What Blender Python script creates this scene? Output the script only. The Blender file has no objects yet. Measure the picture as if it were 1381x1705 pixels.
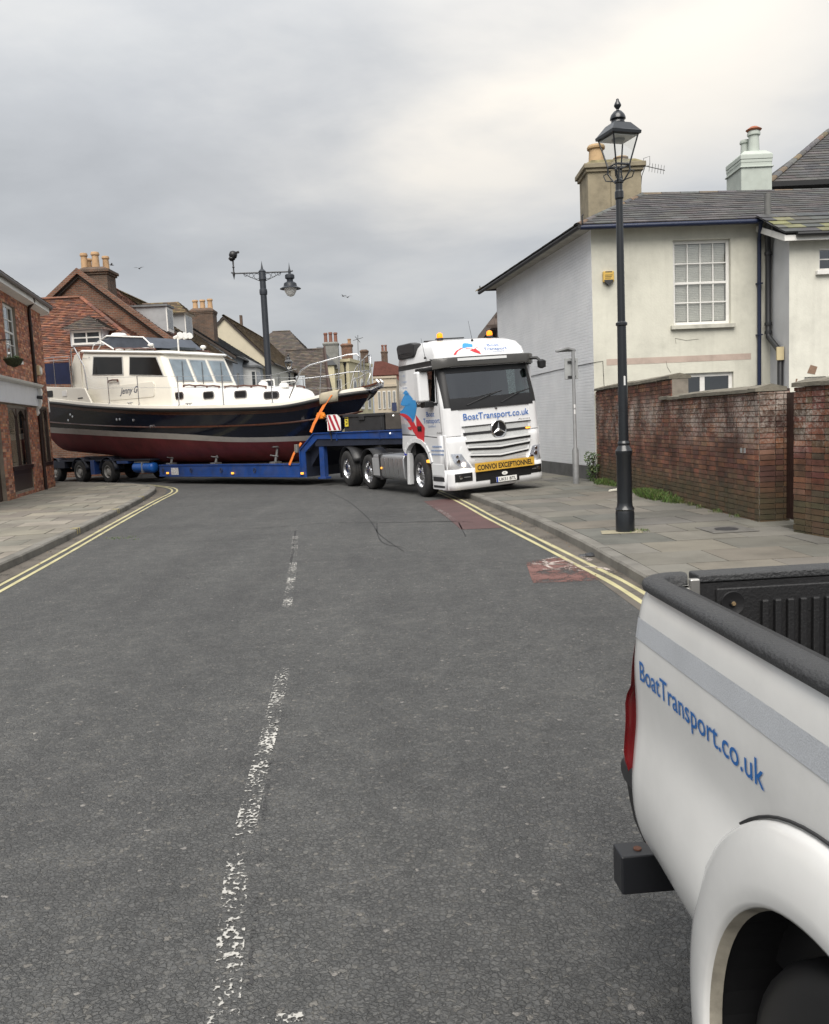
import bpy, math, random
from mathutils import Vector, Matrix
random.seed(7)
rnd = random.random
def uni(a, b): return a + (b - a) * random.random()
sc = bpy.context.scene
COL = sc.collection
# ---------------------------------------------------------------- camera
W, H, F, CZ = 1381., 1705., 1383., 1.7
PITCH, ROLL = math.radians(6.13), math.radians(-2.6)
RC = Matrix.Rotation(math.pi/2 - PITCH, 3, 'X') @ Matrix.Rotation(ROLL, 3, 'Z')
cd = bpy.data.cameras.new('camera'); cam = bpy.data.objects.new('camera', cd); COL.objects.link(cam)
cam.matrix_world = Matrix.Translation((0, 0, CZ)) @ RC.to_4x4()
cd.sensor_fit = 'HORIZONTAL'; cd.sensor_width = 36.; cd.lens = 36.*F/W
cd.clip_start = .05; cd.clip_end = 3000.
sc.camera = cam
def ray(x, y): return RC @ Vector(((x-W/2)/F, -(y-H/2)/F, -1.))
def at(x, y, Y):
    d = ray(x, y); return Vector((0, 0, CZ)) + d*(Y/d.y)
def gr(x, y, z=0.):
    d = ray(x, y); return Vector((0, 0, CZ)) + d*((z-CZ)/d.z)
# ---------------------------------------------------------------- sky, sun, exposure
SUN_AZ, SUN_EL = math.radians(188), math.radians(52)     # azimuth clockwise from +Y
world = bpy.data.worlds.new('World'); sc.world = world; world.use_nodes = True
nt = world.node_tree; nt.nodes.clear()
def N(t, kind, **kw):
    n = t.nodes.new(kind)
    for k, v in kw.items():
        if k.startswith('i_'):
            s = n.inputs[int(k[2:])] if k[2:].isdigit() else n.inputs[k[2:].replace('_', ' ')]
            s.default_value = v
        else: setattr(n, k, v)
    return n
def L(t, a, b): t.links.new(a, b)
def ramp(t, fac, stops, interp='LINEAR'):
    r = t.nodes.new('ShaderNodeValToRGB'); e = r.color_ramp.elements; r.color_ramp.interpolation = interp
    while len(e) < len(stops): e.new(.5)
    for el, (p, c) in zip(e, stops):
        el.position = p; el.color = (*c, 1) if len(c) == 3 else c
    L(t, fac, r.inputs[0]); return r
def mth(t, op, a, b=None, clamp=False):
    n = t.nodes.new('ShaderNodeMath'); n.operation = op; n.use_clamp = clamp
    for i, x in enumerate((a, b)):
        if x is None: continue
        if isinstance(x, (int, float)): n.inputs[i].default_value = x
        else: L(t, x, n.inputs[i])
    return n.outputs[0]
def mixc(t, fac, a, b, mode='MIX'):
    n = t.nodes.new('ShaderNodeMix'); n.data_type = 'RGBA'; n.blend_type = mode
    for s, x in ((n.inputs[0], fac), (n.inputs[6], a), (n.inputs[7], b)):
        if isinstance(x, (int, float)): s.default_value = x
        elif isinstance(x, tuple): s.default_value = (*x, 1) if len(x) == 3 else x
        else: L(t, x, s)
    return n.outputs[2]
tc = N(nt, 'ShaderNodeTexCoord')
nrm = N(nt, 'ShaderNodeVectorMath', operation='NORMALIZE'); L(nt, tc.outputs['Generated'], nrm.inputs[0])
sp = N(nt, 'ShaderNodeSeparateXYZ'); L(nt, nrm.outputs[0], sp.inputs[0])
zc = mth(nt, 'MAXIMUM', sp.outputs[2], 0.0)
zd = mth(nt, 'ADD', zc, .22)
cmb = N(nt, 'ShaderNodeCombineXYZ')
L(nt, mth(nt, 'DIVIDE', sp.outputs[0], zd), cmb.inputs[0]); L(nt, mth(nt, 'DIVIDE', sp.outputs[1], zd), cmb.inputs[1])
mp = N(nt, 'ShaderNodeMapping'); mp.inputs['Location'].default_value = (1.35, 4.4, 0); mp.inputs['Rotation'].default_value = (0, 0, .55); mp.inputs['Scale'].default_value = (.8, 1.0, 1)
L(nt, cmb.outputs[0], mp.inputs[0])
n1 = N(nt, 'ShaderNodeTexNoise', i_Scale=.95, i_Detail=7., i_Roughness=.50, i_Distortion=.5); L(nt, mp.outputs[0], n1.inputs['Vector'])
n2 = N(nt, 'ShaderNodeTexNoise', i_Scale=2.6, i_Detail=6., i_Roughness=.55, i_Distortion=.2); L(nt, mp.outputs[0], n2.inputs['Vector'])
cl = mth(nt, 'ADD', mth(nt, 'MULTIPLY', n1.outputs[0], .68), mth(nt, 'MULTIPLY', n2.outputs[0], .32))
cr = ramp(nt, cl, [(.34, (.39, .405, .425)), (.44, (.455, .47, .49)), (.52, (.535, .545, .555)), (.63, (.64, .635, .62))])
# thin, warm cloud where the light breaks through
hv = N(nt, 'ShaderNodeCombineXYZ'); L(nt, sp.outputs[0], hv.inputs[0]); L(nt, sp.outputs[1], hv.inputs[1])
hn_ = N(nt, 'ShaderNodeVectorMath', operation='NORMALIZE'); L(nt, hv.outputs[0], hn_.inputs[0])
dt = N(nt, 'ShaderNodeVectorMath', operation='DOT_PRODUCT'); L(nt, hn_.outputs[0], dt.inputs[0]); dt.inputs[1].default_value = (math.sin(math.radians(12)), math.cos(math.radians(12)), 0)
la = ramp(nt, dt.outputs['Value'], [(.86, (0, 0, 0)), (.955, (.45, .45, .45)), (.992, (1, 1, 1))], 'EASE')
zt_ = mth(nt, 'SUBTRACT', zc, mth(nt, 'MULTIPLY', sp.outputs[0], .22))       # the break climbs to the right
lz = ramp(nt, zt_, [(.15, (0, 0, 0)), (.245, (.75, .75, .75)), (.31, (1, 1, 1)), (.37, (.55, .55, .55)), (.47, (.25, .25, .25)), (.7, (0, 0, 0))], 'EASE')
brk = ramp(nt, cl, [(.40, (.25, .25, .25)), (.56, (1, 1, 1))])
glow = mth(nt, 'MULTIPLY', mth(nt, 'MULTIPLY', mth(nt, 'MULTIPLY', la.outputs[0], lz.outputs[0]), brk.outputs[0]), .78)
c2 = mixc(nt, glow, cr.outputs[0], (.88, .81, .71))
# blue-grey haze band low down, cloud brightening overhead as under any overcast
low = ramp(nt, zc, [(0., (1, 1, 1)), (.30, (0, 0, 0))], 'EASE')
c3 = mixc(nt, mth(nt, 'MULTIPLY', low.outputs[0], .42), c2, (.46, .50, .56))
grad = mth(nt, 'ADD', mth(nt, 'MULTIPLY', zc, .52), .275)
skyt = N(nt, 'ShaderNodeTexSky', sky_type='NISHITA', sun_disc=False)
skyt.sun_elevation = SUN_EL; skyt.sun_rotation = SUN_AZ; skyt.air_density = 1.2; skyt.dust_density = 3.
hs = N(nt, 'ShaderNodeHueSaturation', i_Saturation=.4); L(nt, skyt.outputs[0], hs.inputs['Color'])
bg1 = N(nt, 'ShaderNodeBackground'); L(nt, c3, bg1.inputs[0]); L(nt, grad, bg1.inputs[1])
bg2 = N(nt, 'ShaderNodeBackground', i_Strength=.05); L(nt, hs.outputs[0], bg2.inputs[0])
mxs = N(nt, 'ShaderNodeMixShader', i_0=.12); L(nt, bg1.outputs[0], mxs.inputs[1]); L(nt, bg2.outputs[0], mxs.inputs[2])
wo = N(nt, 'ShaderNodeOutputWorld'); L(nt, mxs.outputs[0], wo.inputs[0])
sl = bpy.data.lights.new('sun', 'SUN'); sl.energy = 1.5; sl.angle = math.radians(50); sl.color = (1, .95, .88)
so = bpy.data.objects.new('sun', sl); COL.objects.link(so)
sd = Vector((math.sin(SUN_AZ)*math.cos(SUN_EL), math.cos(SUN_AZ)*math.cos(SUN_EL), math.sin(SUN_EL)))
so.rotation_euler = sd.to_track_quat('Z', 'Y').to_euler(); so.location = sd*60
vs = sc.view_settings; vs.view_transform = 'Standard'; vs.look = 'None'; vs.exposure = 1.6; vs.gamma = 1.
sc.cycles.use_denoising = True
sc.cycles.max_bounces = 8; sc.cycles.transparent_max_bounces = 12
# ---------------------------------------------------------------- materials
MATS = {}
def mat(name, col, rough=.6, metal=0., var=.12, vs_=3., bump=0., bs=40., spec=.5, attr=False, emit=None, es=0., coat=0., dirt=0., fine=0., trans=0., wmap=None, streak=0.):
    """procedural material: base colour with two-scale noise variation, optional dirt, bump, per-piece colour attribute"""
    if name in MATS: return MATS[name]
    m = bpy.data.materials.new(name); m.use_nodes = True; t = m.node_tree
    b = t.nodes['Principled BSDF']; MATS[name] = m
    geo = N(t, 'ShaderNodeNewGeometry'); pos = geo.outputs['Position']
    tco = N(t, 'ShaderNodeTexCoord')
    pos = tco.outputs['Object'] if wmap == 'obj' else pos
    base = col
    if attr:
        a = N(t, 'ShaderNodeAttribute', attribute_name='col'); base = a.outputs['Color']
    if var > 0:
        nz = N(t, 'ShaderNodeTexNoise', i_Scale=vs_, i_Detail=6., i_Roughness=.62); L(t, pos, nz.inputs['Vector'])
        rr = ramp(t, nz.outputs[0], [(.28, (1-var*1.6,)*3), (.5, (1., 1., 1.)), (.75, (1+var,)*3)])
        base = mixc(t, 1., base, rr.outputs[0], 'MULTIPLY')
    if fine > 0:
        nf = N(t, 'ShaderNodeTexNoise', i_Scale=bs, i_Detail=3.); L(t, pos, nf.inputs['Vector'])
        rf = ramp(t, nf.outputs[0], [(.3, (1-fine,)*3), (.7, (1+fine,)*3)])
        base = mixc(t, 1., base, rf.outputs[0], 'MULTIPLY')
    if dirt > 0:
        nd = N(t, 'ShaderNodeTexNoise', i_Scale=vs_*.7+.3, i_Detail=8., i_Roughness=.7, i_Distortion=.6); L(t, pos, nd.inputs['Vector'])
        rd = ramp(t, nd.outputs[0], [(.46, (0, 0, 0)), (.74, (1, 1, 1))])
        base = mixc(t, mth(t, 'MULTIPLY', rd.outputs[0], dirt), base, (.10, .092, .075))
    if streak > 0:      # rain streaks running down the wall
        ms = N(t, 'ShaderNodeMapping'); ms.inputs['Scale'].default_value = (5., 5., .28); L(t, pos, ms.inputs[0])
        n_s = N(t, 'ShaderNodeTexNoise', i_Scale=1.6, i_Detail=7., i_Roughness=.62); L(t, ms.outputs[0], n_s.inputs['Vector'])
        r_s = ramp(t, n_s.outputs[0], [(.48, (0, 0, 0)), (.72, (1, 1, 1))])
        base = mixc(t, mth(t, 'MULTIPLY', r_s.outputs[0], streak), base, (.20, .185, .15))
    s = b.inputs['Base Color']
    if isinstance(base, tuple): s.default_value = (*base, 1)
    else: L(t, base, s)
    b.inputs['Roughness'].default_value = rough; b.inputs['Metallic'].default_value = metal
    b.inputs['Specular IOR Level'].default_value = spec
    if coat: b.inputs['Coat Weight'].default_value = coat; b.inputs['Coat Roughness'].default_value = .06
    if trans: b.inputs['Transmission Weight'].default_value = trans
    if bump > 0:
        nb = N(t, 'ShaderNodeTexNoise', i_Scale=bs, i_Detail=5., i_Roughness=.6); L(t, pos, nb.inputs['Vector'])
        bp = N(t, 'ShaderNodeBump', i_Strength=.9, i_Distance=bump); L(t, nb.outputs[0], bp.inputs['Height'])
        L(t, bp.outputs[0], b.inputs['Normal'])
    if emit:
        b.inputs['Emission Color'].default_value = (*emit, 1); b.inputs['Emission Strength'].default_value = es
    return m
def glass(name, tint=(.9, .93, .93), rough=.03, refl=.12, alpha=.25):
    """thin pane: fresnel reflection over tinted see-through"""
    if name in MATS: return MATS[name]
    m = bpy.data.materials.new(name); m.use_nodes = True; t = m.node_tree; MATS[name] = m
    t.nodes.remove(t.nodes['Principled BSDF']); out = t.nodes['Material Output']
    tr = N(t, 'ShaderNodeBsdfTransparent'); tr.inputs[0].default_value = (*tint, 1)
    gl = N(t, 'ShaderNodeBsdfGlossy', i_Roughness=rough); gl.inputs[0].default_value = (.95, .97, 1, 1)
    lw = N(t, 'ShaderNodeLayerWeight', i_Blend=.5)      # symmetric for both sides of a thin pane
    fac = mth(t, 'ADD', mth(t, 'MULTIPLY', mth(t, 'POWER', lw.outputs['Facing'], 4.), .8), refl+.04, True)
    mx = N(t, 'ShaderNodeMixShader'); L(t, fac, mx.inputs[0]); L(t, tr.outputs[0], mx.inputs[1]); L(t, gl.outputs[0], mx.inputs[2])
    L(t, mx.outputs[0], out.inputs[0]); return m
# ---------------------------------------------------------------- mesh builder
V = Vector
class MB:
    def __init__(s): s.v, s.f, s.c, s.m, s.sm = [], [], [], [], []; s.col = (1, 1, 1); s.mi = 0; s.smooth = False
    def add(s, vs, fs, col=None):
        o = len(s.v); s.v.extend(tuple(p) for p in vs)
        for f in fs:
            s.f.append(tuple(i+o for i in f)); s.c.append(col or s.col); s.m.append(s.mi); s.sm.append(s.smooth)
        return s
    def box(s, x0, x1, y0, y1, z0, z1, col=None, M=None):
        vs = [V((x, y, z)) for z in (z0, z1) for y in (y0, y1) for x in (x0, x1)]
        if M is not None: vs = [M @ p for p in vs]
        return s.add(vs, [(0, 2, 3, 1), (4, 5, 7, 6), (0, 1, 5, 4), (2, 6, 7, 3), (0, 4, 6, 2), (1, 3, 7, 5)], col)
    def obox(s, o, u, v, w, col=None):
        """box from corner o spanned by vectors u, v, w"""
        o, u, v, w = V(o), V(u), V(v), V(w)
        vs = [o+u*a+v*b+w*c for c in (0, 1) for b in (0, 1) for a in (0, 1)]
        fs = [(0, 2, 3, 1), (4, 5, 7, 6), (0, 1, 5, 4), (2, 6, 7, 3), (0, 4, 6, 2), (1, 3, 7, 5)]
        if u.cross(v).dot(w) < 0: fs = [f[::-1] for f in fs]
        return s.add(vs, fs, col)
    def poly(s, pts, col=None): return s.add(pts, [tuple(range(len(pts)))], col)
    def prism(s, pts, ext, col=None):
        """polygon pts (3-D) extruded by vector ext"""
        n = len(pts); e = V(ext); a = [V(p) for p in pts]
        nn = V((0, 0, 0))
        for i in range(n): nn += a[i].cross(a[(i+1) % n])
        flip = nn.dot(e) > 0
        vs = a+[p+e for p in a]
        fs = [tuple(range(n))[::-1], tuple(range(n, 2*n))] + [(i, (i+1) % n, n+(i+1) % n, n+i) for i in range(n)]
        if not flip: fs = [f[::-1] for f in fs]
        return s.add(vs, fs, col)
    def lathe(s, prof, o=(0, 0, 0), n=20, M=None, cap=True, col=None, a0=0., sq=False):
        """profile [(r, z)] revolved about z at o"""
        o = V(o); vs = []; 
        for r, z in prof:
            for k in range(n):
                a = 2*math.pi*k/n+a0
                p = V((r*math.cos(a), r*math.sin(a), z))
                vs.append(o + (M @ p if M is not None else p))
        fs = [(i*n+k, i*n+(k+1) % n, (i+1)*n+(k+1) % n, (i+1)*n+k) for i in range(len(prof)-1) for k in range(n)]
        if cap: fs += [tuple(range(n))[::-1], tuple(range((len(prof)-1)*n, len(prof)*n))]
        return s.add(vs, fs, col)
    def cyl(s, p0, p1, r0, r1=None, n=12, col=None, cap=True):
        p0, p1 = V(p0), V(p1); d = p1-p0; ln = d.length
        if ln < 1e-6: return s
        M = d.to_track_quat('Z', 'Y').to_matrix()
        return s.lathe([(r0, 0), (r1 if r1 is not None else r0, ln)], p0, n, M, cap, col)
    def tube(s, path, r, n=8, closed=False, col=None, cap=True):
        P = [V(p) for p in path]; m = len(P); rs = r if isinstance(r, (list, tuple)) else [r]*m
        vs = []; prev = None
        for i in range(m):
            if closed: d = P[(i+1) % m]-P[i-1]
            else: d = P[min(i+1, m-1)]-P[max(i-1, 0)]
            d.normalize()
            if prev is None:
                up = V((0, 0, 1)) if abs(d.z) < .95 else V((1, 0, 0))
                a = d.cross(up).normalized()
            else:
                a = (prev - d*prev.dot(d)); a = a.normalized() if a.length > 1e-5 else d.orthogonal().normalized()
            prev = a; b = d.cross(a)
            for k in range(n):
                t = 2*math.pi*k/n; vs.append(P[i]+(a*math.cos(t)+b*math.sin(t))*rs[i])
        seg = m if closed else m-1
        fs = [(i*n+k, i*n+(k+1) % n, ((i+1) % m)*n+(k+1) % n, ((i+1) % m)*n+k) for i in range(seg) for k in range(n)]
        if cap and not closed: fs += [tuple(range(n))[::-1], tuple(range((m-1)*n, m*n))]
        return s.add(vs, fs, col)
    def grid(s, fn, us, vs_, skip=None, col=None, flip=False, closed=False):
        nu, nv = len(us), len(vs_)
        pts = [fn(u, v) for v in vs_ for u in us]; fs = []
        for j in range(nv-1):
            for i in range(nu-1 if not closed else nu):
                if skip and skip(i, j): continue
                k = (i+1) % nu
                f = (j*nu+i, j*nu+k, (j+1)*nu+k, (j+1)*nu+i); fs.append(f[::-1] if flip else f)
        return s.add(pts, fs, col)
    def loft(s, rings, cap=True, col=None, flip=False):
        n = len(rings[0]); vs = [p for r in rings for p in r]
        fs = [(i*n+k, i*n+(k+1) % n, (i+1)*n+(k+1) % n, (i+1)*n+k) for i in range(len(rings)-1) for k in range(n)]
        if cap: fs += [tuple(range(n))[::-1], tuple(range((len(rings)-1)*n, len(rings)*n))]
        if flip: fs = [f[::-1] for f in fs]
        return s.add(vs, fs, col)
    def mesh(s, name, mats, ang=None):
        me = bpy.data.meshes.new(name); me.from_pydata(s.v, [], s.f); 
        for m in (mats if isinstance(mats, (list, tuple)) else [mats]): me.materials.append(m)
        if s.f:
            me.polygons.foreach_set('material_index', s.m)
            a = me.attributes.new('col', 'FLOAT_COLOR', 'FACE')
            a.data.foreach_set('color', [x for c in s.c for x in (*c, 1.)])
            if ang is not None:
                me.polygons.foreach_set('use_smooth', [True]*len(s.f)); me.set_sharp_from_angle(angle=math.radians(ang))
        me.update(); return me
    def build(s, name, mats, parent=None, ang=None, bevel=0., seg=2, kind=None):
        o = bpy.data.objects.new(name, s.mesh(name, mats, ang)); COL.objects.link(o)
        if parent is not None: o.parent = parent
        if bevel:
            b = o.modifiers.new('bevel', 'BEVEL'); b.width = bevel; b.segments = seg; b.limit_method = 'ANGLE'; b.angle_limit = math.radians(35)
            if ang is None: o.data.polygons.foreach_set('use_smooth', [True]*len(s.f))
            b.harden_normals = True
        if kind: o['kind'] = kind
        return o
def thing(name, label, cat, loc=(0, 0, 0), rot=(0, 0, 0), group=None):
    o = bpy.data.objects.new(name, None); COL.objects.link(o); o.empty_display_size = .2
    o.location = loc; o.rotation_euler = rot; return tag(o, label, cat, group)
def tag(o, label, cat, group=None, kind=None):
    o['label'] = label; o['category'] = cat
    if group: o['group'] = group
    if kind: o['kind'] = kind
    return o
def inst(name, me, parent, loc, rot=(0, 0, 0), scale=None):
    o = bpy.data.objects.new(name, me); COL.objects.link(o); o.parent = parent; o.location = loc; o.rotation_euler = rot
    if scale: o.scale = scale
    return o
def interp(tab, x):
    if x <= tab[0][0]: return tab[0][1]
    for (a, p), (b, q) in zip(tab, tab[1:]):
        if x <= b: return p+(q-p)*(x-a)/(b-a)
    return tab[-1][1]
def smooth_interp(tab, x):
    """catmull-rom through (x, y) table"""
    n = len(tab)
    if x <= tab[0][0]: return tab[0][1]
    if x >= tab[-1][0]: return tab[-1][1]
    for i in range(n-1):
        if x <= tab[i+1][0]:
            x0, y0 = tab[i]; x1, y1 = tab[i+1]; h = x1-x0; t = (x-x0)/h
            m0 = (y1-tab[i-1][1])/(x1-tab[i-1][0]) if i > 0 else (y1-y0)/h
            m1 = (tab[i+2][1]-y0)/(tab[i+2][0]-x0) if i < n-2 else (y1-y0)/h
            t2, t3 = t*t, t*t*t
            return (2*t3-3*t2+1)*y0+(t3-2*t2+t)*h*m0+(-2*t3+3*t2)*y1+(t3-t2)*h*m1
def lin(a, b, n): return [a+(b-a)*i/(n-1) for i in range(n)]
# ---------------------------------------------------------------- lettering
def text_pts(s, shear=0., bold=0., spacing=1.):
    cu = bpy.data.curves.new('t', 'FONT'); cu.body = s; cu.size = 1.; cu.shear = shear; cu.offset = bold; cu.space_character = spacing; cu.resolution_u = 3
    o = bpy.data.objects.new('t', cu); COL.objects.link(o)
    dg = bpy.context.evaluated_depsgraph_get(); dg.update()
    me = bpy.data.meshes.new_from_object(o.evaluated_get(dg))
    vs = [tuple(v.co) for v in me.vertices]; fs = [tuple(p.vertices) for p in me.polygons]
    bpy.data.objects.remove(o); bpy.data.curves.remove(cu); bpy.data.meshes.remove(me)
    return vs, fs
def lettering(name, s, m, parent, pos, width=None, height=None, shear=0., bold=0., spacing=1., flip=False):
    """pos(u, v) -> 3-D point with u, v in metres from lower left of the text; width fixes the length, height the cap height"""
    vs, fs = text_pts(s, shear, bold, spacing)
    x0 = min(v[0] for v in vs); x1 = max(v[0] for v in vs)
    sx = width/(x1-x0) if width else height/.73
    sy = height/.73 if height else sx
    b = MB(); b.add([pos((v[0]-x0)*sx, v[1]*sy) for v in vs], [f[::-1] if flip else f for f in fs])
    return b.build(name, m, parent)
# ---------------------------------------------------------------- shared builders
def holed_wall(b, o, u, n, Lg, z0, z1, holes, depth=.1, col=None):
    """vertical wall face from o along u (unit), outward normal n; holes [(s0, s1, za, zb)] get reveals going in by depth"""
    o, u, n = V(o), V(u).normalized(), V(n).normalized(); up = V((0, 0, 1))
    xs = sorted({0., Lg, *[h[0] for h in holes], *[h[1] for h in holes]}); zs = sorted({z0, z1, *[h[2] for h in holes], *[h[3] for h in holes]})
    P = lambda s, z, d=0.: V((o.x, o.y, 0))+u*s+up*z-n*d
    rev = u.cross(up).dot(n) < 0
    def face(*p): b.poly(list(p)[::-1] if rev else list(p), col)
    for a, c in zip(xs, xs[1:]):
        for e, g in zip(zs, zs[1:]):
            m, k = (a+c)/2, (e+g)/2
            if any(h[0] < m < h[1] and h[2] < k < h[3] for h in holes): continue
            face(P(a, e), P(c, e), P(c, g), P(a, g))
    for s0, s1, za, zb in holes:
        face(P(s0, za), P(s0, za, depth), P(s0, zb, depth), P(s0, zb)); face(P(s1, za, depth), P(s1, za), P(s1, zb), P(s1, zb, depth))
        face(P(s0, za, depth), P(s0, za), P(s1, za), P(s1, za, depth)); face(P(s0, zb), P(s0, zb, depth), P(s1, zb, depth), P(s1, zb))
def window(parent, o, u, n, s0, s1, z0, z1, nx, ny, fm, gm, depth=.1, fw=.05, bar=.025, sill=None, back=None, sash=False):
    """window in a wall opening: frame part with pane sub-parts (and sill)"""
    o, u, n = V(o), V(u).normalized(), V(n).normalized(); up = V((0, 0, 1))
    base = V((o.x, o.y, 0))
    def bx(b, sa, sb, za, zb, d0, d1): b.obox(base+u*sa+up*za-n*d0, u*(sb-sa), up*(zb-za), -n*(d1-d0))
    b = MB(); d0, d1 = depth-.045, depth
    bx(b, s0, s0+fw, z0, z1, d0, d1); bx(b, s1-fw, s1, z0, z1, d0, d1)
    bx(b, s0+fw, s1-fw, z0, z0+fw, d0, d1); bx(b, s0+fw, s1-fw, z1-fw, z1, d0, d1)
    iw, ih = s1-s0-2*fw, z1-z0-2*fw
    for i in range(1, nx):
        x = s0+fw+iw*i/nx; bx(b, x-bar/2, x+bar/2, z0+fw, z1-fw, d0+.008, d1-.004)
    for j in range(1, ny):
        z = z0+fw+ih*j/ny; bw = bar*2 if (sash and j == ny//2) else bar
        bx(b, s0+fw, s1-fw, z-bw/2, z+bw/2, d0+.004 if bw == bar else d0-.004, d1-.006)
    w = b.build('window', fm, parent, bevel=.004, seg=1)
    for i in range(nx):
        for j in range(ny):
            g = MB(); a = s0+fw+iw*i/nx; c = s0+fw+iw*(i+1)/nx; e = z0+fw+ih*j/ny; f = z0+fw+ih*(j+1)/ny
            bx(g, a, c, e, f, d1-.022, d1-.016); g.build('pane', gm, w)
    if sill:
        g = MB(); bx(g, s0-.08, s1+.08, z0-.10, z0-.002, -.09, depth-.01); g.build('sill', sill, w, bevel=.01)
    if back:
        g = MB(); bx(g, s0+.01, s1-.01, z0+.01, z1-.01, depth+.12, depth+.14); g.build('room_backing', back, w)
    return w
def jit(c, a=.15, hue=.05):
    k = 1+uni(-a, a); return tuple(max(.002, x*k*(1+uni(-hue, hue))) for x in c)
def tiles(b, el, er, tl, tr, rows, tw, cols, th=.018, lap=1.06, jt=.006, keep=None):
    """courses of roof tiles over the (trapezoid) slope eave-left, eave-right, top-left, top-right"""
    el, er, tl, tr = V(el), V(er), V(tl), V(tr)
    nn = (er-el).cross(tl-el)
    if nn.length < 1e-6: nn = (er-el).cross(tr-el)
    nn.normalize()
    if nn.z < 0: nn = -nn
    ud = (er-el).normalized()
    for r in range(rows):
        a, c = r/rows, min(1., (r+lap)/rows)
        l0, r0 = el.lerp(tl, a), er.lerp(tr, a); l1, r1 = el.lerp(tl, c), er.lerp(tr, c)
        wl = (r0-l0).dot(ud); off = (r % 2)*tw*.5 - (l0-el).dot(ud) % tw
        x = off-tw
        while x < wl:
            a0, a1 = max(0., x), min(wl, x+tw-.004); x += tw
            if a1-a0 < tw*.12: continue
            p0 = l0+ud*a0; p1 = l0+ud*a1
            up = (l1-l0); k = up-ud*up.dot(ud)
            q0, q1 = p0+k, p1+k
            # stay inside the sloping hips
            m1 = (r1-l1).dot(ud) if (r1-l1).length > 1e-6 else 0
            s0 = (q0-l1).dot(ud); s1 = (q1-l1).dot(ud)
            q0 = q0+ud*max(0., -s0); q1 = q1-ud*max(0., s1-m1)
            j = nn*(th+uni(0, jt)); j2 = nn*.002; dn = -nn*.004
            cc = cols(r/rows) if callable(cols) else random.choice(cols)
            if keep: keep(p0, p1, q0, q1, j, nn, jit(cc, .16, .06)); continue
            b.add([p0+j, p1+j, q1+j2, q0+j2, p0+dn, p1+dn], [(0, 1, 2, 3), (4, 5, 1, 0)], jit(cc, .16, .06))
def orient_up(o): pass
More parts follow.
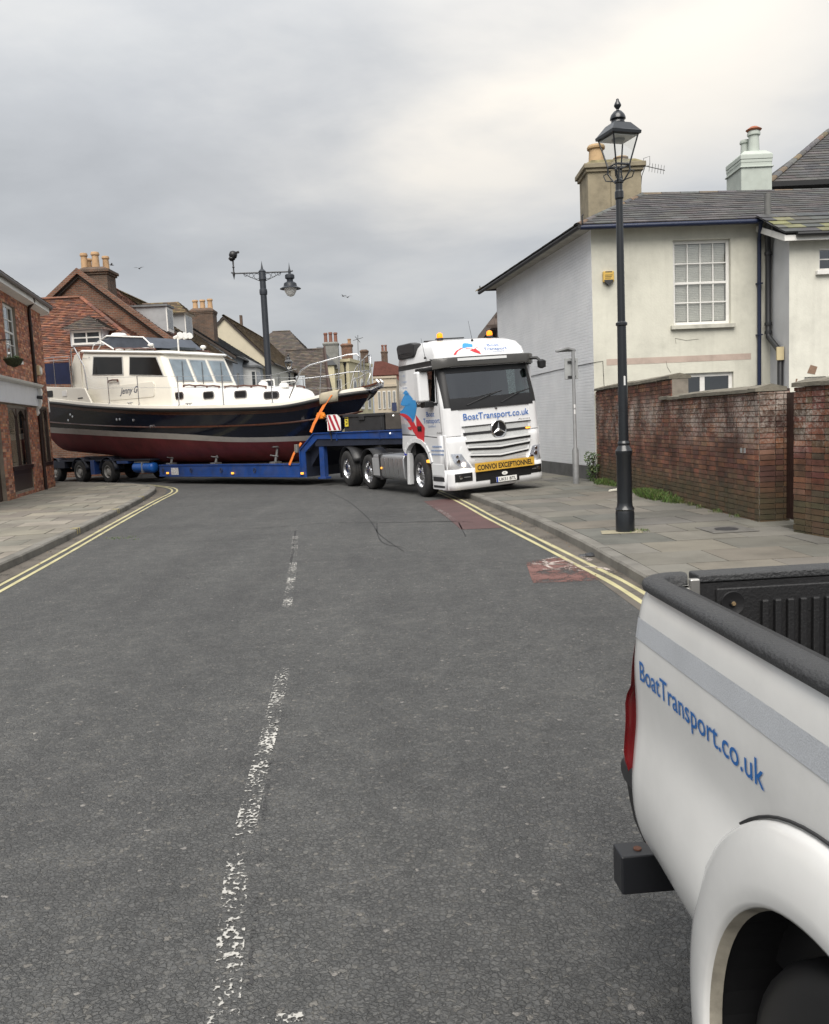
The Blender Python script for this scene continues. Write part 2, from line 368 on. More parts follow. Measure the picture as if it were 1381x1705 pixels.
# ================================================================ SETTING: ground, road, pavements
def asphalt():
    m = bpy.data.materials.new('asphalt'); m.use_nodes = True; t = m.node_tree; b = t.nodes['Principled BSDF']
    pos = N(t, 'ShaderNodeNewGeometry').outputs['Position']
    wv = N(t, 'ShaderNodeTexNoise', i_Scale=60., i_Detail=2.); L(t, pos, wv.inputs['Vector'])
    wm = N(t, 'ShaderNodeVectorMath', operation='MULTIPLY_ADD'); L(t, wv.outputs['Color'], wm.inputs[0]); wm.inputs[1].default_value = (.026, .026, 0); L(t, pos, wm.inputs[2])
    v1 = N(t, 'ShaderNodeTexVoronoi', i_Scale=54.); v1.feature = 'F1'; L(t, wm.outputs[0], v1.inputs['Vector'])
    ve = N(t, 'ShaderNodeTexVoronoi', i_Scale=54.); ve.feature = 'DISTANCE_TO_EDGE'; L(t, wm.outputs[0], ve.inputs['Vector'])
    v2 = N(t, 'ShaderNodeTexVoronoi', i_Scale=170.); L(t, pos, v2.inputs['Vector'])
    sp = N(t, 'ShaderNodeSeparateColor'); L(t, v1.outputs['Color'], sp.inputs[0])
    stone = ramp(t, sp.outputs[0], [(0., (.060, .061, .061)), (.55, (.078, .079, .079)), (.92, (.094, .094, .092)), (.985, (.11, .107, .10)), (.996, (.15, .142, .13)), (1., (.21, .20, .19))])
    gap = ramp(t, ve.outputs['Distance'], [(.01, (1, 1, 1)), (.11, (0, 0, 0))])
    big = N(t, 'ShaderNodeTexNoise', i_Scale=.55, i_Detail=5., i_Roughness=.6); L(t, pos, big.inputs['Vector'])
    med = N(t, 'ShaderNodeTexNoise', i_Scale=4.5, i_Detail=5., i_Roughness=.65); L(t, pos, med.inputs['Vector'])
    # gaps: dark binder, here and there pale grit washed in between the chippings
    grit = ramp(t, med.outputs[0], [(.46, (.026, .026, .026)), (.56, (.06, .058, .053)), (.68, (.15, .135, .11))])
    gm_ = N(t, 'ShaderNodeTexNoise', i_Scale=34., i_Detail=4., i_Roughness=.6); L(t, pos, gm_.inputs['Vector'])
    gmr = ramp(t, gm_.outputs[0], [(.40, (.0, .0, .0)), (.66, (.85, .85, .85))])      # only some of the gaps are open
    c = mixc(t, mth(t, 'MULTIPLY', gap.outputs[0], gmr.outputs[0]), stone.outputs[0], grit.outputs[0])
    wear = ramp(t, big.outputs[0], [(.30, (.84, .84, .85)), (.5, (1, 1, 1)), (.72, (1.16, 1.155, 1.14))])
    c = mixc(t, 1., c, wear.outputs[0], 'MULTIPLY')
    sx = N(t, 'ShaderNodeSeparateXYZ'); L(t, pos, sx.inputs[0])
    # worn wheel tracks, long streaks along the carriageway
    mpn = N(t, 'ShaderNodeMapping'); mpn.inputs['Scale'].default_value = (1.1, .07, 1); mpn.inputs['Rotation'].default_value = (0, 0, -.12); L(t, pos, mpn.inputs[0])
    st = N(t, 'ShaderNodeTexNoise', i_Scale=1.3, i_Detail=3.); L(t, mpn.outputs[0], st.inputs['Vector'])
    sr = ramp(t, st.outputs[0], [(.35, (.92, .92, .92)), (.65, (1.09, 1.09, 1.08))])
    c = mixc(t, 1., c, sr.outputs[0], 'MULTIPLY')
    mr = ramp(t, med.outputs[0], [(.3, (.88, .88, .88)), (.7, (1.1, 1.1, 1.1))]); c = mixc(t, 1., c, mr.outputs[0], 'MULTIPLY')
    L(t, c, b.inputs['Base Color']); b.inputs['Roughness'].default_value = .72; b.inputs['Specular IOR Level'].default_value = .42
    hgt = mth(t, 'ADD', mth(t, 'MULTIPLY', mth(t, 'MINIMUM', ve.outputs['Distance'], .25), 3.2), mth(t, 'MULTIPLY', sp.outputs[1], .5))
    hgt = mth(t, 'ADD', hgt, mth(t, 'ADD', mth(t, 'MULTIPLY', v2.outputs['Distance'], .25), mth(t, 'MULTIPLY', gm_.outputs[0], 1.2)))
    bp = N(t, 'ShaderNodeBump', i_Strength=.9, i_Distance=.008); L(t, hgt, bp.inputs['Height']); L(t, bp.outputs[0], b.inputs['Normal'])
    return m
ASPH = asphalt()
def worn(name, col, keep=.5, scale=22., col2=None):
    """road paint worn through to the surface"""
    m = bpy.data.materials.new(name); m.use_nodes = True; t = m.node_tree; b = t.nodes['Principled BSDF']; out = t.nodes['Material Output']
    pos = N(t, 'ShaderNodeNewGeometry').outputs['Position']
    nz = N(t, 'ShaderNodeTexNoise', i_Scale=scale, i_Detail=6., i_Roughness=.7); L(t, pos, nz.inputs['Vector'])
    nb = N(t, 'ShaderNodeTexNoise', i_Scale=2.2, i_Detail=3.); L(t, pos, nb.inputs['Vector'])
    v = N(t, 'ShaderNodeTexVoronoi', i_Scale=62.); L(t, pos, v.inputs['Vector'])
    s = mth(t, 'ADD', mth(t, 'ADD', mth(t, 'MULTIPLY', nz.outputs[0], .62), mth(t, 'MULTIPLY', nb.outputs[0], .50)), mth(t, 'MULTIPLY', v.outputs['Distance'], .30))
    thr = .93-keep*.55
    mask = ramp(t, mth(t, 'SUBTRACT', s, thr-.5), [(.48, (0, 0, 0)), (.53, (1, 1, 1))])
    c = ramp(t, nb.outputs[0], [(.3, tuple(x*.72 for x in col)), (.7, col)])
    L(t, c.outputs[0], b.inputs['Base Color']); b.inputs['Roughness'].default_value = .7
    bp = N(t, 'ShaderNodeBump', i_Strength=.6, i_Distance=.004); L(t, nz.outputs[0], bp.inputs['Height']); L(t, bp.outputs[0], b.inputs['Normal'])
    tr = N(t, 'ShaderNodeBsdfTransparent'); mx = N(t, 'ShaderNodeMixShader')
    L(t, mask.outputs[0], mx.inputs[0]); L(t, tr.outputs[0], mx.inputs[1]); L(t, b.outputs[0], mx.inputs[2]); L(t, mx.outputs[0], out.inputs[0])
    return m
WHITE_WORN = worn('worn_white_paint', (.46, .45, .42), .275, 34.); WHITE_SOFT = worn('worn_white_symbol', (.50, .43, .39), .36)
YEL = worn('yellow_line_paint', (.47, .43, .24), .72, 30.); RED = worn('red_lane_surfacing', (.165, .080, .068), .44, 7.); RED2 = worn('dark_red_surfacing', (.088, .045, .044), .95, 9.)
GRIT = worn('gutter_grit', (.115, .10, .082), .62, 14.); CRK = worn('crack_seal', (.022, .022, .023), .72, 9.)
b = MB(); b.poly([(-900, -900, -.06), (900, -900, -.06), (900, 1200, -.06), (-900, 1200, -.06)])
o = b.build('ground', mat('earth', (.08, .085, .05), .9, var=.3, vs_=.2)); o['kind'] = 'structure'
b = MB(); b.grid(lambda x, y: V((x, y, 0)), lin(-70, 60, 14), lin(-25, 190, 22)); road = b.build('road', ASPH); road['kind'] = 'structure'
def ribbon(name, path, w, m, z=.004, parent=None, off=0., jw=0.):
    P = [V((p[0], p[1], 0)) for p in path]; vs = []; n = len(P)
    for i in range(n):
        d = (P[min(i+1, n-1)]-P[max(i-1, 0)]).normalized(); nn = V((-d.y, d.x, 0))
        c = P[i]+nn*off; ww = w*(1+uni(-jw, jw)); vs += [c-nn*ww/2+V((0, 0, z)), c+nn*ww/2+V((0, 0, z))]
    b = MB(); b.add(vs, [(2*i, 2*i+2, 2*i+3, 2*i+1) for i in range(n-1)]); return b.build(name, m, parent or road)
def resample(P, step):
    P = [V((p[0], p[1], 0)) for p in P]; out = [P[0].copy()]; acc = 0.
    for a, c in zip(P, P[1:]):
        ln = (c-a).length; t = step-acc
        while t <= ln: out.append(a.lerp(c, t/ln)); t += step
        acc = ln-(t-step)
    return out
def spline(P, n=6):
    P = [V((p[0], p[1], 0)) for p in P]; out = []
    for i in range(len(P)-1):
        p0, p1, p2, p3 = P[max(i-1, 0)], P[i], P[i+1], P[min(i+2, len(P)-1)]
        for k in range(n):
            t = k/n; out.append(.5*((2*p1)+(p2-p0)*t+(2*p0-5*p1+4*p2-p3)*t*t+(3*p1-p0-3*p2+p3)*t**3))
    return out+[P[-1]]
KR = spline([(2.2, -14), (2.24, 0), (2.27, 5), (2.22, 7.76), (2.07, 11.0), (1.75, 14.2), (1.32, 17.3), (.85, 20.6), (.35, 25), (.05, 32), (.0, 45), (.3, 70), (.8, 110)])
KL = spline([(-4.1, -14), (-4.75, 0), (-5.1, 6), (-5.44, 10.74), (-5.92, 14.51), (-6.55, 18.7), (-7.2, 22.6), (-7.75, 25.0), (-8.35, 26.4), (-9.3, 27.6), (-11.2, 29.4), (-14.0, 31.6), (-22, 37)])
KIN = .16   # kerb width
kerb_m = mat('kerb_concrete', (.16, .152, .135), .85, var=.28, vs_=2.2, bump=.004, bs=90, dirt=.5, fine=.12)
slab_m = mat('paving_slab', (.2, .19, .17), .85, attr=True, var=.20, vs_=1.6, bump=.003, bs=110, dirt=.35, fine=.10)
bed_m = mat('paving_joint', (.055, .052, .042), .95, var=.3, vs_=6, bump=.004, bs=60)
def kerbs(parent, K, side, y0, y1):
    st = [p for p in resample(K, .915)]
    for a, c in zip(st, st[1:]):
        if not (y0 < (a.y+c.y)/2 < y1): continue
        d = (c-a).normalized(); n = V((d.y, -d.x, 0))*side; a = a+d*.004; c = c-d*.004
        h = .12+uni(-.005, .005); b = MB(); k = n*KIN; e = n*.018; up = V((0, 0, 1))
        ring = lambda p: [p-up*.05, p+up*(h-.022), p+e+up*h, p+k+up*h, p+k-up*.05]
        r0, r1 = ring(a), ring(c); b.loft([r0, r1], flip=side > 0); b.build('kerb_stone', kerb_m, parent)
def tag_struct(o): o['kind'] = 'structure'; return o
def near_h(p): return uni(-.003, .003)
# right pavement: slabs laid along the kerb, out to the houses
wallx = lambda y: interp([(-14, 5.4), (8, 5.06), (9.9, 4.92), (10.3, 4.80), (11.4, 5.6), (11.55, 5.04), (19.95, 4.43), (30.6, 2.62), (50, 2.9), (110, 3.2)], y)
def offs(K, side):
    out = []
    for i, p in enumerate(K):
        d = (K[min(i+1, len(K)-1)]-K[max(i-1, 0)]).normalized(); out.append((p, V((d.y, -d.x, 0))*side))
    return out
b = MB(); ko = offs(KR, 1)
b.add([q for p, n in ko for q in (p+n*KIN*.5+V((0, 0, .095)), V((max(wallx(p.y), p.x+.5)+1.2, p.y, .095)))], [(2*i, 2*i+1, 2*i+3, 2*i+2) for i in range(len(ko)-1)])
pav = tag_struct(b.build('pavement', bed_m)); kerbs(pav, KR, 1, 2, 60)
K = resample(KR, .75); sh = (.155, .147, .128)
SL = [(.140, .132, .113), (.156, .147, .127), (.120, .116, .100), (.146, .134, .110), (.108, .106, .094)]
cnt = 0
for i in range(len(K)-1):
    a, c = K[i], K[i+1]
    if not (6.6 < a.y < 26): continue
    da = (K[i+1]-K[i-1]).normalized(); dc = (K[min(i+2, len(K)-1)]-K[i]).normalized()
    na, nc = V((da.y, -da.x, 0)), V((dc.y, -dc.x, 0))
    t = KIN-.0; first = uni(.3, .9) if i % 2 else .6
    lim = min(wallx(a.y)-a.x, wallx(c.y)-c.x)
    if 10.35 < a.y < 11.5: lim = 3.2
    k = 0
    while t < lim-.03:
        w = .45 if (k == 0 and i % 2) else .9
        t1 = min(t+w, lim); k += 1
        if lim-t1 < .2: t1 = lim
        g = .006; zz = .12+near_h(a); z2 = .12+near_h(a)
        p = [a+na*(t+g)+da*g, a+na*(t1-g)+da*g, c+nc*(t1-g)-da*g, c+nc*(t+g)-da*g]
        b = MB(); pts = [q+V((0, 0, zz if j < 2 else z2)) for j, q in enumerate(p)]
        lo = [q+V((0, 0, .085)) for q in p]
        b.add(pts+lo, [(0, 1, 2, 3), (4, 5, 1, 0), (5, 6, 2, 1), (6, 7, 3, 2), (7, 4, 0, 3)], jit(random.choice(SL), .09, .02))
        b.build('paving_slab', slab_m, pav); cnt += 1; t = t1
# left pavement
SH0, SHD = V((-10.66, 21.35, 0)), V((-1.51, 7.13, 0)).normalized(); SHN = V((SHD.y, -SHD.x, 0))
edge = [p for p in KL if p.y > -13.9]
poly = [(p.x, p.y) for p, n in offs(KL, -1)]
b = MB(); kl = offs(KL, -1)
inner = lambda y: SH0+SHD*((y-21.35)/SHD.y)
b.add([q for p, n in kl for q in (p+n*KIN*.5+V((0, 0, .095)), V((min(inner(min(p.y, 28.6)).x-.5, p.x-.6), min(p.y, 29.0) if p.y > 29 else p.y, .095)))], [(2*i, 2*i+1, 2*i+3, 2*i+2) for i in range(len(kl)-1)])
pal = tag_struct(b.build('pavement', bed_m)); kerbs(pal, KL, -1, 5, 33)
def clip_poly(sub, cp):
    out = sub
    for i in range(len(cp)):
        ax, ay = cp[i]; bx, by = cp[(i+1) % len(cp)]
        if (ax-bx)**2+(ay-by)**2 < 1e-9: continue
        ins = lambda p: (bx-ax)*(p[1]-ay)-(by-ay)*(p[0]-ax) >= 0
        res = []
        for j in range(len(out)):
            p, q = out[j-1], out[j]; ip, iq = ins(p), ins(q)
            if ip != iq:
                d1 = (bx-ax)*(p[1]-ay)-(by-ay)*(p[0]-ax); d2 = (bx-ax)*(q[1]-ay)-(by-ay)*(q[0]-ax); t = d1/(d1-d2)
                res.append((p[0]+(q[0]-p[0])*t, p[1]+(q[1]-p[1])*t))
            if iq: res.append(q)
        out = res
        if not out: return []
    return out
CLIP = [(q.x, q.y) for q in [p+n*KIN for p, n in kl] if 4 < q.y < 30.4] + [(-13.0, 30.6), (-7.3, 4.0)]
SLL = [(.205, .187, .152), (.225, .206, .168), (.185, .172, .142), (.165, .152, .128), (.215, .195, .155)]
ld, ln_ = V((-.165, .986, 0)).normalized(), V((-.986, -.165, 0)).normalized()
o0 = V((-4.6, 4, 0)); ns = 0
for r in range(0, 40):
    y0 = r*.72; x = -(r % 2)*.45-.9
    while x < 13:
        q = [o0+ld*(y0+.012)+ln_*(x+.009), o0+ld*(y0+.708)+ln_*(x+.009), o0+ld*(y0+.708)+ln_*(x+.891), o0+ld*(y0+.012)+ln_*(x+.891)]
        x += .9
        cc = clip_poly([(p.x, p.y) for p in q][::-1] if False else [(p.x, p.y) for p in q], CLIP)
        if len(cc) < 3: 
            continue
        ar = abs(sum(cc[i-1][0]*cc[i][1]-cc[i][0]*cc[i-1][1] for i in range(len(cc))))/2
        my = sum(p[1] for p in cc)/len(cc)
        if ar < .02 or my < 9.2 or my > 31.5: continue
        b = MB(); n = len(cc); zz = .12+uni(-.003, .003)
        b.add([V((*p, zz)) for p in cc]+[V((*p, .085)) for p in cc], [tuple(range(n))]+[(n+i, n+(i+1) % n, (i+1) % n, i) for i in range(n)], jit(random.choice(SLL), .13, .02))
        b.build('paving_slab', slab_m, pal); ns += 1
print('slabs', cnt, ns)
# ---- painted markings, gutters, cracks (all lie on the road)
G2 = lambda pts: [gr(*p) for p in pts]
yl = spline(G2([(0, 980), (100, 925), (200, 868), (262, 834), (286, 822), (291, 817), (286, 813), (270, 810), (240, 807)]), 6)
yl = [V((p.x, p.y, 0)) for p in yl]; yl = [yl[0]+(yl[0]-yl[6])*3] + yl
yr = spline([(2.0, -3), (2.1, 4), (2.07, 7.54), (1.87, 9.6), (1.52, 12.6), (1.30, 14.5), (.98, 17.6), (.45, 21.5), (.0, 26)], 6)
for o_ in (-.072, .072):
    ribbon('yellow_line', yl, .058, YEL, .0045, off=o_, jw=.12); ribbon('yellow_line', yr, .058, YEL, .0045, off=o_, jw=.12)
ribbon('gutter', [p+V((.16, 0, 0)) for p in KL if p.y < 27], .30, GRIT, .003); ribbon('gutter', [p+V((-.17, 0, 0)) for p in KR if p.y < 26], .34, GRIT, .003)
for px in ([(472, 1112), (455, 1195), (430, 1290), (412, 1365), (395, 1450), (385, 1560), (372, 1704)], [(492, 893), (488, 945), (478, 1012)]):
    ribbon('centre_line_dash', spline(G2(px), 4), .092, WHITE_WORN, .0045)
ribbon('centre_line_dash', spline(G2([(470, 1690), (455, 1790)]), 2), .13, WHITE_WORN, .0045)
ribbon('edge_line', G2([(716, 842), (740, 854), (757, 868)]), .09, WHITE_WORN, .0085)
def patch(name, px, m, z):
    b = MB(); b.poly([V((p.x, p.y, z)) for p in G2(px)]); return b.build(name, m, road)
patch('cycle_lane_surface', [(706, 835), (757, 829), (800, 855), (842, 879), (768, 882), (745, 862)], RED2, .004)
patch('cycle_lane_surface', [(876, 936), (908, 931), (940, 929), (975, 948), (1005, 966), (945, 969), (888, 971), (882, 955)], RED, .004)
# bicycle symbol
bs0 = gr(962, 944); bu = V((.10, -.99, 0)).normalized(); bv = V((.99, .10, 0)).normalized()
def bike(u, v, z=.0082): return V((bs0.x, bs0.y, z))+bu*u+bv*v
def ring(cu, cv, r, a0=0, a1=6.3, n=18): return [bike(cu+r*math.cos(a0+(a1-a0)*i/n), cv+r*math.sin(a0+(a1-a0)*i/n)) for i in range(n+1)]
for path in (ring(-.42, .0, .27), ring(.30, -.0, .25, .4, 4.6), [bike(-.42, 0), bike(-.1, .02), bike(.08, -.3), bike(-.3, -.32), bike(-.42, 0)], [bike(.30, 0), bike(.08, -.3), bike(.05, -.42)], [bike(-.1, .02), bike(-.32, -.42), bike(-.42, -.40)]):
    ribbon('cycle_symbol', path, .06, WHITE_SOFT, .0085)
for px, w in (([(425, 880), (470, 877), (530, 872), (600, 870), (640, 870), (760, 869)], .022), ([(492, 884), (488, 915), (484, 940)], .03), ([(628, 872), (629, 890), (640, 905), (672, 912)], .02), ([(540, 815), (580, 835), (615, 865), (632, 890), (672, 918)], .018), ([(690, 869), (750, 868), (790, 870)], .02), ([(764, 870), (776, 894)], .02)):
    ribbon('road_crack', spline(G2(px), 5), w, CRK, .004, jw=.4)
for px in [[(462, 1180), (450, 1270), (436, 1390), (424, 1520), (414, 1660)]]:
    ribbon('road_seam', spline(G2(px), 5), .018, worn('seam_tar', (.042, .042, .043), .26, 16.), .0035, jw=.3)
YK = mat('yellow_kerb_paint', (.45, .38, .15), .7, var=.2, vs_=20)
for px in ((145, 876), (208, 847), (250, 826)):
    p = gr(*px, .122); i = min(range(len(KL)), key=lambda k: (KL[k]-V((p.x, p.y, 0))).length); d = (KL[i+1]-KL[i]).normalized(); n = V((-d.y, d.x, 0))
    a = KL[i]
    for s in (-.10, .06):
        q = a+d*s; b = MB(); e = -n*.003
        b.add([q+e+V((0, 0, .03)), q+d*.05+e+V((0, 0, .03)), q+d*.05+e+V((0, 0, .1275)), q+e+V((0, 0, .1275)), q+n*.12+V((0, 0, .1275)), q+d*.05+n*.12+V((0, 0, .1275))], [(0, 1, 2, 3), (3, 2, 5, 4)])
        b.build('yellow_kerb_mark', YK, pal)
# inspection cover and the pale concrete collar of the lamp post
c0 = gr(1210, 882, .12); b = MB()
b.box(-.3, .3, -.3, .3, 0, .006); cov = b.build('inspection_cover', mat('cover_concrete', (.11, .105, .095), .9, var=.3, vs_=8)); cov.location = (c0.x, c0.y, .1235); cov.rotation_euler = (0, 0, .07)
tag(cov, 'square grey inspection cover set in the pavement near the gate', 'manhole cover')
b = MB(); b.lathe([(.15, .006), (.15, .011)], n=18); b.lathe([(.11, .011), (.10, .013)], n=18); b.build('cover_lid', mat('cover_iron', (.03, .03, .032), .6, var=.2, vs_=20), cov)
# ================================================================ LORRY TRACTOR UNIT (local: x forward, y 0 near side .. 2.4 far side, z up)
PW = mat('white_vehicle_paint', (.70, .705, .715), .28, var=.03, vs_=1.2, coat=.6, wmap='obj')
PW2 = mat('white_plastic', (.70, .71, .715), .42, var=.05, vs_=3, wmap='obj')
PERF = mat('perforated_grille', (.48, .49, .49), .5, var=.06, vs_=4, bump=.004, bs=120, fine=.22, wmap='obj')
BLK = mat('black_plastic', (.010, .010, .011), .45, var=.15, vs_=8, wmap='obj')
DGR = mat('dark_grey_plastic', (.026, .026, .028), .5, var=.15, vs_=5, wmap='obj')
RUB = mat('tyre_rubber', (.02, .02, .021), .85, var=.25, vs_=6, bump=.002, bs=60, dirt=.25)
CHR = mat('chrome', (.62, .62, .63), .16, 1., var=.06, vs_=6)
ALU = mat('brushed_aluminium', (.50, .51, .52), .36, .85, var=.08, vs_=4)
STEEL = mat('stainless_rail', (.55, .55, .56), .22, .95, var=.05, vs_=6)
GLS = glass('vehicle_glass', (.35, .42, .41), .02, .10)
LENS = glass('lamp_lens', (.92, .93, .95), .03, .12)
BLUE_T = mat('blue_lettering', (.03, .125, .40), .45, var=0); RED_T = mat('red_logo', (.60, .035, .045), .45, var=.03); SKY_T = mat('light_blue_logo', (.04, .26, .58), .45, var=.03); GREY_T = mat('grey_blue_lettering', (.22, .30, .48), .5, var=0)
DARK_T = mat('black_lettering', (.012, .012, .012), .5, var=0)
AMB = mat('amber_beacon', (.35, .08, .005), .3, var=0, emit=(1., .24, .005), es=.8)
AMB2 = mat('amber_lamp', (.85, .34, .04), .3, var=0, emit=(1., .40, .05), es=.5)
WARM = mat('lit_headlamp', (.9, .85, .75), .3, var=0, emit=(1., .82, .6), es=2.2)
WLIT = mat('white_marker_lamp', (.9, .9, .9), .3, var=0, emit=(1., .97, .9), es=.6)
REDL = mat('red_lamp', (.28, .010, .014), .18, var=.08, vs_=8, coat=.5)
lorry = thing('lorry_tractor', 'white lorry tractor unit with convoy board climbing onto the pavement', 'lorry', (.25, 18.87, 0), (math.radians(2.6), 0, math.radians(-65)))
CW = 2.40
XF = [(.2, 1.40), (.62, 1.42), (.70, 1.37), (1.3, 1.36), (1.42, 1.33), (1.97, 1.31), (2.12, 1.28), (2.80, 1.12), (3.02, 1.10), (3.2, 1.03), (3.34, .88), (3.44, .55), (3.50, .05)]
INS = [(.2, .02), (2.12, .0), (2.8, .05), (3.02, .06), (3.2, .09), (3.34, .14), (3.44, .24), (3.50, .5)]
RCN = .17
def fx(y, z, off=0.):
    xf = interp(XF, z); i = interp(INS, z); r = RCN; yy = y-i; w = CW-2*i
    k = min(yy, w-yy)
    if k < r: xf = xf-r+math.sqrt(max(0., r*r-(r-max(k, 0))**2))
    # gentle crown of the front
    return xf+off-.05*((y-CW/2)/(CW/2))**2
def ringpts(z, xr=-.95):
    i = interp(INS, z); xf = interp(XF, z); r = RCN; xs = xf-r-.045
    P = [(xr, i), (min(-.45, xs-.4), i), (min(.06, xs-.25), i), (min(.92, xs-.02), i), (xs, i)]
    for k in range(1, 7):
        a = math.pi/2*k/6; y = i+r*(1-math.cos(a)); P.append((fx(y, z), y))
    for k in range(1, 7): y = i+r+(CW-2*i-2*r)*k/7; P.append((fx(y, z), y))
    n = len(P)
    far = [(x, CW-y) for x, y in P[:11]][::-1]
    return [V((x, y, z)) for x, y in P+far]
zs = [1.36, 1.42, 1.97, 2.12, 2.46, 2.80, 2.95, 3.02, 3.12, 3.2, 3.28, 3.34, 3.40, 3.44, 3.475, 3.50]
R = [ringpts(z) for z in zs]; n = len(R[0])
b = MB(); gl = MB(); cw = MB(); bd = MB(); sw = MB()
for j in range(len(zs)-1):
    for i in range(n-1):
        q = [R[j][i], R[j][i+1], R[j+1][i+1], R[j+1][i]]
        zm = (zs[j]+zs[j+1])/2; fr = 7 <= i < n-8; side = i in (2, n-4)
        if fr and 2.12 < zm < 2.8: gl.poly(q)
        elif fr and 1.97 < zm < 2.12: cw.poly(q)
        elif side and 2.12 < zm < 2.8: sw.poly(q)
        elif 2.95 < zm < 3.02: bd.poly(q)
        else: b.poly(q)
    b.poly([R[j][n-1], R[j][0], R[j+1][0], R[j+1][n-1]])
b.poly(R[-1])
def merged(mb):
    import bmesh
    return mb
def weld(o, d=.0005):
    w = o.modifiers.new('weld', 'WELD'); w.merge_threshold = d; return o
weld(b.build('cab', PW, lorry, ang=38)); weld(gl.build('windscreen', GLS, lorry, ang=60)); weld(cw.build('cowl', BLK, lorry, ang=60))
weld(bd.build('trim_band', BLK, lorry, ang=60))
hf = len(sw.f)//2; SWF = [(sw.f[i], i) for i in range(len(sw.f))]
for sd_ in (0, 1):
    s2_ = MB()
    for f_, i in SWF:
        q = [V(sw.v[k_]) for k_ in f_]
        if (q[0].y > 1) == bool(sd_): s2_.poly(q)
    weld(s2_.build('side_window', GLS, lorry, ang=60))
# black surround of windscreen (pillars, header) laid 6 mm proud
def front_strip(name, y0, y1, z0, z1, m, off, ny=14, nz=3, th=.012, parent=lorry, zf=None, bevel=0.):
    b = MB(); ys = lin(y0, y1, ny); zz = lin(0, 1, nz)
    f = lambda d: (lambda y, t: V((fx(y, z0+(z1-z0)*t, d), y, (z0+(z1-z0)*t)+(zf(y) if zf else 0))))
    b.grid(f(off), ys, zz); A, B = f(off), f(off-th)
    b.grid(lambda y, t: A(y, 0) if t else B(y, 0), ys, [0, 1]); b.grid(lambda y, t: B(y, 1) if t else A(y, 1), ys, [0, 1])
    b.grid(lambda t, s: A(y0, t) if s else B(y0, t), zz, [0, 1]); b.grid(lambda t, s: B(y1, t) if s else A(y1, t), zz, [0, 1])
    return b.build(name, m, parent, ang=40)
front_strip('windscreen_pillar', .045, .19, 1.97, 2.82, BLK, .008, 6, 6); front_strip('windscreen_pillar', CW-.19, CW-.045, 1.97, 2.82, BLK, .008, 6, 6)
front_strip('windscreen_header', .17, CW-.17, 2.70, 2.82, BLK, .014, 14, 2)
front_strip('windscreen_sill', .17, CW-.17, 1.915, 2.16, BLK, .02, 14, 3)
# interior
b = MB(); b.box(-.9, -.55, .12, CW-.12, 1.42, 2.95); b.build('cab_rear_wall', mat('cab_trim', (.09, .09, .10), .9, var=.2), lorry)
b = MB(); b.box(.65, 1.2, .1, CW-.1, 1.42, 1.98); b.box(.55, .75, 1.0, 1.5, 1.6, 2.2); b.build('dashboard', DGR, lorry, bevel=.04)
for y in (.30, 1.55):
    b = MB(); b.box(-.25, .25, y, y+.55, 1.42, 1.75); b.box(-.40, -.22, y+.04, y+.51, 1.75, 2.45); b.box(-.40, -.26, y+.15, y+.40, 2.47, 2.68); b.build('cab_seat', mat('seat_cloth', (.035, .037, .045), .95, var=.2), lorry, bevel=.05)
b = MB(); M = Matrix.Rotation(math.radians(60), 3, 'Y'); b.tube([V((.52, .58, 2.02))+M @ V((.22*math.cos(a), .22*math.sin(a), 0)) for a in lin(0, 6.02, 20)], .015, 6, closed=True); b.cyl((.52, .58, 2.02), (.75, .58, 1.8), .025); b.build('steering_wheel', BLK, lorry)
b = MB(); b.grid(lambda u, v: V((.55+.35*u, 2.28+.03*math.sin(u*30), 2.1+.65*v)), lin(0, 1, 20), [0, 1]); b.build('cab_curtain', mat('curtain_green', (.30, .42, .40), .9, var=.1), lorry)
b = MB(); b.box(.78, 1.02, .42, .80, 1.98, 2.16); b.box(.8, 1.0, .95, 1.25, 1.98, 2.03); b.build('dashboard_papers', mat('paper', (.55, .55, .52), .9, var=.1), lorry, bevel=.01)
b = MB(); b.box(.85, .9, 1.42, 1.72, 1.99, 2.22); b.build('screen_unit', BLK, lorry, bevel=.01)
# lower body: side skins with wheel arch
arch = [(-.80, .98), (-.74, 1.07), (-.60, 1.17), (-.42, 1.235), (-.2, 1.255), (.05, 1.22), (.24, 1.12), (.37, .98), (.46, .78), (.475, .55), (.47, .215)]
skin = [(-.95, 1.40), (-1.0, 1.12), (-.95, 1.02)] + arch + [(1.22, .215), (1.22, 1.40)]
for y0, e in ((.004, .11), (CW-.004, -.11)):
    b = MB(); b.prism([V((x, y0, z)) for x, z in skin], (0, e, 0)); b.build('lower_side_panel', PW, lorry, bevel=.012)
    b = MB()      # raised lip of the wheel arch
    for (x0, z0), (x1, z1) in zip(arch, arch[1:-2]):
        s = -1 if y0 < 1 else 1; dx, dz = x1-x0, z1-z0; l_ = math.hypot(dx, dz); nx, nz = -dz/l_, dx/l_
        b.obox(V((x0, y0, z0)), V((dx, 0, dz)), V((nx*.10, 0, nz*.10)), V((0, s*.022, 0)))
    b.build('wheel_arch_lip', PW2, lorry, ang=50)
b = MB(); b.box(-.95, .9, .30, CW-.30, .95, 1.38); b.box(-.9, -.5, .11, CW-.11, .95, 1.38); b.build('wheel_housing', BLK, lorry)
# mudflap/skirt behind front wheel
b = MB(); b.prism([V((-.82, .02, 1.0)), V((-.70, .02, .98)), V((-.80, .02, .25)), V((-.93, .02, .25))], (0, .12, 0)); b.build('side_skirt', PW2, lorry, bevel=.01)
# side steps
b = MB(); b.box(.50, 1.10, -.004, .012, .52, .78); b.build('step_panel', PW2, lorry, bevel=.008)
b = MB(); b.box(.52, 1.06, -.003, .05, .40, .50); b.box(.52, 1.06, -.003, .05, .26, .31); b.build('step_well', DGR, lorry)
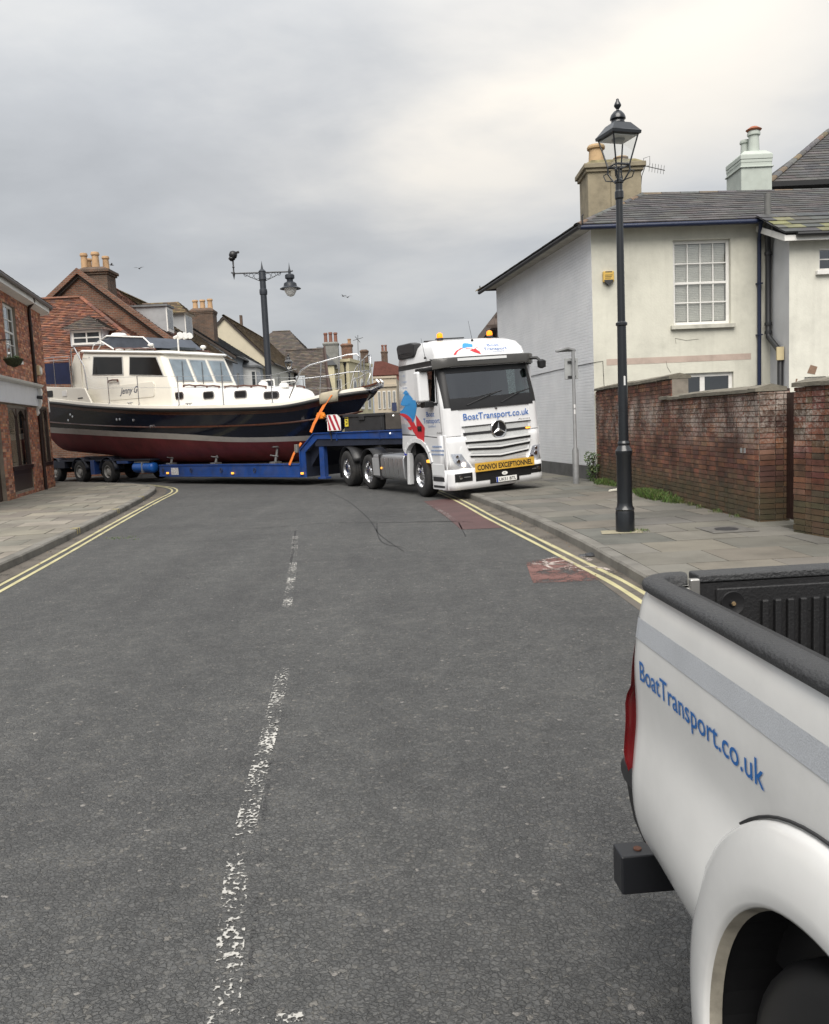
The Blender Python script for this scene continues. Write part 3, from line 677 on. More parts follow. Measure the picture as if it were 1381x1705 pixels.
# front lower module and bumper
def front_block(name, z0, z1, m, off=0., y0=.0, y1=CW, back=.25, nz=5, bevel=.01, zf=None):
    b = MB(); ys = [y0+(y1-y0)*t for t in (0, .012, .03, .055, .085, .15, .25, .35, .5, .65, .75, .85, .915, .945, .97, .988, 1)]
    zz = lin(z0, z1, nz)
    b.grid(lambda y, z: V((fx(y, z, off), y, z)), ys, zz)
    b.grid(lambda y, t: V((fx(y, z1, off) if t == 0 else fx(y, z1, off)-back*.5, y, z1)), ys, [0, 1]); b.grid(lambda y, t: V((fx(y, z0, off)-back*.5 if t == 0 else fx(y, z0, off), y, z0)), ys, [0, 1])
    for y in (y0, y1): b.poly([V((fx(y, z0, off)-back, y, z0)), V((fx(y, z0, off), y, z0)), V((fx(y, z1, off), y, z1)), V((fx(y, z1, off)-back, y, z1))])
    return weld(b.build(name, m, lorry, ang=40))
front_block('lower_front_panel', .66, 1.40, PW, .0)
front_block('bumper', .215, .655, PW, .012)
b = MB(); b.box(.45, 1.15, .12, CW-.12, .25, 1.36); b.build('engine_bay', BLK, lorry)
# grille
vee = lambda a: (lambda y: -a*(1-abs(y-1.25)/.85))
rows = [(1.415, 1.535, .40, 2.10, .0), (1.26, 1.385, .42, 2.08, .02), (1.135, 1.235, .46, 2.05, .045), (.975, 1.10, .49, 2.02, .065), (.83, .945, .56, 1.96, .075)]
for z0, z1, y0, y1, a in rows: front_strip('grille_mesh', y0+.05, y1-.05, z0, z1, PERF, .010, 13, 2, zf=vee(a))
for z0, z1, y0, y1, a in [(1.535, 1.556, .38, 2.13, 0), (1.225, 1.265, .42, 2.08, .025), (1.09, 1.125, .46, 2.05, .05), (.93, .965, .50, 2.0, .07)]: front_strip('grille_bar', y0, y1, z0, z1, DGR if z0 > 1.5 else PW2, .026, 13, 2, zf=vee(a))
for z0, z1, y0, y1, a in [(1.368, 1.418, .40, 2.10, .01), (1.185, 1.225, .43, 2.07, .03), (1.045, 1.095, .48, 2.04, .055), (.898, .940, .52, 1.99, .075)]: front_strip('grille_slot', y0, y1, z0, z1, BLK, .022, 13, 2, zf=vee(a))
front_strip('indicator_lamp', 1.97, 2.09, 1.375, 1.41, AMB2, .03, 4, 2)
for y0 in (.36, 2.08): front_strip('corner_panel', .02 if y0 < 1 else 2.12, .34 if y0 < 1 else CW-.02, 1.37, 1.95, PW, .012, 9, 4)
# emblem: ring, dark disc, three-pointed star
SC = V((fx(1.26, 1.43, .03), 1.26, 1.43)); MY = Matrix.Rotation(math.pi/2, 3, 'Y')
b = MB(); b.lathe([(.165, -.02), (.195, -.005), (.198, .018), (.185, .03), (.168, .024), (.163, .0)], SC, 32, MY, cap=False); em = b.build('emblem', CHR, lorry, ang=50)
b = MB(); b.lathe([(.001, .006), (.166, .006)], SC, 32, MY, cap=False); b.build('emblem_disc', BLK, em)
b = MB()
for k in range(3):
    a = math.pi/2+k*2*math.pi/3; tip = V((.022, .16*math.cos(a), .16*math.sin(a))); hub = V((.04, 0, 0))
    l_ = V((.016, .034*math.cos(a+1.047), .034*math.sin(a+1.047))); r_ = V((.016, .034*math.cos(a-1.047), .034*math.sin(a-1.047)))
    b.add([SC+tip, SC+hub, SC+l_, SC+r_], [(0, 2, 1), (0, 1, 3)])
b.build('emblem_star', CHR, em)
b = MB(); b.lathe([(.0, .016), (.028, .014), (.035, .0)], (fx(1.26, 1.89, .0), 1.26, 1.885), 16, MY, cap=False); b.build('badge', CHR, lorry)
# headlights
def headlight(sgn):
    Y = lambda y: y if sgn < 0 else CW-y
    pts = [(.07, 1.0), (.12, .80), (.24, .70), (.50, .665), (.47, .74), (.36, .88), (.30, .985)]
    pan = [(.03, 1.13), (.06, .72), (.25, .66), (.54, .655), (.44, .84), (.34, 1.13)]
    b = MB(); P = [V((fx(Y(y), z, .014), Y(y), z)) for y, z in pan]; b.prism(P, (-.03, 0, 0)); hl = b.build('headlight', DGR if False else PW2, lorry)
    b = MB(); P = [V((fx(Y(y), z, .019), Y(y), z)) for y, z in pts]; b.poly(P); b.build('reflector', mat('lamp_reflector', (.62, .63, .65), .22, .0, var=.15, vs_=18, wmap='obj'), hl)
    b = MB(); P = [V((fx(Y(y), z, .034), Y(y), z)) for y, z in pts]; b.prism(P, (-.004, 0, 0)); b.build('lens', LENS, hl)
    for (y, z, r, m) in ((.22, .82, .05, CHR), (.34, .745, .055, WARM if sgn < 0 else CHR), (.20, .93, .035, CHR)):
        b = MB(); b.lathe([(r, .0), (r*.85, .010), (r*.3, .012)], (fx(Y(y), z, .019), Y(y), z), 14, MY); b.build('bulb', m, hl)
headlight(-1); headlight(1)
# fog-lamp boxes, lower intake, plate
for y0, y1 in ((.10, .50), (1.98, 2.30)):
    fb = front_strip('fog_lamp_housing', y0, y1, .385, .565, BLK, .018, 6, 2)
    yy = y0+.12 if y0 < 1 else y1-.10
    b = MB(); b.lathe([(.045, 0), (.04, .02), (.01, .022)], (fx(yy, .48, .018), yy, .48), 14, MY); b.build('fog_lamp', LENS if False else CHR, fb)
    b = MB(); ya, yb = (y0+.19, y1-.05) if y0 < 1 else (y0+.04, y1-.17); b.box(fx(yb, .48, .02), fx(yb, .48, .03), ya, yb, .47, .487); b.build('running_light', ALU, fb)
front_strip('lower_intake', .58, 1.99, .36, .56, BLK, .018, 9, 2)
front_strip('plate_holder', .92, 1.66, .27, .42, BLK, .03, 7, 2)
b = MB(); b.box(1.465, 1.475, 1.05, 1.57, .29, .40); pl_ = b.build('number_plate', mat('plate_white', (.75, .75, .72), .5, var=.03), lorry)
b = MB(); b.box(1.476, 1.478, 1.05, 1.09, .29, .40); b.build('plate_flash', mat('plate_blue', (.02, .06, .35), .5, var=0), pl_)
lettering('plate_text', 'UK51 BTL', DARK_T, pl_, lambda u, v: V((1.4785, 1.115+u, .312+v)), width=.43, height=.066, bold=.012)
b = MB(); b.lathe([(.055, 0), (.055, .006)], (0, 0, 0), 20); ov = b.build('country_oval', mat('plate_white', (.75, .75, .72)), lorry); ov.location = (1.452, 1.28, .47); ov.rotation_euler = (0, math.pi/2, 0); ov.scale = (.7, 1.35, 1)
lettering('oval_text', 'UK', DARK_T, lorry, lambda u, v: V((1.4595, 1.245+u, .455+v)), height=.032, bold=.01)
# convoy board
b = MB(); b.box(1.455, 1.475, .55, 2.05, .56, .75); bo = b.build('convoy_board', mat('board_amber', (.56, .33, .045), .5, var=.08, vs_=5, wmap='obj'), lorry, bevel=.004)
lettering('board_text', 'CONVOI EXCEPTIONNEL', DARK_T, bo, lambda u, v: V((1.4765, .60+u, .598+v)), width=1.40, height=.112, bold=.032)
for y in (.75, 1.80): b = MB(); b.box(1.36, 1.456, y, y+.04, .62, .68); b.build('board_bracket', DGR, lorry)
# lettering and logos on the cab
lettering('front_lettering', 'BoatTransport.co.uk', BLUE_T, lorry, lambda u, v: V((fx(.44+u, 1.70+v, .016), .44+u, 1.685+v)), width=1.66, height=.145, bold=.006)
lettering('model_lettering', 'Actros', DARK_T, lorry, lambda u, v: V((fx(1.80+u, 1.6, .006), 1.80+u, 1.585+v)), width=.33, height=.035, shear=.4, spacing=1.15)
SP = lambda x0, z0, e=.0: (lambda u, v: V((x0+u, interp(INS, z0+v)-.006-e, z0+v)))
lettering('door_lettering', 'Boat', BLUE_T, lorry, SP(.44, 1.82), width=.38, height=.115); lettering('door_lettering', 'Transport', BLUE_T, lorry, SP(.26, 1.675), width=.80, height=.115); lettering('door_lettering', 'Limited', GREY_T, lorry, SP(.48, 1.585), width=.36, height=.055)
for k, s in enumerate(('UK', 'Ireland', 'Europe', 'Scandinavia')): lettering('list_lettering', '> '+s, GREY_T, lorry, SP(-.78, 2.76-.135*k), height=.055)
lettering('model_lettering', '2451', DARK_T, lorry, SP(.86, 1.44), width=.27, height=.036, shear=.3)
for k in range(3):
    b = MB()
    x = .55 if k else .62
    while x < (1.12 if k else 1.05):
        wd = uni(.02, .05); b.box(x, x+wd, -.0075, -.0060, 1.145-.085*k, 1.18-.085*k); x += wd+.014
    b.build('small_print', GREY_T, lorry)
def decal(name, pts, m, pos, parent=lorry):
    b = MB(); b.poly([pos(u, v) for u, v in pts]); return b.build(name, m, parent)
def arc(p, q, bend, n=8):
    p, q = V((*p, 0)), V((*q, 0)); d = q-p; nn = V((-d.y, d.x, 0)); return [tuple((p.lerp(q, t)+nn*bend*4*t*(1-t))[:2]) for t in lin(0, 1, n)]
side = lambda u, v: V((u, interp(INS, v)-.0065, v))
# boat shape in light blue, red swoosh with arrowhead
decal('boat_logo', arc((-.95, 1.98), (-.55, 2.17), -.08)+arc((-.55, 2.17), (-.05, 2.20), .06)+arc((-.0, 2.08), (-.30, 1.70), .06)+arc((-.36, 1.74), (-.95, 1.98), .12), SKY_T, side)
decal('boat_logo', arc((-.86, 2.17), (-.62, 2.36), .05)+arc((-.52, 2.38), (-.20, 2.24), .06)+arc((-.22, 2.21), (-.86, 2.13), .1), SKY_T, side)
decal('boat_logo', arc((-.72, 2.385), (-.42, 2.37), .25)+[(-.5, 2.33)], SKY_T, side)
decal('swoosh_logo', arc((-.96, 1.93), (-.12, 1.60), .12)+[(-.10, 1.88), (.30, 1.585), (.17, 1.14)]+arc((-.32, 1.50), (-.96, 1.90), -.10), RED_T, side)
decal('swoosh_logo', [(-.60, 1.60), (-.36, 1.62), (-.40, 1.53), (-.54, 1.55)], RED_T, lambda u, v: side(u, v)+V((0, -.001, 0)))
roofp = lambda y, z: V((fx(y, z, .006), y, z))
def roofsurf(y, s):      # s = height on the raked roof front
    return V((fx(y, s, .008), y, s))
def roof_decal(name, pts, m):
    b = MB(); b.poly([roofsurf(u, v) for u, v in pts]); return b.build(name, m, lorry)
roof_decal('swoosh_logo', arc((.46, 3.09), (.76, 3.235), .12)+arc((.66, 3.20), (.52, 3.09), -.1), RED_T)
roof_decal('boat_logo', arc((.72, 3.22), (.80, 3.33), .05)+arc((.85, 3.34), (1.02, 3.30), .04)+[(.98, 3.24), (.86, 3.245)], SKY_T)
roof_decal('swoosh_logo', [(.78, 3.222), (.90, 3.222), (.98, 3.19), (1.10, 3.235), (1.12, 3.07), (.96, 3.13)], RED_T)
lettering('roof_lettering', 'Boat', BLUE_T, lorry, lambda u, v: roofsurf(1.36+u, 3.235+v*.85), width=.29, height=.075)
lettering('roof_lettering', 'Transport', BLUE_T, lorry, lambda u, v: roofsurf(1.22+u, 3.15+v*.85), width=.60, height=.075)
lettering('roof_lettering', 'Limited', GREY_T, lorry, lambda u, v: roofsurf(1.44+u, 3.105+v*.85), width=.28, height=.035)
# sun visor
b = MB()
def vis(t, k):
    y = -.06+t*(CW+.12); e = min(t, 1-t); x = fx(min(max(y, .10), CW-.10), 2.9)+.15-(.14*max(0, 1-e/.07)**2)
    dz = .03*max(0, .16-e)/.16
    prof = [(-.10, 3.035), (.01, 3.03-dz*.3), (.03, 3.00), (.02, 2.84-dz), (-.005, 2.83-dz), (-.02, 2.98)]
    return V((x+prof[k][0], y, prof[k][1]))
b.grid(vis, lin(0, 1, 25), range(6)); b.grid(vis, lin(0, 1, 25), [5, 0]); weld(b.build('sun_visor', mat('smoked_visor', (.055, .053, .05), .25, var=.1, wmap='obj'), lorry, ang=50))
b = MB(); b.grid(lambda t, k: V((fx(.4+1.55*t, 2.9)+.188, .4+1.55*t, 3.0-.055*k+(.0 if k == 0 else -.0))), lin(.02, .80, 12), [0, 1]); b.build('visor_panel', PW2, lorry)
# roof side deflector (dark vent at the rear)
dp = [(-.95, 3.44), (-.86, 3.50), (-.2, 3.495), (.02, 3.45), (-.04, 3.2), (-.12, 3.16), (-.90, 3.17)]
for y, e in ((.035, .2), (CW-.035, -.2)):
    b = MB(); b.prism([V((x, y, z)) for x, z in dp], (0, e, 0)); b.build('roof_vent', DGR, lorry, bevel=.03)
    b = MB(); s = -.006 if y < 1 else .006
    for zz in (3.23, 3.27): b.box(-.84, -.16, min(y+s, y), max(y+s, y), zz, zz+.012)
    b.build('vent_lip', BLK, lorry)
# door seams, handle, window trim
def seam(pts, y=-.004, w=.012):
    b = MB()
    for (x0, z0), (x1, z1) in zip(pts, pts[1:]):
        dx, dz = x1-x0, z1-z0; l_ = math.hypot(dx, dz); nx, nz = -dz/l_*w/2, dx/l_*w/2
        I = lambda z: interp(INS, z)+y
        b.add([V((x0-nx, I(z0), z0-nz)), V((x1-nx, I(z1), z1-nz)), V((x1+nx, I(z1), z1+nz)), V((x0+nx, I(z0), z0+nz))], [(0, 1, 2, 3)])
    return b.build('door_seam', DGR, lorry)
seam([(-.02, 1.42), (-.02, 2.84), (.02, 2.88), (.98, 2.88), (1.0, 2.8), (1.09, 2.12), (1.10, 1.40)]); seam([(-.95, 1.44), (.1, 1.40), (1.16, 1.345)], w=.02)
seam([(-.95, 2.93), (1.06, 2.93)], w=.05)
for p0, p1 in (((.0, 2.08), (.0, 2.84)), ((.0, 2.84), (.94, 2.84)), ((.94, 2.84), (1.02, 2.08)), ((.0, 2.08), (1.02, 2.08))):
    seam([p0, p1], -.006, .06)
b = MB(); b.box(-.06, .14, -.012, .0, 1.50, 1.62); dh = b.build('door_handle', BLK, lorry, bevel=.01); b = MB(); b.box(-.03, .13, -.035, -.012, 1.56, 1.59); b.build('grip', DGR, dh, bevel=.006)
# mirrors
for y, s in ((.0, -1), (CW, 1)):
    ar = MB(); ar.box(.66, .95, min(y, y+s*.30) if s < 0 else y-.05, y+.03 if s < 0 else y+.10, 2.79, 2.86); ar.box(.62, .86, (y-.22) if s < 0 else y-.04, y if s < 0 else y+.10, 2.02, 2.15); ar.box(.64, .70, min(y+s*.02, y+s*.09), max(y+s*.02, y+s*.09), 2.10, 2.82); m_ = ar.build('mirror', BLK, lorry, bevel=.02)
    yy = sorted((y+s*.08, y+s*.34)) if s < 0 else (y-.02, y+.14); mb = MB(); mb.box(.62, .86, yy[0], yy[1], 2.14, 2.80); mb.build('mirror_housing', PW, m_, bevel=.05, seg=3)
    mb = MB(); mb.box(.602, .618, yy[0]+.03, yy[1]-.03, 2.18, 2.76); mb.build('mirror_glass', CHR, m_)
b = MB(); b.tube([V((1.15, 2.28, 2.92)), V((1.32, 2.40, 2.90)), V((1.40, 2.46, 2.80))], .035, 8); b.lathe([(.02, -.10), (.09, -.07), (.10, .06), (.03, .10)], (1.40, 2.46, 2.76), 12); b.build('kerb_mirror', BLK, lorry, ang=40)
# wipers
for y0, y1 in ((.55, 1.35), (1.40, 2.10)):
    b = MB(); b.tube([V((fx(y0, 2.0, .03), y0, 2.0)), V((fx(y1-.25, 2.17, .04), y1-.25, 2.17)), V((fx(y1, 2.23, .03), y1, 2.23))], .012, 6); b.tube([V((fx(y0+.1, 2.14, .02), y0+.1, 2.13)), V((fx(y1+.12, 2.25, .02), y1+.12, 2.25))], .009, 6); b.build('wiper', BLK, lorry)
# beacons, roof bar, lamps, aerials
b = MB(); b.box(.28, .34, .45, 1.15, 3.49, 3.515); b.box(.0, .06, .3, CW-.3, 3.47, 3.50); b.build('roof_bar', DGR, lorry)
for y in (.56, 1.84):
    x, z = (.30, 3.475); b = MB(); b.lathe([(.075, 0), (.07, .05)], (x, y, z), 16); bc = b.build('beacon', DGR, lorry)
    b = MB(); b.lathe([(.062, .05), (.068, .09), (.06, .14), (.02, .165)], (x, y, z), 16); b.build('beacon_dome', AMB, bc)
for y in (.15, 2.16):
    b = MB(); b.lathe([(.035, 0), (.03, .02), (.01, .025)], (fx(y, 3.06, .0), y, 3.085), 12, MY); b.build('marker_lamp', WLIT, lorry)
for y, z, p in ((-.0, 3.1, (.55, .03, 3.07)), (0, 0, (.75, 1.12, 3.38)), (0, 0, (.3, 2.05, 3.44))):
    b = MB(); b.lathe([(.03, 0), (.028, .03), (.012, .05)], p, 10); b.tube([V(p)+V((0, 0, .04)), V(p)+V((-.06, -.03, .45))], [.006, .003], 6); b.build('aerial', BLK, lorry)
b = MB(); b.box(.30, .44, -.03, .03, .80, .865); b.build('side_indicator', AMB2, lorry, bevel=.01)
# wheels
def wheel(parent, x, y, r, w, side, rimr, steer=0., polished=True, name='wheel', deep=.06, rubber=None):
    e = thing(name, '', ''); del e['label']; del e['category']; e.parent = parent; e.location = (x, y, r); e.rotation_euler = (0, 0, steer)
    MX = Matrix.Rotation(math.pi/2*side, 3, 'X')    # lathe z -> outward (-y for side=1)
    b = MB(); t = r-rimr
    b.lathe([(rimr*.96, -w*.5), (rimr+t*.35, -w*.53), (r-.045, -w*.5), (r-.012, -w*.44), (r, -w*.36), (r, w*.36), (r-.012, w*.44), (r-.045, w*.5), (rimr+t*.35, w*.53), (rimr*.99, w*.49), (rimr*.97, w*.40)], (0, 0, 0), 40, MX, cap=False)
    b.build('tyre', rubber or RUB, e, ang=35)
    b = MB()
    for q in (-.22, 0, .22): b.lathe([(r+.001, w*q-.006), (r+.0015, w*q+.006)], (0, 0, 0), 40, MX, cap=False)
    b.build('tread_groove', BLK, e)
    b = MB(); m = CHR if polished else mat('grey_wheel_steel', (.30, .295, .28), .55, var=.2, vs_=5, dirt=.3)
    b.lathe([(rimr*.985, w*.48), (rimr*.93, w*.5), (rimr*.88, w*.42), (rimr*.84, w*.42-deep), (rimr*.60, w*.42-deep*.7), (rimr*.45, w*.42-deep*.1), (rimr*.40, w*.44), (rimr*.2, w*.46), (.001, w*.465)], (0, 0, 0), 36, MX, cap=False)
    rm = b.build('rim', m, e, ang=30)
    b = MB()
    for k in range(10):
        a = 2*math.pi*k/10; p = V((rimr*.72*math.cos(a), rimr*.72*math.sin(a), w*.42-deep*.86)); b.lathe([(rimr*.075, -.005), (rimr*.075, .012)], MX @ p, 8, MX)
    b.build('hand_hole', BLK, rm)
    b = MB()
    for k in range(10):
        a = 2*math.pi*(k+.5)/10; p = V((rimr*.50*math.cos(a), rimr*.50*math.sin(a), w*.42-deep*.3)); b.lathe([(.016, 0), (.014, .03)], MX @ p, 6, MX)
    b.build('wheel_nut', m, rm); return e
wheel(lorry, -.13, .16, .50, .32, 1, .30, math.radians(-6)); wheel(lorry, -.13, CW-.16, .50, .32, -1, .30, math.radians(-6))
XM, XR = -3.35, -4.95
for x, r in ((XM, .46), (XR, .50)):
    wheel(lorry, x, .19, r, .34, 1, .29, deep=.10); wheel(lorry, x, CW-.19, r, .34, -1, .29, deep=.10)
# chassis, tanks, guards
b = MB(); b.box(-5.7, 1.0, .72, .80, .72, 1.0); b.box(-5.7, 1.0, 1.60, 1.68, .72, 1.0)
for x in (-.9, -2.2, -3.0, -4.1, -5.6): b.box(x, x+.1, .8, 1.6, .76, .96)
b.cyl((-.13, .3, .5), (-.13, 2.1, .5), .08); b.cyl((XM, .3, .46), (XM, 2.1, .46), .08); b.cyl((XR, .3, .5), (XR, 2.1, .5), .11); b.lathe([(.1, -.25), (.25, -.12), (.25, .12), (.1, .25)], (XR, 1.2, .5), 14)
b.build('chassis', mat('chassis_grey', (.03, .03, .033), .6, var=.2), lorry)
b = MB()
for x0, x1 in ((-2.95, -1.05),):
    prof = [(.03, .36), (.0, .42), (.0, .84), (.05, .93), (.60, .93), (.64, .86), (.64, .38), (.60, .32), (.08, .32)]
    b.prism([V((x0, y, z)) for y, z in prof], (x1-x0, 0, 0))
ft = b.build('fuel_tank', ALU, lorry, bevel=.03, seg=3)
for x in (-1.35, -1.62, -1.89, -2.16):
    b = MB(); b.box(x-.02, x+.02, -.006, .0, .40, .86); b.build('tank_rib', CHR, ft, bevel=.004)
for x in (-2.45,):
    b = MB(); b.box(x-.05, x+.05, -.012, .67, .30, .95); b.build('tank_strap', DGR, ft, bevel=.01)
b = MB(); b.box(-2.95, -2.50, -.008, .0, .40, .85); b.build('tank_end_panel', mat('grey_panel', (.42, .43, .44), .5, .3, var=.1), ft, bevel=.004)
b = MB(); b.lathe([(.03, 0), (.025, .015)], (-2.38, -.005, .60), 10, Matrix.Rotation(math.pi/2, 3, 'X')); b.build('side_marker', AMB2, lorry)
b = MB(); b.lathe([(.10, 0), (.105, .03), (.10, .23), (.04, .25)], (-1.22, .25, .93), 14); b.build('air_filter', mat('blue_plastic', (.02, .03, .45), .35, var=.1), lorry, ang=40)
for xc, r in ((XM, .56), (XR, .60)):
    for yy in (.03, 1.95):
        b = MB(); b.grid(lambda a, y: V((xc+r*math.cos(a), y, .5+r*math.sin(a))), lin(math.radians(2 if xc == XM else 20), math.radians(165 if xc == XM else 178), 14), [yy, yy+.42])
        mg = b.build('mudguard', BLK, lorry, ang=40); s_ = mg.modifiers.new('solid', 'SOLIDIFY'); s_.thickness = .02
b = MB(); b.box(XR-.62, XR-.59, .03, .45, .22, .75); b.box(XM-.60, XM-.57, .04, .44, .30, .8); b.build('mudflap', BLK, lorry)
b = MB(); b.box(-5.9, -3.9, .62, 1.78, 1.02, 1.10); b.lathe([(.5, 1.10), (.5, 1.16)], (-4.45, 1.2, 0), 24); b.build('fifth_wheel', DGR, lorry)
b = MB(); b.box(-1.25, -1.0, .45, 1.95, 1.0, 2.1); b.tube([V((-1.2, 1.0, 1.9)), V((-1.9, .9, 1.4)), V((-2.6, 1.0, 1.5))], .025, 8); b.build('air_lines', BLK, lorry)
# ================================================================ LOW-LOADER TRAILER (local: x rearward, y towards the camera side, z up)
YAW = math.atan2(.617, -.787); T0 = (-2.9+1.25*.617, 24.2+1.25*.787, 0)
TB = mat('trailer_blue', (.010, .045, .19), .42, var=.22, vs_=2.5, dirt=.35, wmap='obj'); TBD = mat('trailer_dark', (.012, .016, .03), .6, var=.2, wmap='obj')
trailer = thing('low_loader_trailer', 'blue low-loader trailer with goosed neck carrying the motor boat', 'trailer', T0, (0, 0, YAW))
trailer['label'] = 'blue low-loader trailer with raised neck, carrying the motor boat'
for y0, y1 in ((1.13, 1.25), (-1.25, -1.13)):
    b = MB(); b.box(.55, 7.45, y0, y1, .29, .61); b.box(.55, 7.45, y0-.05, y1+.02, .61, .655); b.box(.55, 7.45, y0-.05, y1+.02, .245, .29); b.build('side_beam', TB, trailer, bevel=.006, seg=1)
b = MB()
for k in range(9): b.box(.7+k*.82, .8+k*.82, -1.13, 1.13, .34, .56)
b.box(.5, 8.2, -.45, .45, .30, .60); b.build('cross_members', TBD, trailer)
for k in range(8):
    b = MB(); b.box(.60, 7.4, -1.08+k*.27, -1.08+k*.27+.262, .60, .636+uni(0, .004)); b.build('deck_plank', mat('deck_wood', (.06, .05, .04), .9, var=.3, vs_=3, bump=.003, bs=30), trailer)
# neck
outer = [(-3.55, 1.54), (-.10, 1.54), (.52, 1.06), (.52, .245), (.30, .245), (.30, .98), (-.22, 1.36), (-3.55, 1.30)]
for y, e in ((1.25, -.03), (-1.25, .03)):
    b = MB(); b.prism([V((x, y-(.02 if y > 0 else -.02), z)) for x, z in outer], (0, e, 0)); b.build('neck_web', TB, trailer)
    for p, q in (((-3.55, 1.54), (-.10, 1.54)), ((-.10, 1.54), (.52, 1.06)), ((.52, 1.06), (.52, .245))):
        b = MB(); dx, dz = q[0]-p[0], q[1]-p[1]; l_ = math.hypot(dx, dz); nx, nz = dz/l_, -dx/l_
        b.obox(V((p[0], y*1.012, p[1])), V((dx, 0, dz)), V((nx*.03, 0, nz*.03)) if True else 0, V((0, -math.copysign(.17, y), 0))); b.build('neck_flange', TB, trailer)
    for x in (-1.0, -2.6):
        b = MB(); b.box(x-.012, x+.012, min(y*.93, y*1.008), max(y*.93, y*1.008), 1.30, 1.535); b.build('neck_stiffener', TB, trailer)
b = MB(); b.box(-3.55, -.1, -1.2, 1.2, 1.15, 1.50); b.box(.30, .50, -1.2, 1.2, .26, 1.0); b.prism([V((-.1, -1.0, 1.50)), V((-.1, -1.0, 1.0)), V((.3, -1.0, .55)), V((.48, -1.0, 1.0))], (0, 2.0, 0)); b.build('neck_frame', TBD, trailer)
for y in (1.02, -1.16):
    b = MB(); b.box(-.40, -.22, y, y+.16, .26, 1.2); b.box(-.46, -.16, y-.04, y+.20, .20, .26); b.box(-.36, -.26, y+.02, y+.14, .9, 1.3); b.build('landing_leg', TB, trailer, bevel=.008)
# rear bogie
for y in (.55, -.67):
    b = MB(); b.prism([V((x, y, z)) for x, z in ((7.4, .62), (8.3, .66), (9.6, .92), (15.2, .92), (15.2, .70), (9.7, .68), (8.4, .36), (7.4, .30))], (0, .12, 0)); b.build('bogie_beam', TBD, trailer)
b = MB(); b.box(8.0, 15.2, -1.2, 1.2, .80, .86); b.box(13.6, 15.2, -1.25, 1.25, .55, .80)
for x in (10.69, 12.62, 14.4): b.cyl((x, -1.1, .41), (x, 1.1, .41), .07)
b.build('bogie_deck', TBD, trailer)
for x in (10.69, 12.62, 14.4):
    for y, s in ((1.08, -1), (-1.08, 1)): wheel(trailer, x, y, .41, .30, s, .235, polished=False, deep=.10)
for x in (10.69, 12.62, 14.4):
    b = MB(); b.grid(lambda a, y: V((x+.50*math.cos(a), y, .44+.50*math.sin(a))), lin(.1, math.pi-.1, 14), [.84, 1.24]); g_ = b.build('mudguard', TBD, trailer, ang=40); g_.modifiers.new('solid', 'SOLIDIFY').thickness = .02
for q_ in ((11.52, 11.80, 1.0, 1.24, .30, .84), (9.4, 10.1, .9, 1.2, .70, .82)): b = MB(); b.box(*q_); b.build('bogie_bracket', TB, trailer, bevel=.01)
MXh = Matrix.Rotation(math.pi/2, 3, 'Y')
b = MB(); b.lathe([(.02, 0), (.13, .015), (.185, .07), (.19, .12), (.19, 1.10), (.185, 1.15), (.13, 1.21), (.02, 1.22)], (8.0, 1.02, .55), 20, MXh); at_ = b.build('air_tank', mat('tank_blue', (.012, .10, .40), .35, var=.15, wmap='obj'), trailer, ang=40)
b = MB(); b.box(8.15, 9.05, .95, 1.16, .735, .76); b.box(8.5, 8.56, .82, 1.22, .36, .75); b.build('tank_shield', ALU, at_)
b = MB(); b.box(6.35, 6.75, 1.272, 1.276, .31, .55); b.build('label_plate', mat('label_white', (.45, .45, .46), .6, var=.5, vs_=30), trailer)
for x in (6.95, 3.55, .42):
    b = MB(); b.box(x-.05, x+.05, 1.27, 1.30, .34, .40); b.build('marker_lamp', AMB2, trailer)
for x in (7.2, 5.65, 4.1, 2.5):
    b = MB(); b.tube([V((x, 1.285, .46))+V((.05*math.cos(a), 0, .07*math.sin(a))) for a in lin(0, 6.0, 12)], .012, 6, closed=True); b.build('lashing_ring', DGR, trailer)
for x, z1, y in ((7.15, 1.18, .95), (4.75, 1.10, .95), (2.0, 1.15, .85), (7.15, 1.18, -.95), (4.75, 1.10, -.95), (2.0, 1.15, -.85)):
    b = MB(); b.box(x-.12, x+.12, y-.14, y+.14, .64, .70); b.cyl((x, y, .70), (x-.05, y*.9, z1), .045, .035, 10); b.tube([V((x-.14, y, .86)), V((x+.16, y+.05, .90))], .02, 6); b.box(x-.16, x+.10, y*.9-.12, y*.9+.12, z1-.01, z1+.03); b.build('hull_support', mat('galvanised', (.20, .20, .20), .6, .4, var=.3, vs_=8), trailer)
b = MB(); b.box(-2.76, -1.32, .45, 1.24, 1.545, 1.98); b.box(-2.79, -1.29, .42, 1.265, 1.93, 2.01); b.box(-2.7, -2.66, 1.24, 1.26, 1.6, 1.93); b.box(-2.1, -1.9, 1.26, 1.285, 1.84, 1.96); tb_ = b.build('tool_box', DGR, trailer, bevel=.02)
b = MB(); b.box(-1.50, -1.37, 1.262, 1.268, 1.68, 1.93); st_ = b.build('warning_sticker', mat('sticker_yellow', (.62, .50, .05), .5, var=.05), tb_)
b = MB(); b.box(-1.495, -1.375, 1.269, 1.271, 1.89, 1.925); b.prism([V((-1.39, 1.269, 1.86)), V((-1.48, 1.269, 1.80)), V((-1.46, 1.269, 1.86))], (0, .002, 0)); b.prism([V((-1.48, 1.269, 1.79)), V((-1.39, 1.269, 1.75)), V((-1.46, 1.269, 1.73))], (0, .002, 0)); b.build('sticker_print', DARK_T, st_)
b = MB(); b.box(-3.40, -2.80, .40, 1.22, 1.545, 2.0); b.build('locker_box', mat('brown_grey_box', (.07, .062, .055), .5, var=.15, wmap='obj'), trailer, bevel=.02)
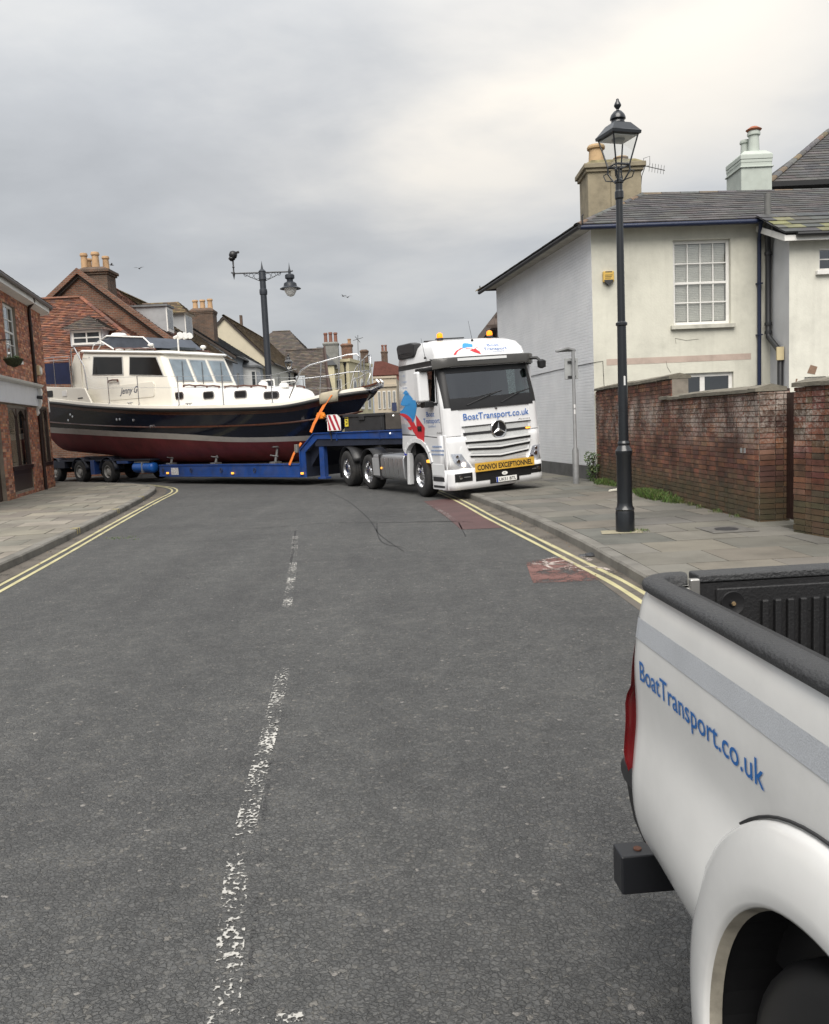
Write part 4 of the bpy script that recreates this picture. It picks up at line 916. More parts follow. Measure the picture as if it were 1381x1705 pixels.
b = MB(); b.lathe([(.06, 0), (.055, .04)], (-3.15, .7, 2.0), 14); bc = b.build('beacon', DGR, trailer); b = MB(); b.lathe([(.055, .04), (.058, .10), (.04, .16), (.01, .17)], (-3.15, .7, 2.0), 14); b.build('beacon_dome', AMB, bc)
b = MB(); b.lathe([(.02, 0), (.018, .02)], (-3.0, 1.27, 1.45), 10, Matrix.Rotation(-math.pi/2, 3, 'X')); b.lathe([(.02, 0), (.018, .02)], (-3.1, 1.225, 1.92), 10, Matrix.Rotation(-math.pi/2, 3, 'X')); b.build('white_lamp', WLIT, trailer)
# red and white marker board
mbm = MB(); M = Matrix.Rotation(math.radians(20), 3, 'Z'); o_ = V((-.97, 1.30, 1.56))
P = lambda u, v, d=0.: o_+M @ V((u, d, v))
sh_ = [(-.22, .02), (-.22, .36), (-.12, .47), (.19, .47), (.19, .02)]
mbm.prism([P(u, v) for u, v in sh_], M @ V((0, .012, 0))); mk = mbm.build('marker_board', mat('marker_white', (.72, .70, .68), .4, var=.04), trailer)
b = MB()
for k in range(3):
    q = [(-.21+.155*k-.03, .03), (-.21+.155*k+.05, .03), (-.21+.155*k+.22, .46), (-.21+.155*k+.14, .46)]
    q = [(min(max(u, -.215), .185), v) for u, v in q]; b.poly([P(u, v, .0135) for u, v in q])
b.build('marker_stripe', mat('marker_red', (.32, .015, .03), .4, var=.05), mk)
b = MB(); b.box(-.82, -.76, 1.20, 1.27, 1.45, 1.72); b.cyl((-.80, 1.32, 1.86), (-.74, 1.36, 1.86), .05); b.cyl((-.80, 1.24, 1.3), (-.80, 1.26, 1.9), .018); b.build('marker_bracket', DGR, trailer)
# ================================================================ MOTOR BOAT
GEL = mat('cream_gelcoat', (.74, .71, .63), .26, var=.03, vs_=1.5, coat=.5, wmap='obj'); GELW = mat('white_gelcoat', (.78, .77, .74), .26, var=.03, coat=.5, wmap='obj')
NAVY = mat('navy_gelcoat', (.006, .009, .022), .12, var=.1, vs_=1, coat=.2, wmap='obj'); ANTI = mat('red_antifouling', (.19, .032, .036), .62, var=.30, vs_=1.2, dirt=.25, wmap='obj', fine=.08, bs=25)
TEAK = mat('varnished_teak', (.085, .028, .014), .30, var=.25, vs_=5, coat=.4, wmap='obj'); RUBB = mat('black_fender', (.012, .012, .012), .5, var=.1)
TINT = glass('boat_glass', (.10, .12, .12), .03, .05); WSG = glass('boat_windscreen', (.45, .52, .55), .03, .16)
boat = thing('motor_boat', 'navy and cream motor boat with red bottom strapped on the trailer', 'boat', T0, (0, 0, YAW))
ZS = [(-1.25, 2.66), (-.5, 2.55), (.4, 2.39), (1.2, 2.33), (3.7, 2.39), (6.8, 2.53), (10.4, 2.80), (12.8, 3.05), (14.6, 3.2)]
HB = [(-1.25, .04), (-1.05, .38), (-.6, .78), (.0, 1.12), (.6, 1.36), (1.5, 1.62), (3, 1.83), (5, 1.92), (8, 1.95), (12, 1.86), (14.6, 1.74)]
ZK = [(-1.25, 2.60), (-1.0, 2.30), (-.48, 1.86), (.2, 1.35), (.9, .95), (1.6, .71), (2.3, .648), (9.5, .66), (10.2, .75), (11.4, .94), (14.6, 1.16)]
QQ = [(-1.25, 1.15), (-.2, 1.05), (.8, .80), (2, .56), (4, .42), (8, .36), (14.6, .32)]
ZT = [(-1.25, 1.46), (2.7, 1.48), (5.7, 1.68), (9.1, 1.87), (14.6, 2.20)]; ZBt = [(-1.25, 1.30), (2.8, 1.33), (5.8, 1.49), (9.3, 1.68), (14.6, 1.97)]
ZR = [(-1.25, 2.2), (-.9, 2.10), (1.1, 1.87), (5.4, 1.90), (9, 2.04), (12.7, 2.27), (14.6, 2.42)]
S = lambda T, x: smooth_interp(T, x)
def hy(x, z):
    zs_, zk, bm, q = S(ZS, x), S(ZK, x), S(HB, x), S(QQ, x)
    t = max(0., min(1., (z-zk)/(zs_-zk))); return bm*(t**q)
xs = lin(-1.25, 1.0, 22)+lin(1.25, 14.6, 46)
def hullpart(name, rows, m):
    b = MB()
    for sg in (1, -1):
        b.grid(lambda x, k: V((x, sg*hy(x, max(rows[k](x), S(ZK, x)+.0)), max(rows[k](x), S(ZK, x)))), xs, range(len(rows)))
    o = b.build(name, m, boat, ang=60); weld(o, .001); return o
mixz = lambda A, B, t: (lambda x: A(x)+(B(x)-A(x))*t)
zk_, zb_, zt_, zr_, zs_ = (lambda x: S(ZK, x)), (lambda x: S(ZBt, x)), (lambda x: S(ZT, x)), (lambda x: S(ZR, x)), (lambda x: S(ZS, x))
zw_ = lambda x: S(ZS, x)-.16
hullpart('hull_bottom', [mixz(zk_, zb_, t) for t in (0, .02, .05, .1, .18, .3, .45, .6, .8, 1)], ANTI)
hullpart('boot_stripe', [zb_, zt_], mat('boot_white', (.50, .48, .45), .5, var=.1, wmap='obj'))
hullpart('hull_topside', [mixz(zt_, zw_, t) for t in lin(0, 1, 10)], NAVY)
hullpart('wood_strake', [zw_, mixz(zw_, zs_, .5), zs_], TEAK)
b = MB(); b.poly([V((14.6, sg*hy(14.6, z), z)) for sg in (1,) for z in lin(1.16, 3.2, 12)]+[V((14.6, -hy(14.6, z), z)) for z in lin(3.2, 1.16, 12)]); b.build('transom', NAVY, boat)
for sg in (1, -1):
    b = MB(); b.tube([V((x, sg*(hy(x, zs_(x))+.015), zs_(x)-.01)) for x in xs], .058, 8); b.build('rub_rail', RUBB, boat, ang=60)
    b = MB(); b.tube([V((x, sg*(hy(x, zr_(x))+.01), zr_(x))) for x in xs if x > -1.0], .03, 6); b.build('lower_rub_strake', TEAK, boat, ang=60)
    b = MB(); b.grid(lambda x, k: V((x, sg*(max(.02, hy(x, zs_(x))-(.03, .05, .12, .15)[k])), zs_(x)+(.0, .13, .15, .04)[k])), xs, range(4)); b.build('toe_rail', GEL, boat, ang=40)
b = MB(); b.grid(lambda x, t: V((x, t*max(.01, hy(x, zs_(x))-.10), zs_(x)+.05+.05*(1-t*t))), xs, lin(-1, 1, 7)); b.build('deck', GEL, boat, ang=50)
# bow platform and anchor roller
b = MB(); b.prism([V((-.75, -.20, 2.73)), V((-1.35, -.13, 2.80)), V((-1.62, -.10, 2.86)), V((-1.62, .10, 2.86)), V((-1.35, .13, 2.80)), V((-.75, .20, 2.73))], (0, 0, .05)); b.build('bow_platform', TEAK, boat)
b = MB(); b.tube([V((-1.0, .1, 2.70)), V((-1.45, .1, 2.70)), V((-1.68, .09, 2.78)), V((-1.70, .09, 2.90)), V((-1.60, .09, 2.98))], .03, 6); b.tube([V((-1.0, -.1, 2.70)), V((-1.45, -.1, 2.70)), V((-1.68, -.09, 2.78)), V((-1.70, -.09, 2.90)), V((-1.60, -.09, 2.98))], .03, 6); b.cyl((-1.62, -.1, 2.82), (-1.62, .1, 2.82), .06); b.prism([V((-1.2, .06, 2.66)), V((-1.6, .02, 2.68)), V((-1.35, -.12, 2.56)), V((-1.15, -.12, 2.62))], (0, .0, .03)); b.build('anchor_roller', STEEL, boat)
# coachroof
TY = [(1.25, .12), (1.4, .46), (1.8, .78), (2.6, 1.02), (4, 1.22), (6.4, 1.37)]; TZ = [(1.25, 2.44), (1.45, 2.66), (1.8, 2.86), (2.4, 2.98), (4, 3.07), (6.4, 3.27)]
def trunk(x, k):
    y, zt, zd = S(TY, x), S(TZ, x), zs_(x)+.04
    pr = [(y, zd), (y*.985, zd+(zt-zd)*.5), (y*.965, zt-.08), (y*.93, zt-.02), (y*.85, zt+.01), (y*.5, zt+.05), (0, zt+.07)]
    P = pr+[(-a, c) for a, c in pr[::-1][1:]]; return V((x, P[k][0], P[k][1]))
b = MB(); b.grid(trunk, [1.25, 1.3, 1.4, 1.55, 1.75, 2, 2.3]+lin(2.7, 6.5, 12), range(13)); b.build('coachroof', GELW, boat, ang=50)
def plate_on(name, fn, cx, cz, w, h, m, r=.05, th=.012, parent=boat, n=5):
    """rounded plate lying on the surface y = fn(x, z)"""
    pts = []
    for qx, qz, a0 in ((1, 1, 0), (-1, 1, 90), (-1, -1, 180), (1, -1, 270)):
        for k in range(n):
            a = math.radians(a0+90*k/(n-1)); pts.append((cx+qx*(w/2-r)+r*math.cos(a), cz+qz*(h/2-r)+r*math.sin(a)))
    b = MB(); b.prism([V((x, fn(x, z), z)) for x, z in pts], (0, th, 0)); return b.build(name, m, parent, ang=40)
tside = lambda x, z: S(TY, x)*.99+.002
for cx, cz in ((5.95, 2.94), (4.50, 2.88), (3.12, 2.83), (2.0, 2.74)):
    p_ = plate_on('porthole', tside, cx, cz, .50, .24, STEEL, .08, .014); plate_on('porthole_glass', lambda x, z: tside(x, z)+.006, cx, cz, .42, .175, BLK, .06, .014, p_)
# wheelhouse
def wring(z0, xf, xa, hw, sh, r=.16):
    P = []
    for (cx, cy, a0) in ((xf+r, hw-r, 90), (xf+r, -hw+r, 180), (xa-r, -hw+r, 270), (xa-r, hw-r, 0)):
        for k in range(5):
            a = math.radians(a0+90*k/4); P.append((cx+r*math.cos(a), cy+r*math.sin(a)))
    return [V((x, y, z0+(x-6.5)*sh)) for x, y in P]
rings = [wring(2.52, 6.05, 12.0, 1.46, .07), wring(3.26, 6.10, 11.95, 1.44, .09), wring(3.36, 6.16, 11.9, 1.43, .09), wring(4.30, 6.66, 11.55, 1.36, .095), wring(4.40, 6.72, 11.45, 1.32, .095), wring(4.46, 6.85, 11.3, 1.15, .095), wring(4.50, 7.2, 11.0, .7, .095)]
b = MB(); b.loft(rings); b.build('wheelhouse', GEL, boat, ang=42)
b = MB(); b.loft([wring(4.36, 6.60, 11.62, 1.42, .095, .2), wring(4.40, 6.56, 11.64, 1.44, .095, .2), wring(4.45, 6.62, 11.6, 1.38, .095, .2)]); b.build('wheelhouse_roof', GELW, boat, ang=40)
wh = lambda x, z: interp([(3.26, 1.44), (3.36, 1.43), (4.30, 1.36)], z-(x-6.5)*.093)
def side_window(pts, name='cabin_window'):
    cx = sum(p[0] for p in pts)/len(pts); cz = sum(p[1] for p in pts)/len(pts)
    gr_ = [(cx+(x-cx)*1.06, cz+(z-cz)*1.10) for x, z in pts]
    b = MB(); b.prism([V((x, wh(x, z)+.002, z)) for x, z in gr_], (0, .016, 0)); w = b.build(name, mat('window_rubber', (.40, .40, .39), .5, var=.05), boat, bevel=.012)
    b = MB(); b.prism([V((x, wh(x, z)+.012, z)) for x, z in pts], (0, .014, 0)); b.build('glass', mat('dark_boat_glass', (.010, .009, .008), .12, var=.3, vs_=2, spec=.28, wmap='obj'), w)
    return w
side_window([(10.70, 4.60), (8.95, 4.45), (8.92, 3.86), (10.78, 3.98)])
side_window([(8.46, 4.41), (6.98, 4.28), (6.60, 3.66), (8.48, 3.82)])
plate_on('name_board', lambda x, z: 1.445, 8.45, 3.23, 2.75, .50, GEL, .12, .022)
lettering('boat_name', 'Jenny G', mat('name_grey', (.05, .06, .10), .5, var=0), boat, lambda u, v: V((9.12-u, 1.4705, 3.17+v)), width=1.12, height=.23, shear=.45, bold=.015)
lettering('boat_model', 'Nelson 38', mat('name_grey', (.05, .06, .10)), boat, lambda u, v: V((11.42-u, wh(11.2, 4.55)+.035, 4.575+v)), width=.5, height=.06, shear=.3)
# windscreen panes on the raked front
def wsp(y, t, e=.0):
    x = 6.16+(6.66-6.16)*t-.02-e; z = 3.36+(4.30-3.36)*t+(x-6.5)*.09; return V((x, y, z+.01))
for y0, y1 in ((1.20, .45), (.36, -.36), (-.45, -1.20)):
    b = MB(); b.poly([wsp(y0, .10), wsp(y1, .10), wsp(y1-.0, .90), wsp(y0-.04*(1 if y0 > .4 else 0), .90)]); w = b.build('windscreen', mat('windscreen_rubber', (.35, .35, .35), .5), boat)
    b = MB(); k = .04; b.prism([wsp(y0-k, .14, .004), wsp(y1+k, .14, .004), wsp(y1+k, .86, .004), wsp(y0-k, .86, .004)], (-.008, 0, .004)); b.build('glass', mat('pale_boat_glass', (.16, .20, .23), .05, var=.25, vs_=1.5, coat=.7, wmap='obj'), w)
    b = MB(); b.tube([wsp((y0+y1)/2+.15, .02, .03), wsp((y0+y1)/2-.05, .55, .04)], .014, 6); b.tube([wsp((y0+y1)/2+.05, .28, .03), wsp((y0+y1)/2-.15, .80, .03)], .012, 6); b.build('wiper', BLK, boat)
# aft wing, coaming, dodger
for sg in (1, -1):
    b = MB(); b.prism([V((x, sg*1.44, z)) for x, z in ((11.5, 3.0), (11.5, 4.86), (11.85, 4.75), (12.15, 4.3), (12.15, 3.1))], (0, sg*.03, 0)); b.build('cabin_wing', GEL, boat, bevel=.01)
    b = MB(); b.prism([V((x, sg*1.72, z)) for x, z in ((10.55, 2.90), (10.62, 3.02), (10.95, 3.50), (14.55, 3.78), (14.55, 3.10))], (0, sg*-.08, 0)); b.build('side_coaming', GEL, boat, bevel=.02)
    b = MB(); b.prism([V((x, sg*1.62, z)) for x, z in ((11.95, 3.70), (11.95, 4.50), (14.4, 4.62), (14.4, 3.85))], (0, sg*.02, 0)); b.build('canvas_dodger', mat('navy_canvas', (.008, .014, .055), .9, var=.2, wmap='obj'), boat)
    b = MB()
    for x in (11.9, 13.0, 14.3): b.cyl((x, sg*1.66, 3.4), (x, sg*1.66, 4.72), .016)
    for z in (4.72, 4.60): b.tube([V((11.9, sg*1.66, z)), V((14.4, sg*1.64, z+.10))], .016, 6)
    b.tube([V((11.85, sg*1.62, 4.0)), V((11.8, sg*1.62, 4.95)), V((11.55, sg*1.62, 5.0)), V((10.95, sg*1.66, 4.3)), V((10.75, sg*1.70, 3.4))], .022, 8); b.build('grab_rail', STEEL, boat)
plate_on('aft_window', lambda x, z: 1.722, 13.35, 3.42, .42, .24, BLK, .05, .012); plate_on('vent', lambda x, z: 1.722, 12.3, 3.38, .32, .2, GELW, .03, .02); plate_on('yard_plate', lambda x, z: 1.722, 11.25, 3.15, .34, .04, DGR, .01, .008)
b = MB(); b.box(12.0, 14.5, -1.55, 1.55, 3.0, 3.15); b.build('aft_deck', GEL, boat)
# roof gear
fb = [(10.75, 5.22), (10.3, 5.34), (8.1, 5.08), (7.5, 4.66), (9.85, 4.80)]
b = MB(); b.prism([V((x, 1.02, z)) for x, z in fb], (0, -2.04, 0)); b.build('flybridge_cover', mat('slate_canvas', (.055, .065, .085), .6, var=.2, wmap='obj'), boat, bevel=.03)
b = MB(); b.tube([V((x, 1.04, z)) for x, z in fb], .028, 6, closed=True); b.build('cover_piping', GELW, boat)
b = MB()
for sg in (1,-1): b.tube([V((11.4, sg*1.0, 4.90)), V((11.3, sg*1.0, 5.1)), V((10.8, sg*1.0, 5.24)), V((10.2, sg*1.0, 5.22))], .022, 6); b.tube([V((11.1, sg*1.0, 4.85)), V((10.7, sg*.95, 5.2))], .018, 6)
b.build('roof_rail', STEEL, boat)
b = MB(); b.lathe([(.28, 0), (.30, .06), (.30, .20), (.24, .27), (.05, .29)], (10.6, .35, 5.22), 20); b.cyl((10.6, .35, 4.8), (10.6, .35, 5.24), .05); b.build('radar_dome', GELW, boat, ang=40)
b = MB()
for k in range(3): b.lathe([(.05, 0), (.055, .25), (.11, .32), (.11, .36)], (7.05, .12+k*.2, 4.98), 12, Matrix.Rotation(math.radians(-80), 3, 'Y'))
b.cyl((7.15, .3, 4.5), (7.15, .3, 4.98), .03); b.build('horn_cluster', GELW, boat)
for x, y in ((7.9, .9), (6.95, -.6), (7.6, 1.1)):
    b = MB(); b.lathe([(.03, 0), (.03, .06), (.10, .08), (.11, .13), (.06, .17), (.01, .18)], (x, y, 4.55+(x-6.5)*.09), 14); b.build('vent_cowl', GELW, boat)
b = MB(); b.box(7.2, 8.0, -.5, .35, 4.60, 4.70); b.build('roof_hatch', mat('hatch_grey', (.06, .07, .08), .35), boat, bevel=.02)
def handrail(x0, x1, fy, fz, n):
    b = MB(); b.tube([V((x, fy(x), fz(x)+.075-.02*abs(math.cos((x-x0)/(x1-x0)*math.pi*n)))) for x in lin(x0, x1, 4*n+1)], .03, 6)
    for x in lin(x0, x1, n+1): b.cyl((x, fy(x), fz(x)-.01), (x, fy(x), fz(x)+.07), .035, .03)
    return b.build('hand_rail', TEAK, boat)
for sg in (1, -1):
    handrail(7.3, 9.7, lambda x: sg*1.15, lambda x: 4.47+(x-6.5)*.095, 4); handrail(4.15, 5.85, lambda x: sg*S(TY, x)*.88, lambda x: S(TZ, x), 3); handrail(2.25, 3.9, lambda x: sg*S(TY, x)*.88, lambda x: S(TZ, x), 3)
handrail(9.15, 9.75, lambda x: 1.49, lambda x: 3.62, 1)
for x, y in ((3.0, .25), (2.0, .3), (3.5, -.2)):
    b = MB(); b.lathe([(.16, 0), (.15, .10), (.10, .15), (.02, .16)], (x, y, S(TZ, x)+.05), 16); b.tube([V((x-.3, y-.2, S(TZ, x)+.04)), V((x-.3, y-.2, S(TZ, x)+.26)), V((x+.3, y-.2, S(TZ, x)+.26)), V((x+.3, y-.2, S(TZ, x)+.04))], .018, 6); b.build('deck_vent', GELW, boat)
# stanchions, lifelines, pulpit
for sg in (1, -1):
    pts = []
    for x, z in ((9.24, 3.77), (7.45, 3.68), (5.3, 3.54), (3.2, 3.42), (1.3, 3.30)):
        y = sg*(S(HB, x)-.11); b = MB(); b.cyl((x, y, zs_(x)+.08), (x, y, z), .016); b.lathe([(.04, 0), (.03, .03)], (x, y, zs_(x)+.14), 8); b.build('stanchion', STEEL, boat); pts.append(V((x, y, z-.02)))
    pts = [V((10.8, sg*1.72, 3.85))]+pts+[V((.55, sg*1.12, 3.42))]
    for k in (0, .36):
        b = MB(); b.tube([p-V((0, 0, k)) for p in pts], .006, 4); b.build('lifeline', STEEL, boat)
top = [(.78, 1.28, 2.58), (.35, 1.16, 3.36), (.12, 1.02, 3.50), (-.35, .72, 3.62), (-.85, .42, 3.74), (-1.1, .30, 3.74), (-1.16, .22, 3.62)]
pl2 = [V(p) for p in top]
b = MB()
for sg in (1, -1):
    b.tube([V((x, sg*y, z)) for x, y, z in top]+[V((-1.12, sg*.2, 3.25))], .022, 8)
    mid = [V((.42, sg*1.17, 3.12)), V((-.2, sg*.78, 3.16)), V((-.8, sg*.42, 3.24)), V((-1.12, sg*.20, 3.25))]; b.tube(mid, .018, 6)
    for (x, y, z) in ((-.15, .82, 3.56), (-.62, .54, 3.69)): b.cyl((x+.08, sg*y*1.05, zs_(x)+.1), (x, sg*y, z), .018)
    b.tube([V((-1.12, sg*.2, 3.25)), V((-1.22, sg*.1, 3.15)), V((-1.05, sg*.08, 2.78))], .018, 6)
b.tube([V((-1.12, .2, 3.25)), V((-1.2, 0, 3.27)), V((-1.12, -.2, 3.25))], .018, 6); b.build('pulpit', STEEL, boat, ang=60)
for x, z in ((12.0, 2.58), (11.9, 2.50), (8.9, 2.28), (8.7, 2.28), (7.9, 2.22), (7.05, 1.98), (6.9, 1.98), (12.35, 2.38)):
    b = MB(); b.lathe([(.05, 0), (.045, .02), (.02, .022)], (x, hy(x, z)+.005, z), 12, Matrix.Rotation(-math.pi/2, 3, 'X')); b.build('skin_fitting', CHR, boat)
for x in (8.2, 5.0):
    b = MB(); b.tube([V((x-.16, S(HB, x)-.25, zs_(x)+.2)), V((x+.16, S(HB, x)-.25, zs_(x)+.2))], .02, 6); b.cyl((x-.06, S(HB, x)-.25, zs_(x)+.08), (x-.06, S(HB, x)-.25, zs_(x)+.2), .018); b.cyl((x+.06, S(HB, x)-.25, zs_(x)+.08), (x+.06, S(HB, x)-.25, zs_(x)+.2), .018); b.build('deck_cleat', STEEL, boat)
# ---- lashing straps (things of their own, in trailer space)
ORA = mat('orange_webbing', (.62, .16, .025), .7, var=.12, vs_=20)
def strap(name, label, pts, w, m):
    o = thing(name, label, 'strap', T0, (0, 0, YAW)); b = MB(); P = [V(p) for p in pts]; vs = []
    for i, p in enumerate(P):
        d = (P[min(i+1, len(P)-1)]-P[max(i-1, 0)]).normalized(); a = d.cross(V((0, 1, 0)))
        a = a.normalized() if a.length > .1 else V((1, 0, 0)); vs += [p-a*w/2, p+a*w/2]
    b.add(vs, [(2*i, 2*i+2, 2*i+3, 2*i+1) for i in range(len(P)-1)]); s = b.build('webbing', m, o); s.modifiers.new('solid', 'SOLIDIFY').thickness = .006; return o
yb = lambda x, z: hy(x, z)+.09
s1 = strap('ratchet_strap', 'orange ratchet strap pulled down from a cloth pad on the bow', [(-.55, .2, 2.76), (-.56, .66, 2.74), (-.55, S(HB, -.55)+.09, 2.60), (-.38, 1.0, 2.35), (-.1, 1.2, 1.80), (-.02, 1.27, 1.56)], .10, ORA)
b = MB(); b.box(-.36, -.12, .98, 1.10, 1.93, 2.12); b.cyl((-.40, 1.04, 2.02), (-.08, 1.04, 2.02), .06); b.build('ratchet_buckle', mat('orange_plastic', (.75, .22, .02), .5), s1, bevel=.03)
s2 = strap('ratchet_strap', 'short ratchet strap hooked to the deck beside the neck', [(.62, 1.05, 1.26), (.78, 1.22, .95), (.92, 1.30, .62)], .08, ORA)
b = MB(); b.box(.62, .74, 1.14, 1.24, .98, 1.22); b.build('ratchet_buckle', mat('steel_buckle', (.5, .48, .45), .4, .8), s2, bevel=.01)
cl = MB(); cl.grid(lambda u, v: V((-.72+.46*u, (S(HB, -.72+.46*u)-.35+.46*v) if v < .9 else S(HB, -.72+.46*u)+.10, (zs_(-.72+.46*u)+.19-.03*v) if v < .9 else zs_(-.72+.46*u)+.12-.28*(v-.9)/.6)), lin(0, 1, 8), [0, .4, .8, .95, 1.2, 1.5])
o = cl.build('cloth_pad', mat('beige_cloth', (.36, .32, .24), .95, var=.15), None, ang=60); o.location = T0; o.rotation_euler = (0, 0, YAW); o.modifiers.new('solid', 'SOLIDIFY').thickness = .012
tag(o, 'beige cloth pad folded over the bow under the orange strap', 'cloth')
# ================================================================ PICK-UP TRUCK (local: x towards its front, y inwards from the visible side, z up)
pick = thing('pickup_truck', 'white pick-up truck with open black load bed and silver stripe', 'pickup truck', (.566, 2.003, 0), (0, 0, math.radians(-86.36)))
PKW = mat('pickup_white', (.76, .755, .735), .24, var=.05, vs_=3, coat=.6, wmap='obj', dirt=.06)
LINER = mat('bed_liner', (.009, .009, .010), .55, var=.15, vs_=5, bump=.002, bs=140, wmap='obj'); CAPM = mat('rail_cap', (.034, .035, .037), .50, var=.12, vs_=9, bump=.006, bs=120, wmap='obj')
AX, AZ, PWID = .850, .45, 1.78
PROF = [(.50, .060), (.54, .028), (.58, .008), (.64, -.007), (.72, -.012), (.80, -.006), (.88, .002), (.95, .002), (1.05, -.004), (1.15, -.001), (1.22, .006), (1.26, .020), (1.275, .035)]
def py(x, z):
    y = smooth_interp(PROF, z); 
    # swelling towards the wheel arch low down
    y -= .020*max(0., 1-abs(x-.35)/.40)*max(0., min(1., (.92-z)/.25))
    R = .085; x0 = -.105
    if x < x0:
        t = min(R*.999, x0-x); y += R-math.sqrt(R*R-t*t)
    return y
xsP = [-.1898, -.187, -.180, -.168, -.152, -.13, -.10, -.07, -.035]+lin(0, 1.55, 48); zsP = lin(.50, 1.275, 34)
def inarch(i, j):
    x, z = (xsP[i]+xsP[i+1])/2, (zsP[j]+zsP[j+1])/2; return math.hypot(x-AX, z-AZ) < .50
def wx(x, z):
    """the rear edge leans forward towards the top"""
    return x+.078*max(0., (z-.95)/.32)**1.4*max(0., (.10-x)/.29)
b = MB(); b.grid(lambda x, z: V((wx(x, z), py(x, z), z)), xsP, zsP, skip=inarch); sp_ = b.build('bed_side', PKW, pick, ang=60)
b = MB(); b.grid(lambda x, z: V((wx(x, z), PWID-py(x, z), z)), xsP, zsP, skip=inarch); b.build('bed_side', PKW, pick, ang=60)
# wheel-arch flare
FL = [(.430, -.008), (.433, -.02), (.436, -.032), (.439, -.039), (.447, -.043), (.475, -.043), (.505, -.039), (.535, -.032), (.562, -.022), (.574, -.012), (.579, .006)]
for sg in (0, 1):
    b = MB(); b.grid(lambda a, k: (lambda r, y: V((AX+(r+(.012 if k > 4 else 0)*math.sin(a))*math.cos(a), y if sg == 0 else PWID-y, AZ+r*math.sin(a))))(FL[k][0], FL[k][1]), [math.radians(d) for d in lin(-14, 194, 49)], range(2, len(FL))); b.build('wheel_arch_flare', PKW, pick, ang=50)
    b = MB(); b.grid(lambda a, k: V((AX+FL[k][0]*math.cos(a), FL[k][1] if sg == 0 else PWID-FL[k][1], AZ+FL[k][0]*math.sin(a))), [math.radians(d) for d in lin(-14, 194, 49)], range(0, 3)); b.build('arch_lip', mat('dirty_white', (.36, .33, .27), .6, var=.25, vs_=9, dirt=.4, wmap='obj'), pick, ang=50)
    b = MB(); b.grid(lambda a, y: V((AX+.44*math.cos(a), y if sg == 0 else PWID-y, AZ+.44*math.sin(a))), [math.radians(d) for d in lin(-14, 194, 30)], [-.005, .42]); b.build('wheel_well', BLK, pick)
    b = MB(); yy = .42 if sg == 0 else PWID-.42; b.poly([V((AX+.45*math.cos(math.radians(a)), yy, AZ+.45*math.sin(math.radians(a)))) for a in lin(-14, 194, 20)]); b.build('wheel_well', BLK, pick)
    b = MB(); b.tube([(lambda x_, z_: V((x_, (py(x_, z_)-.003) if sg == 0 else PWID-py(x_, z_)+.003, z_)))(AX+.584*math.cos(math.radians(a)), AZ+.584*math.sin(math.radians(a))) for a in lin(30, 128, 24)], .0032, 5); b.build('arch_gap', DGR, pick)
# rail cap round the bed
def cap(path, name='rail_cap'):
    sec = [(-.031, -.010), (-.034, .0), (-.031, .010), (-.020, .016), (.004, .018), (.018, .017), (.024, .012), (.026, -.012)]
    rings = []; P = [V(p) for p in path]
    for i, p in enumerate(P):
        d = (P[min(i+1, len(P)-1)]-P[max(i-1, 0)]).normalized(); n = V((-d.y, d.x, 0)).normalized(); rings.append([p+n*a*-1+V((0, 0, c)) for a, c in sec])
    b = MB(); b.loft(rings); return b.build(name, CAPM, pick, ang=50)
corner = [(-.030-.07*math.sin(a), .102-.07*math.cos(a), 1.268) for a in lin(0, math.pi/2, 9)]
c1 = [(x, .030, 1.268) for x in lin(1.55, .03, 14)]+corner+[(-.100, .115, 1.268), (-.100, .128, 1.268)]
cap(c1); cap([(x, PWID-y, z) for x, y, z in c1][::-1])
# bed interior, tailgate
b = MB(); b.box(-.06, 1.5, .085, PWID-.085, .78, .80); b.build('bed_floor', LINER, pick)
for y0 in (.080, PWID-.105):
    b = MB(); b.box(-.055, 1.5, y0, y0+.025, .80, 1.26); b.build('bed_liner_wall', LINER, pick)
b = MB(); b.box(1.47, 1.55, .05, PWID-.05, .80, 1.29); b.build('bed_front', LINER, pick, bevel=.01)
tg = MB(); tg.box(-.125, -.075, .155, PWID-.155, .74, 1.262); tgo = tg.build('tailgate', PKW, pick, bevel=.02)
b = MB(); b.box(-.128, -.060, .150, PWID-.150, 1.262, 1.284); b.build('tailgate_cap', CAPM, tgo, bevel=.006)
b = MB(); b.box(-.075, -.060, .155, PWID-.155, .80, 1.261); b.build('tailgate_liner', LINER, tgo)
b = MB(); b.box(-.061, -.052, .194, PWID-.194, .82, 1.248); ln2 = b.build('liner_panel', LINER, tgo, bevel=.008)
rbm = MB(); rbm.box(-.053, -.040, 0, .0185, .84, 1.214); rbm = rbm.mesh('liner_rib', LINER)
for k in range(37): ro = inst('liner_rib', rbm, ln2, (0, .308+k*.0335, 0)); bv = ro.modifiers.new('bevel', 'BEVEL'); bv.width = .004; bv.segments = 2
b = MB(); b.lathe([(.032, .0), (.030, .004), (.020, .001), (.008, .0), (.008, .006), (.002, .007)], (-.052, .235, 1.208), 20, Matrix.Rotation(math.pi/2, 3, 'Y')); b.build('liner_washer', BLK, ln2, ang=40)
b = MB(); b.lathe([(.006, 0), (.005, .004)], (-.046, .235, 1.208), 8, Matrix.Rotation(math.pi/2, 3, 'Y')); b.build('liner_bolt', mat('rusty_bolt', (.25, .18, .10), .6, .5), ln2)
b = MB(); b.box(-.110, -.062, .10, .15, 1.02, 1.25); b.build('bed_corner_post', PKW, pick, bevel=.012)
b = MB(); b.box(-.068, -.050, .125, .152, 1.20, 1.276); b.cyl((-.05, .135, 1.215), (-.035, .16, 1.19), .008); b.build('tailgate_latch', mat('latch_steel', (.45, .44, .42), .35, .8, var=.2), pick, bevel=.005)
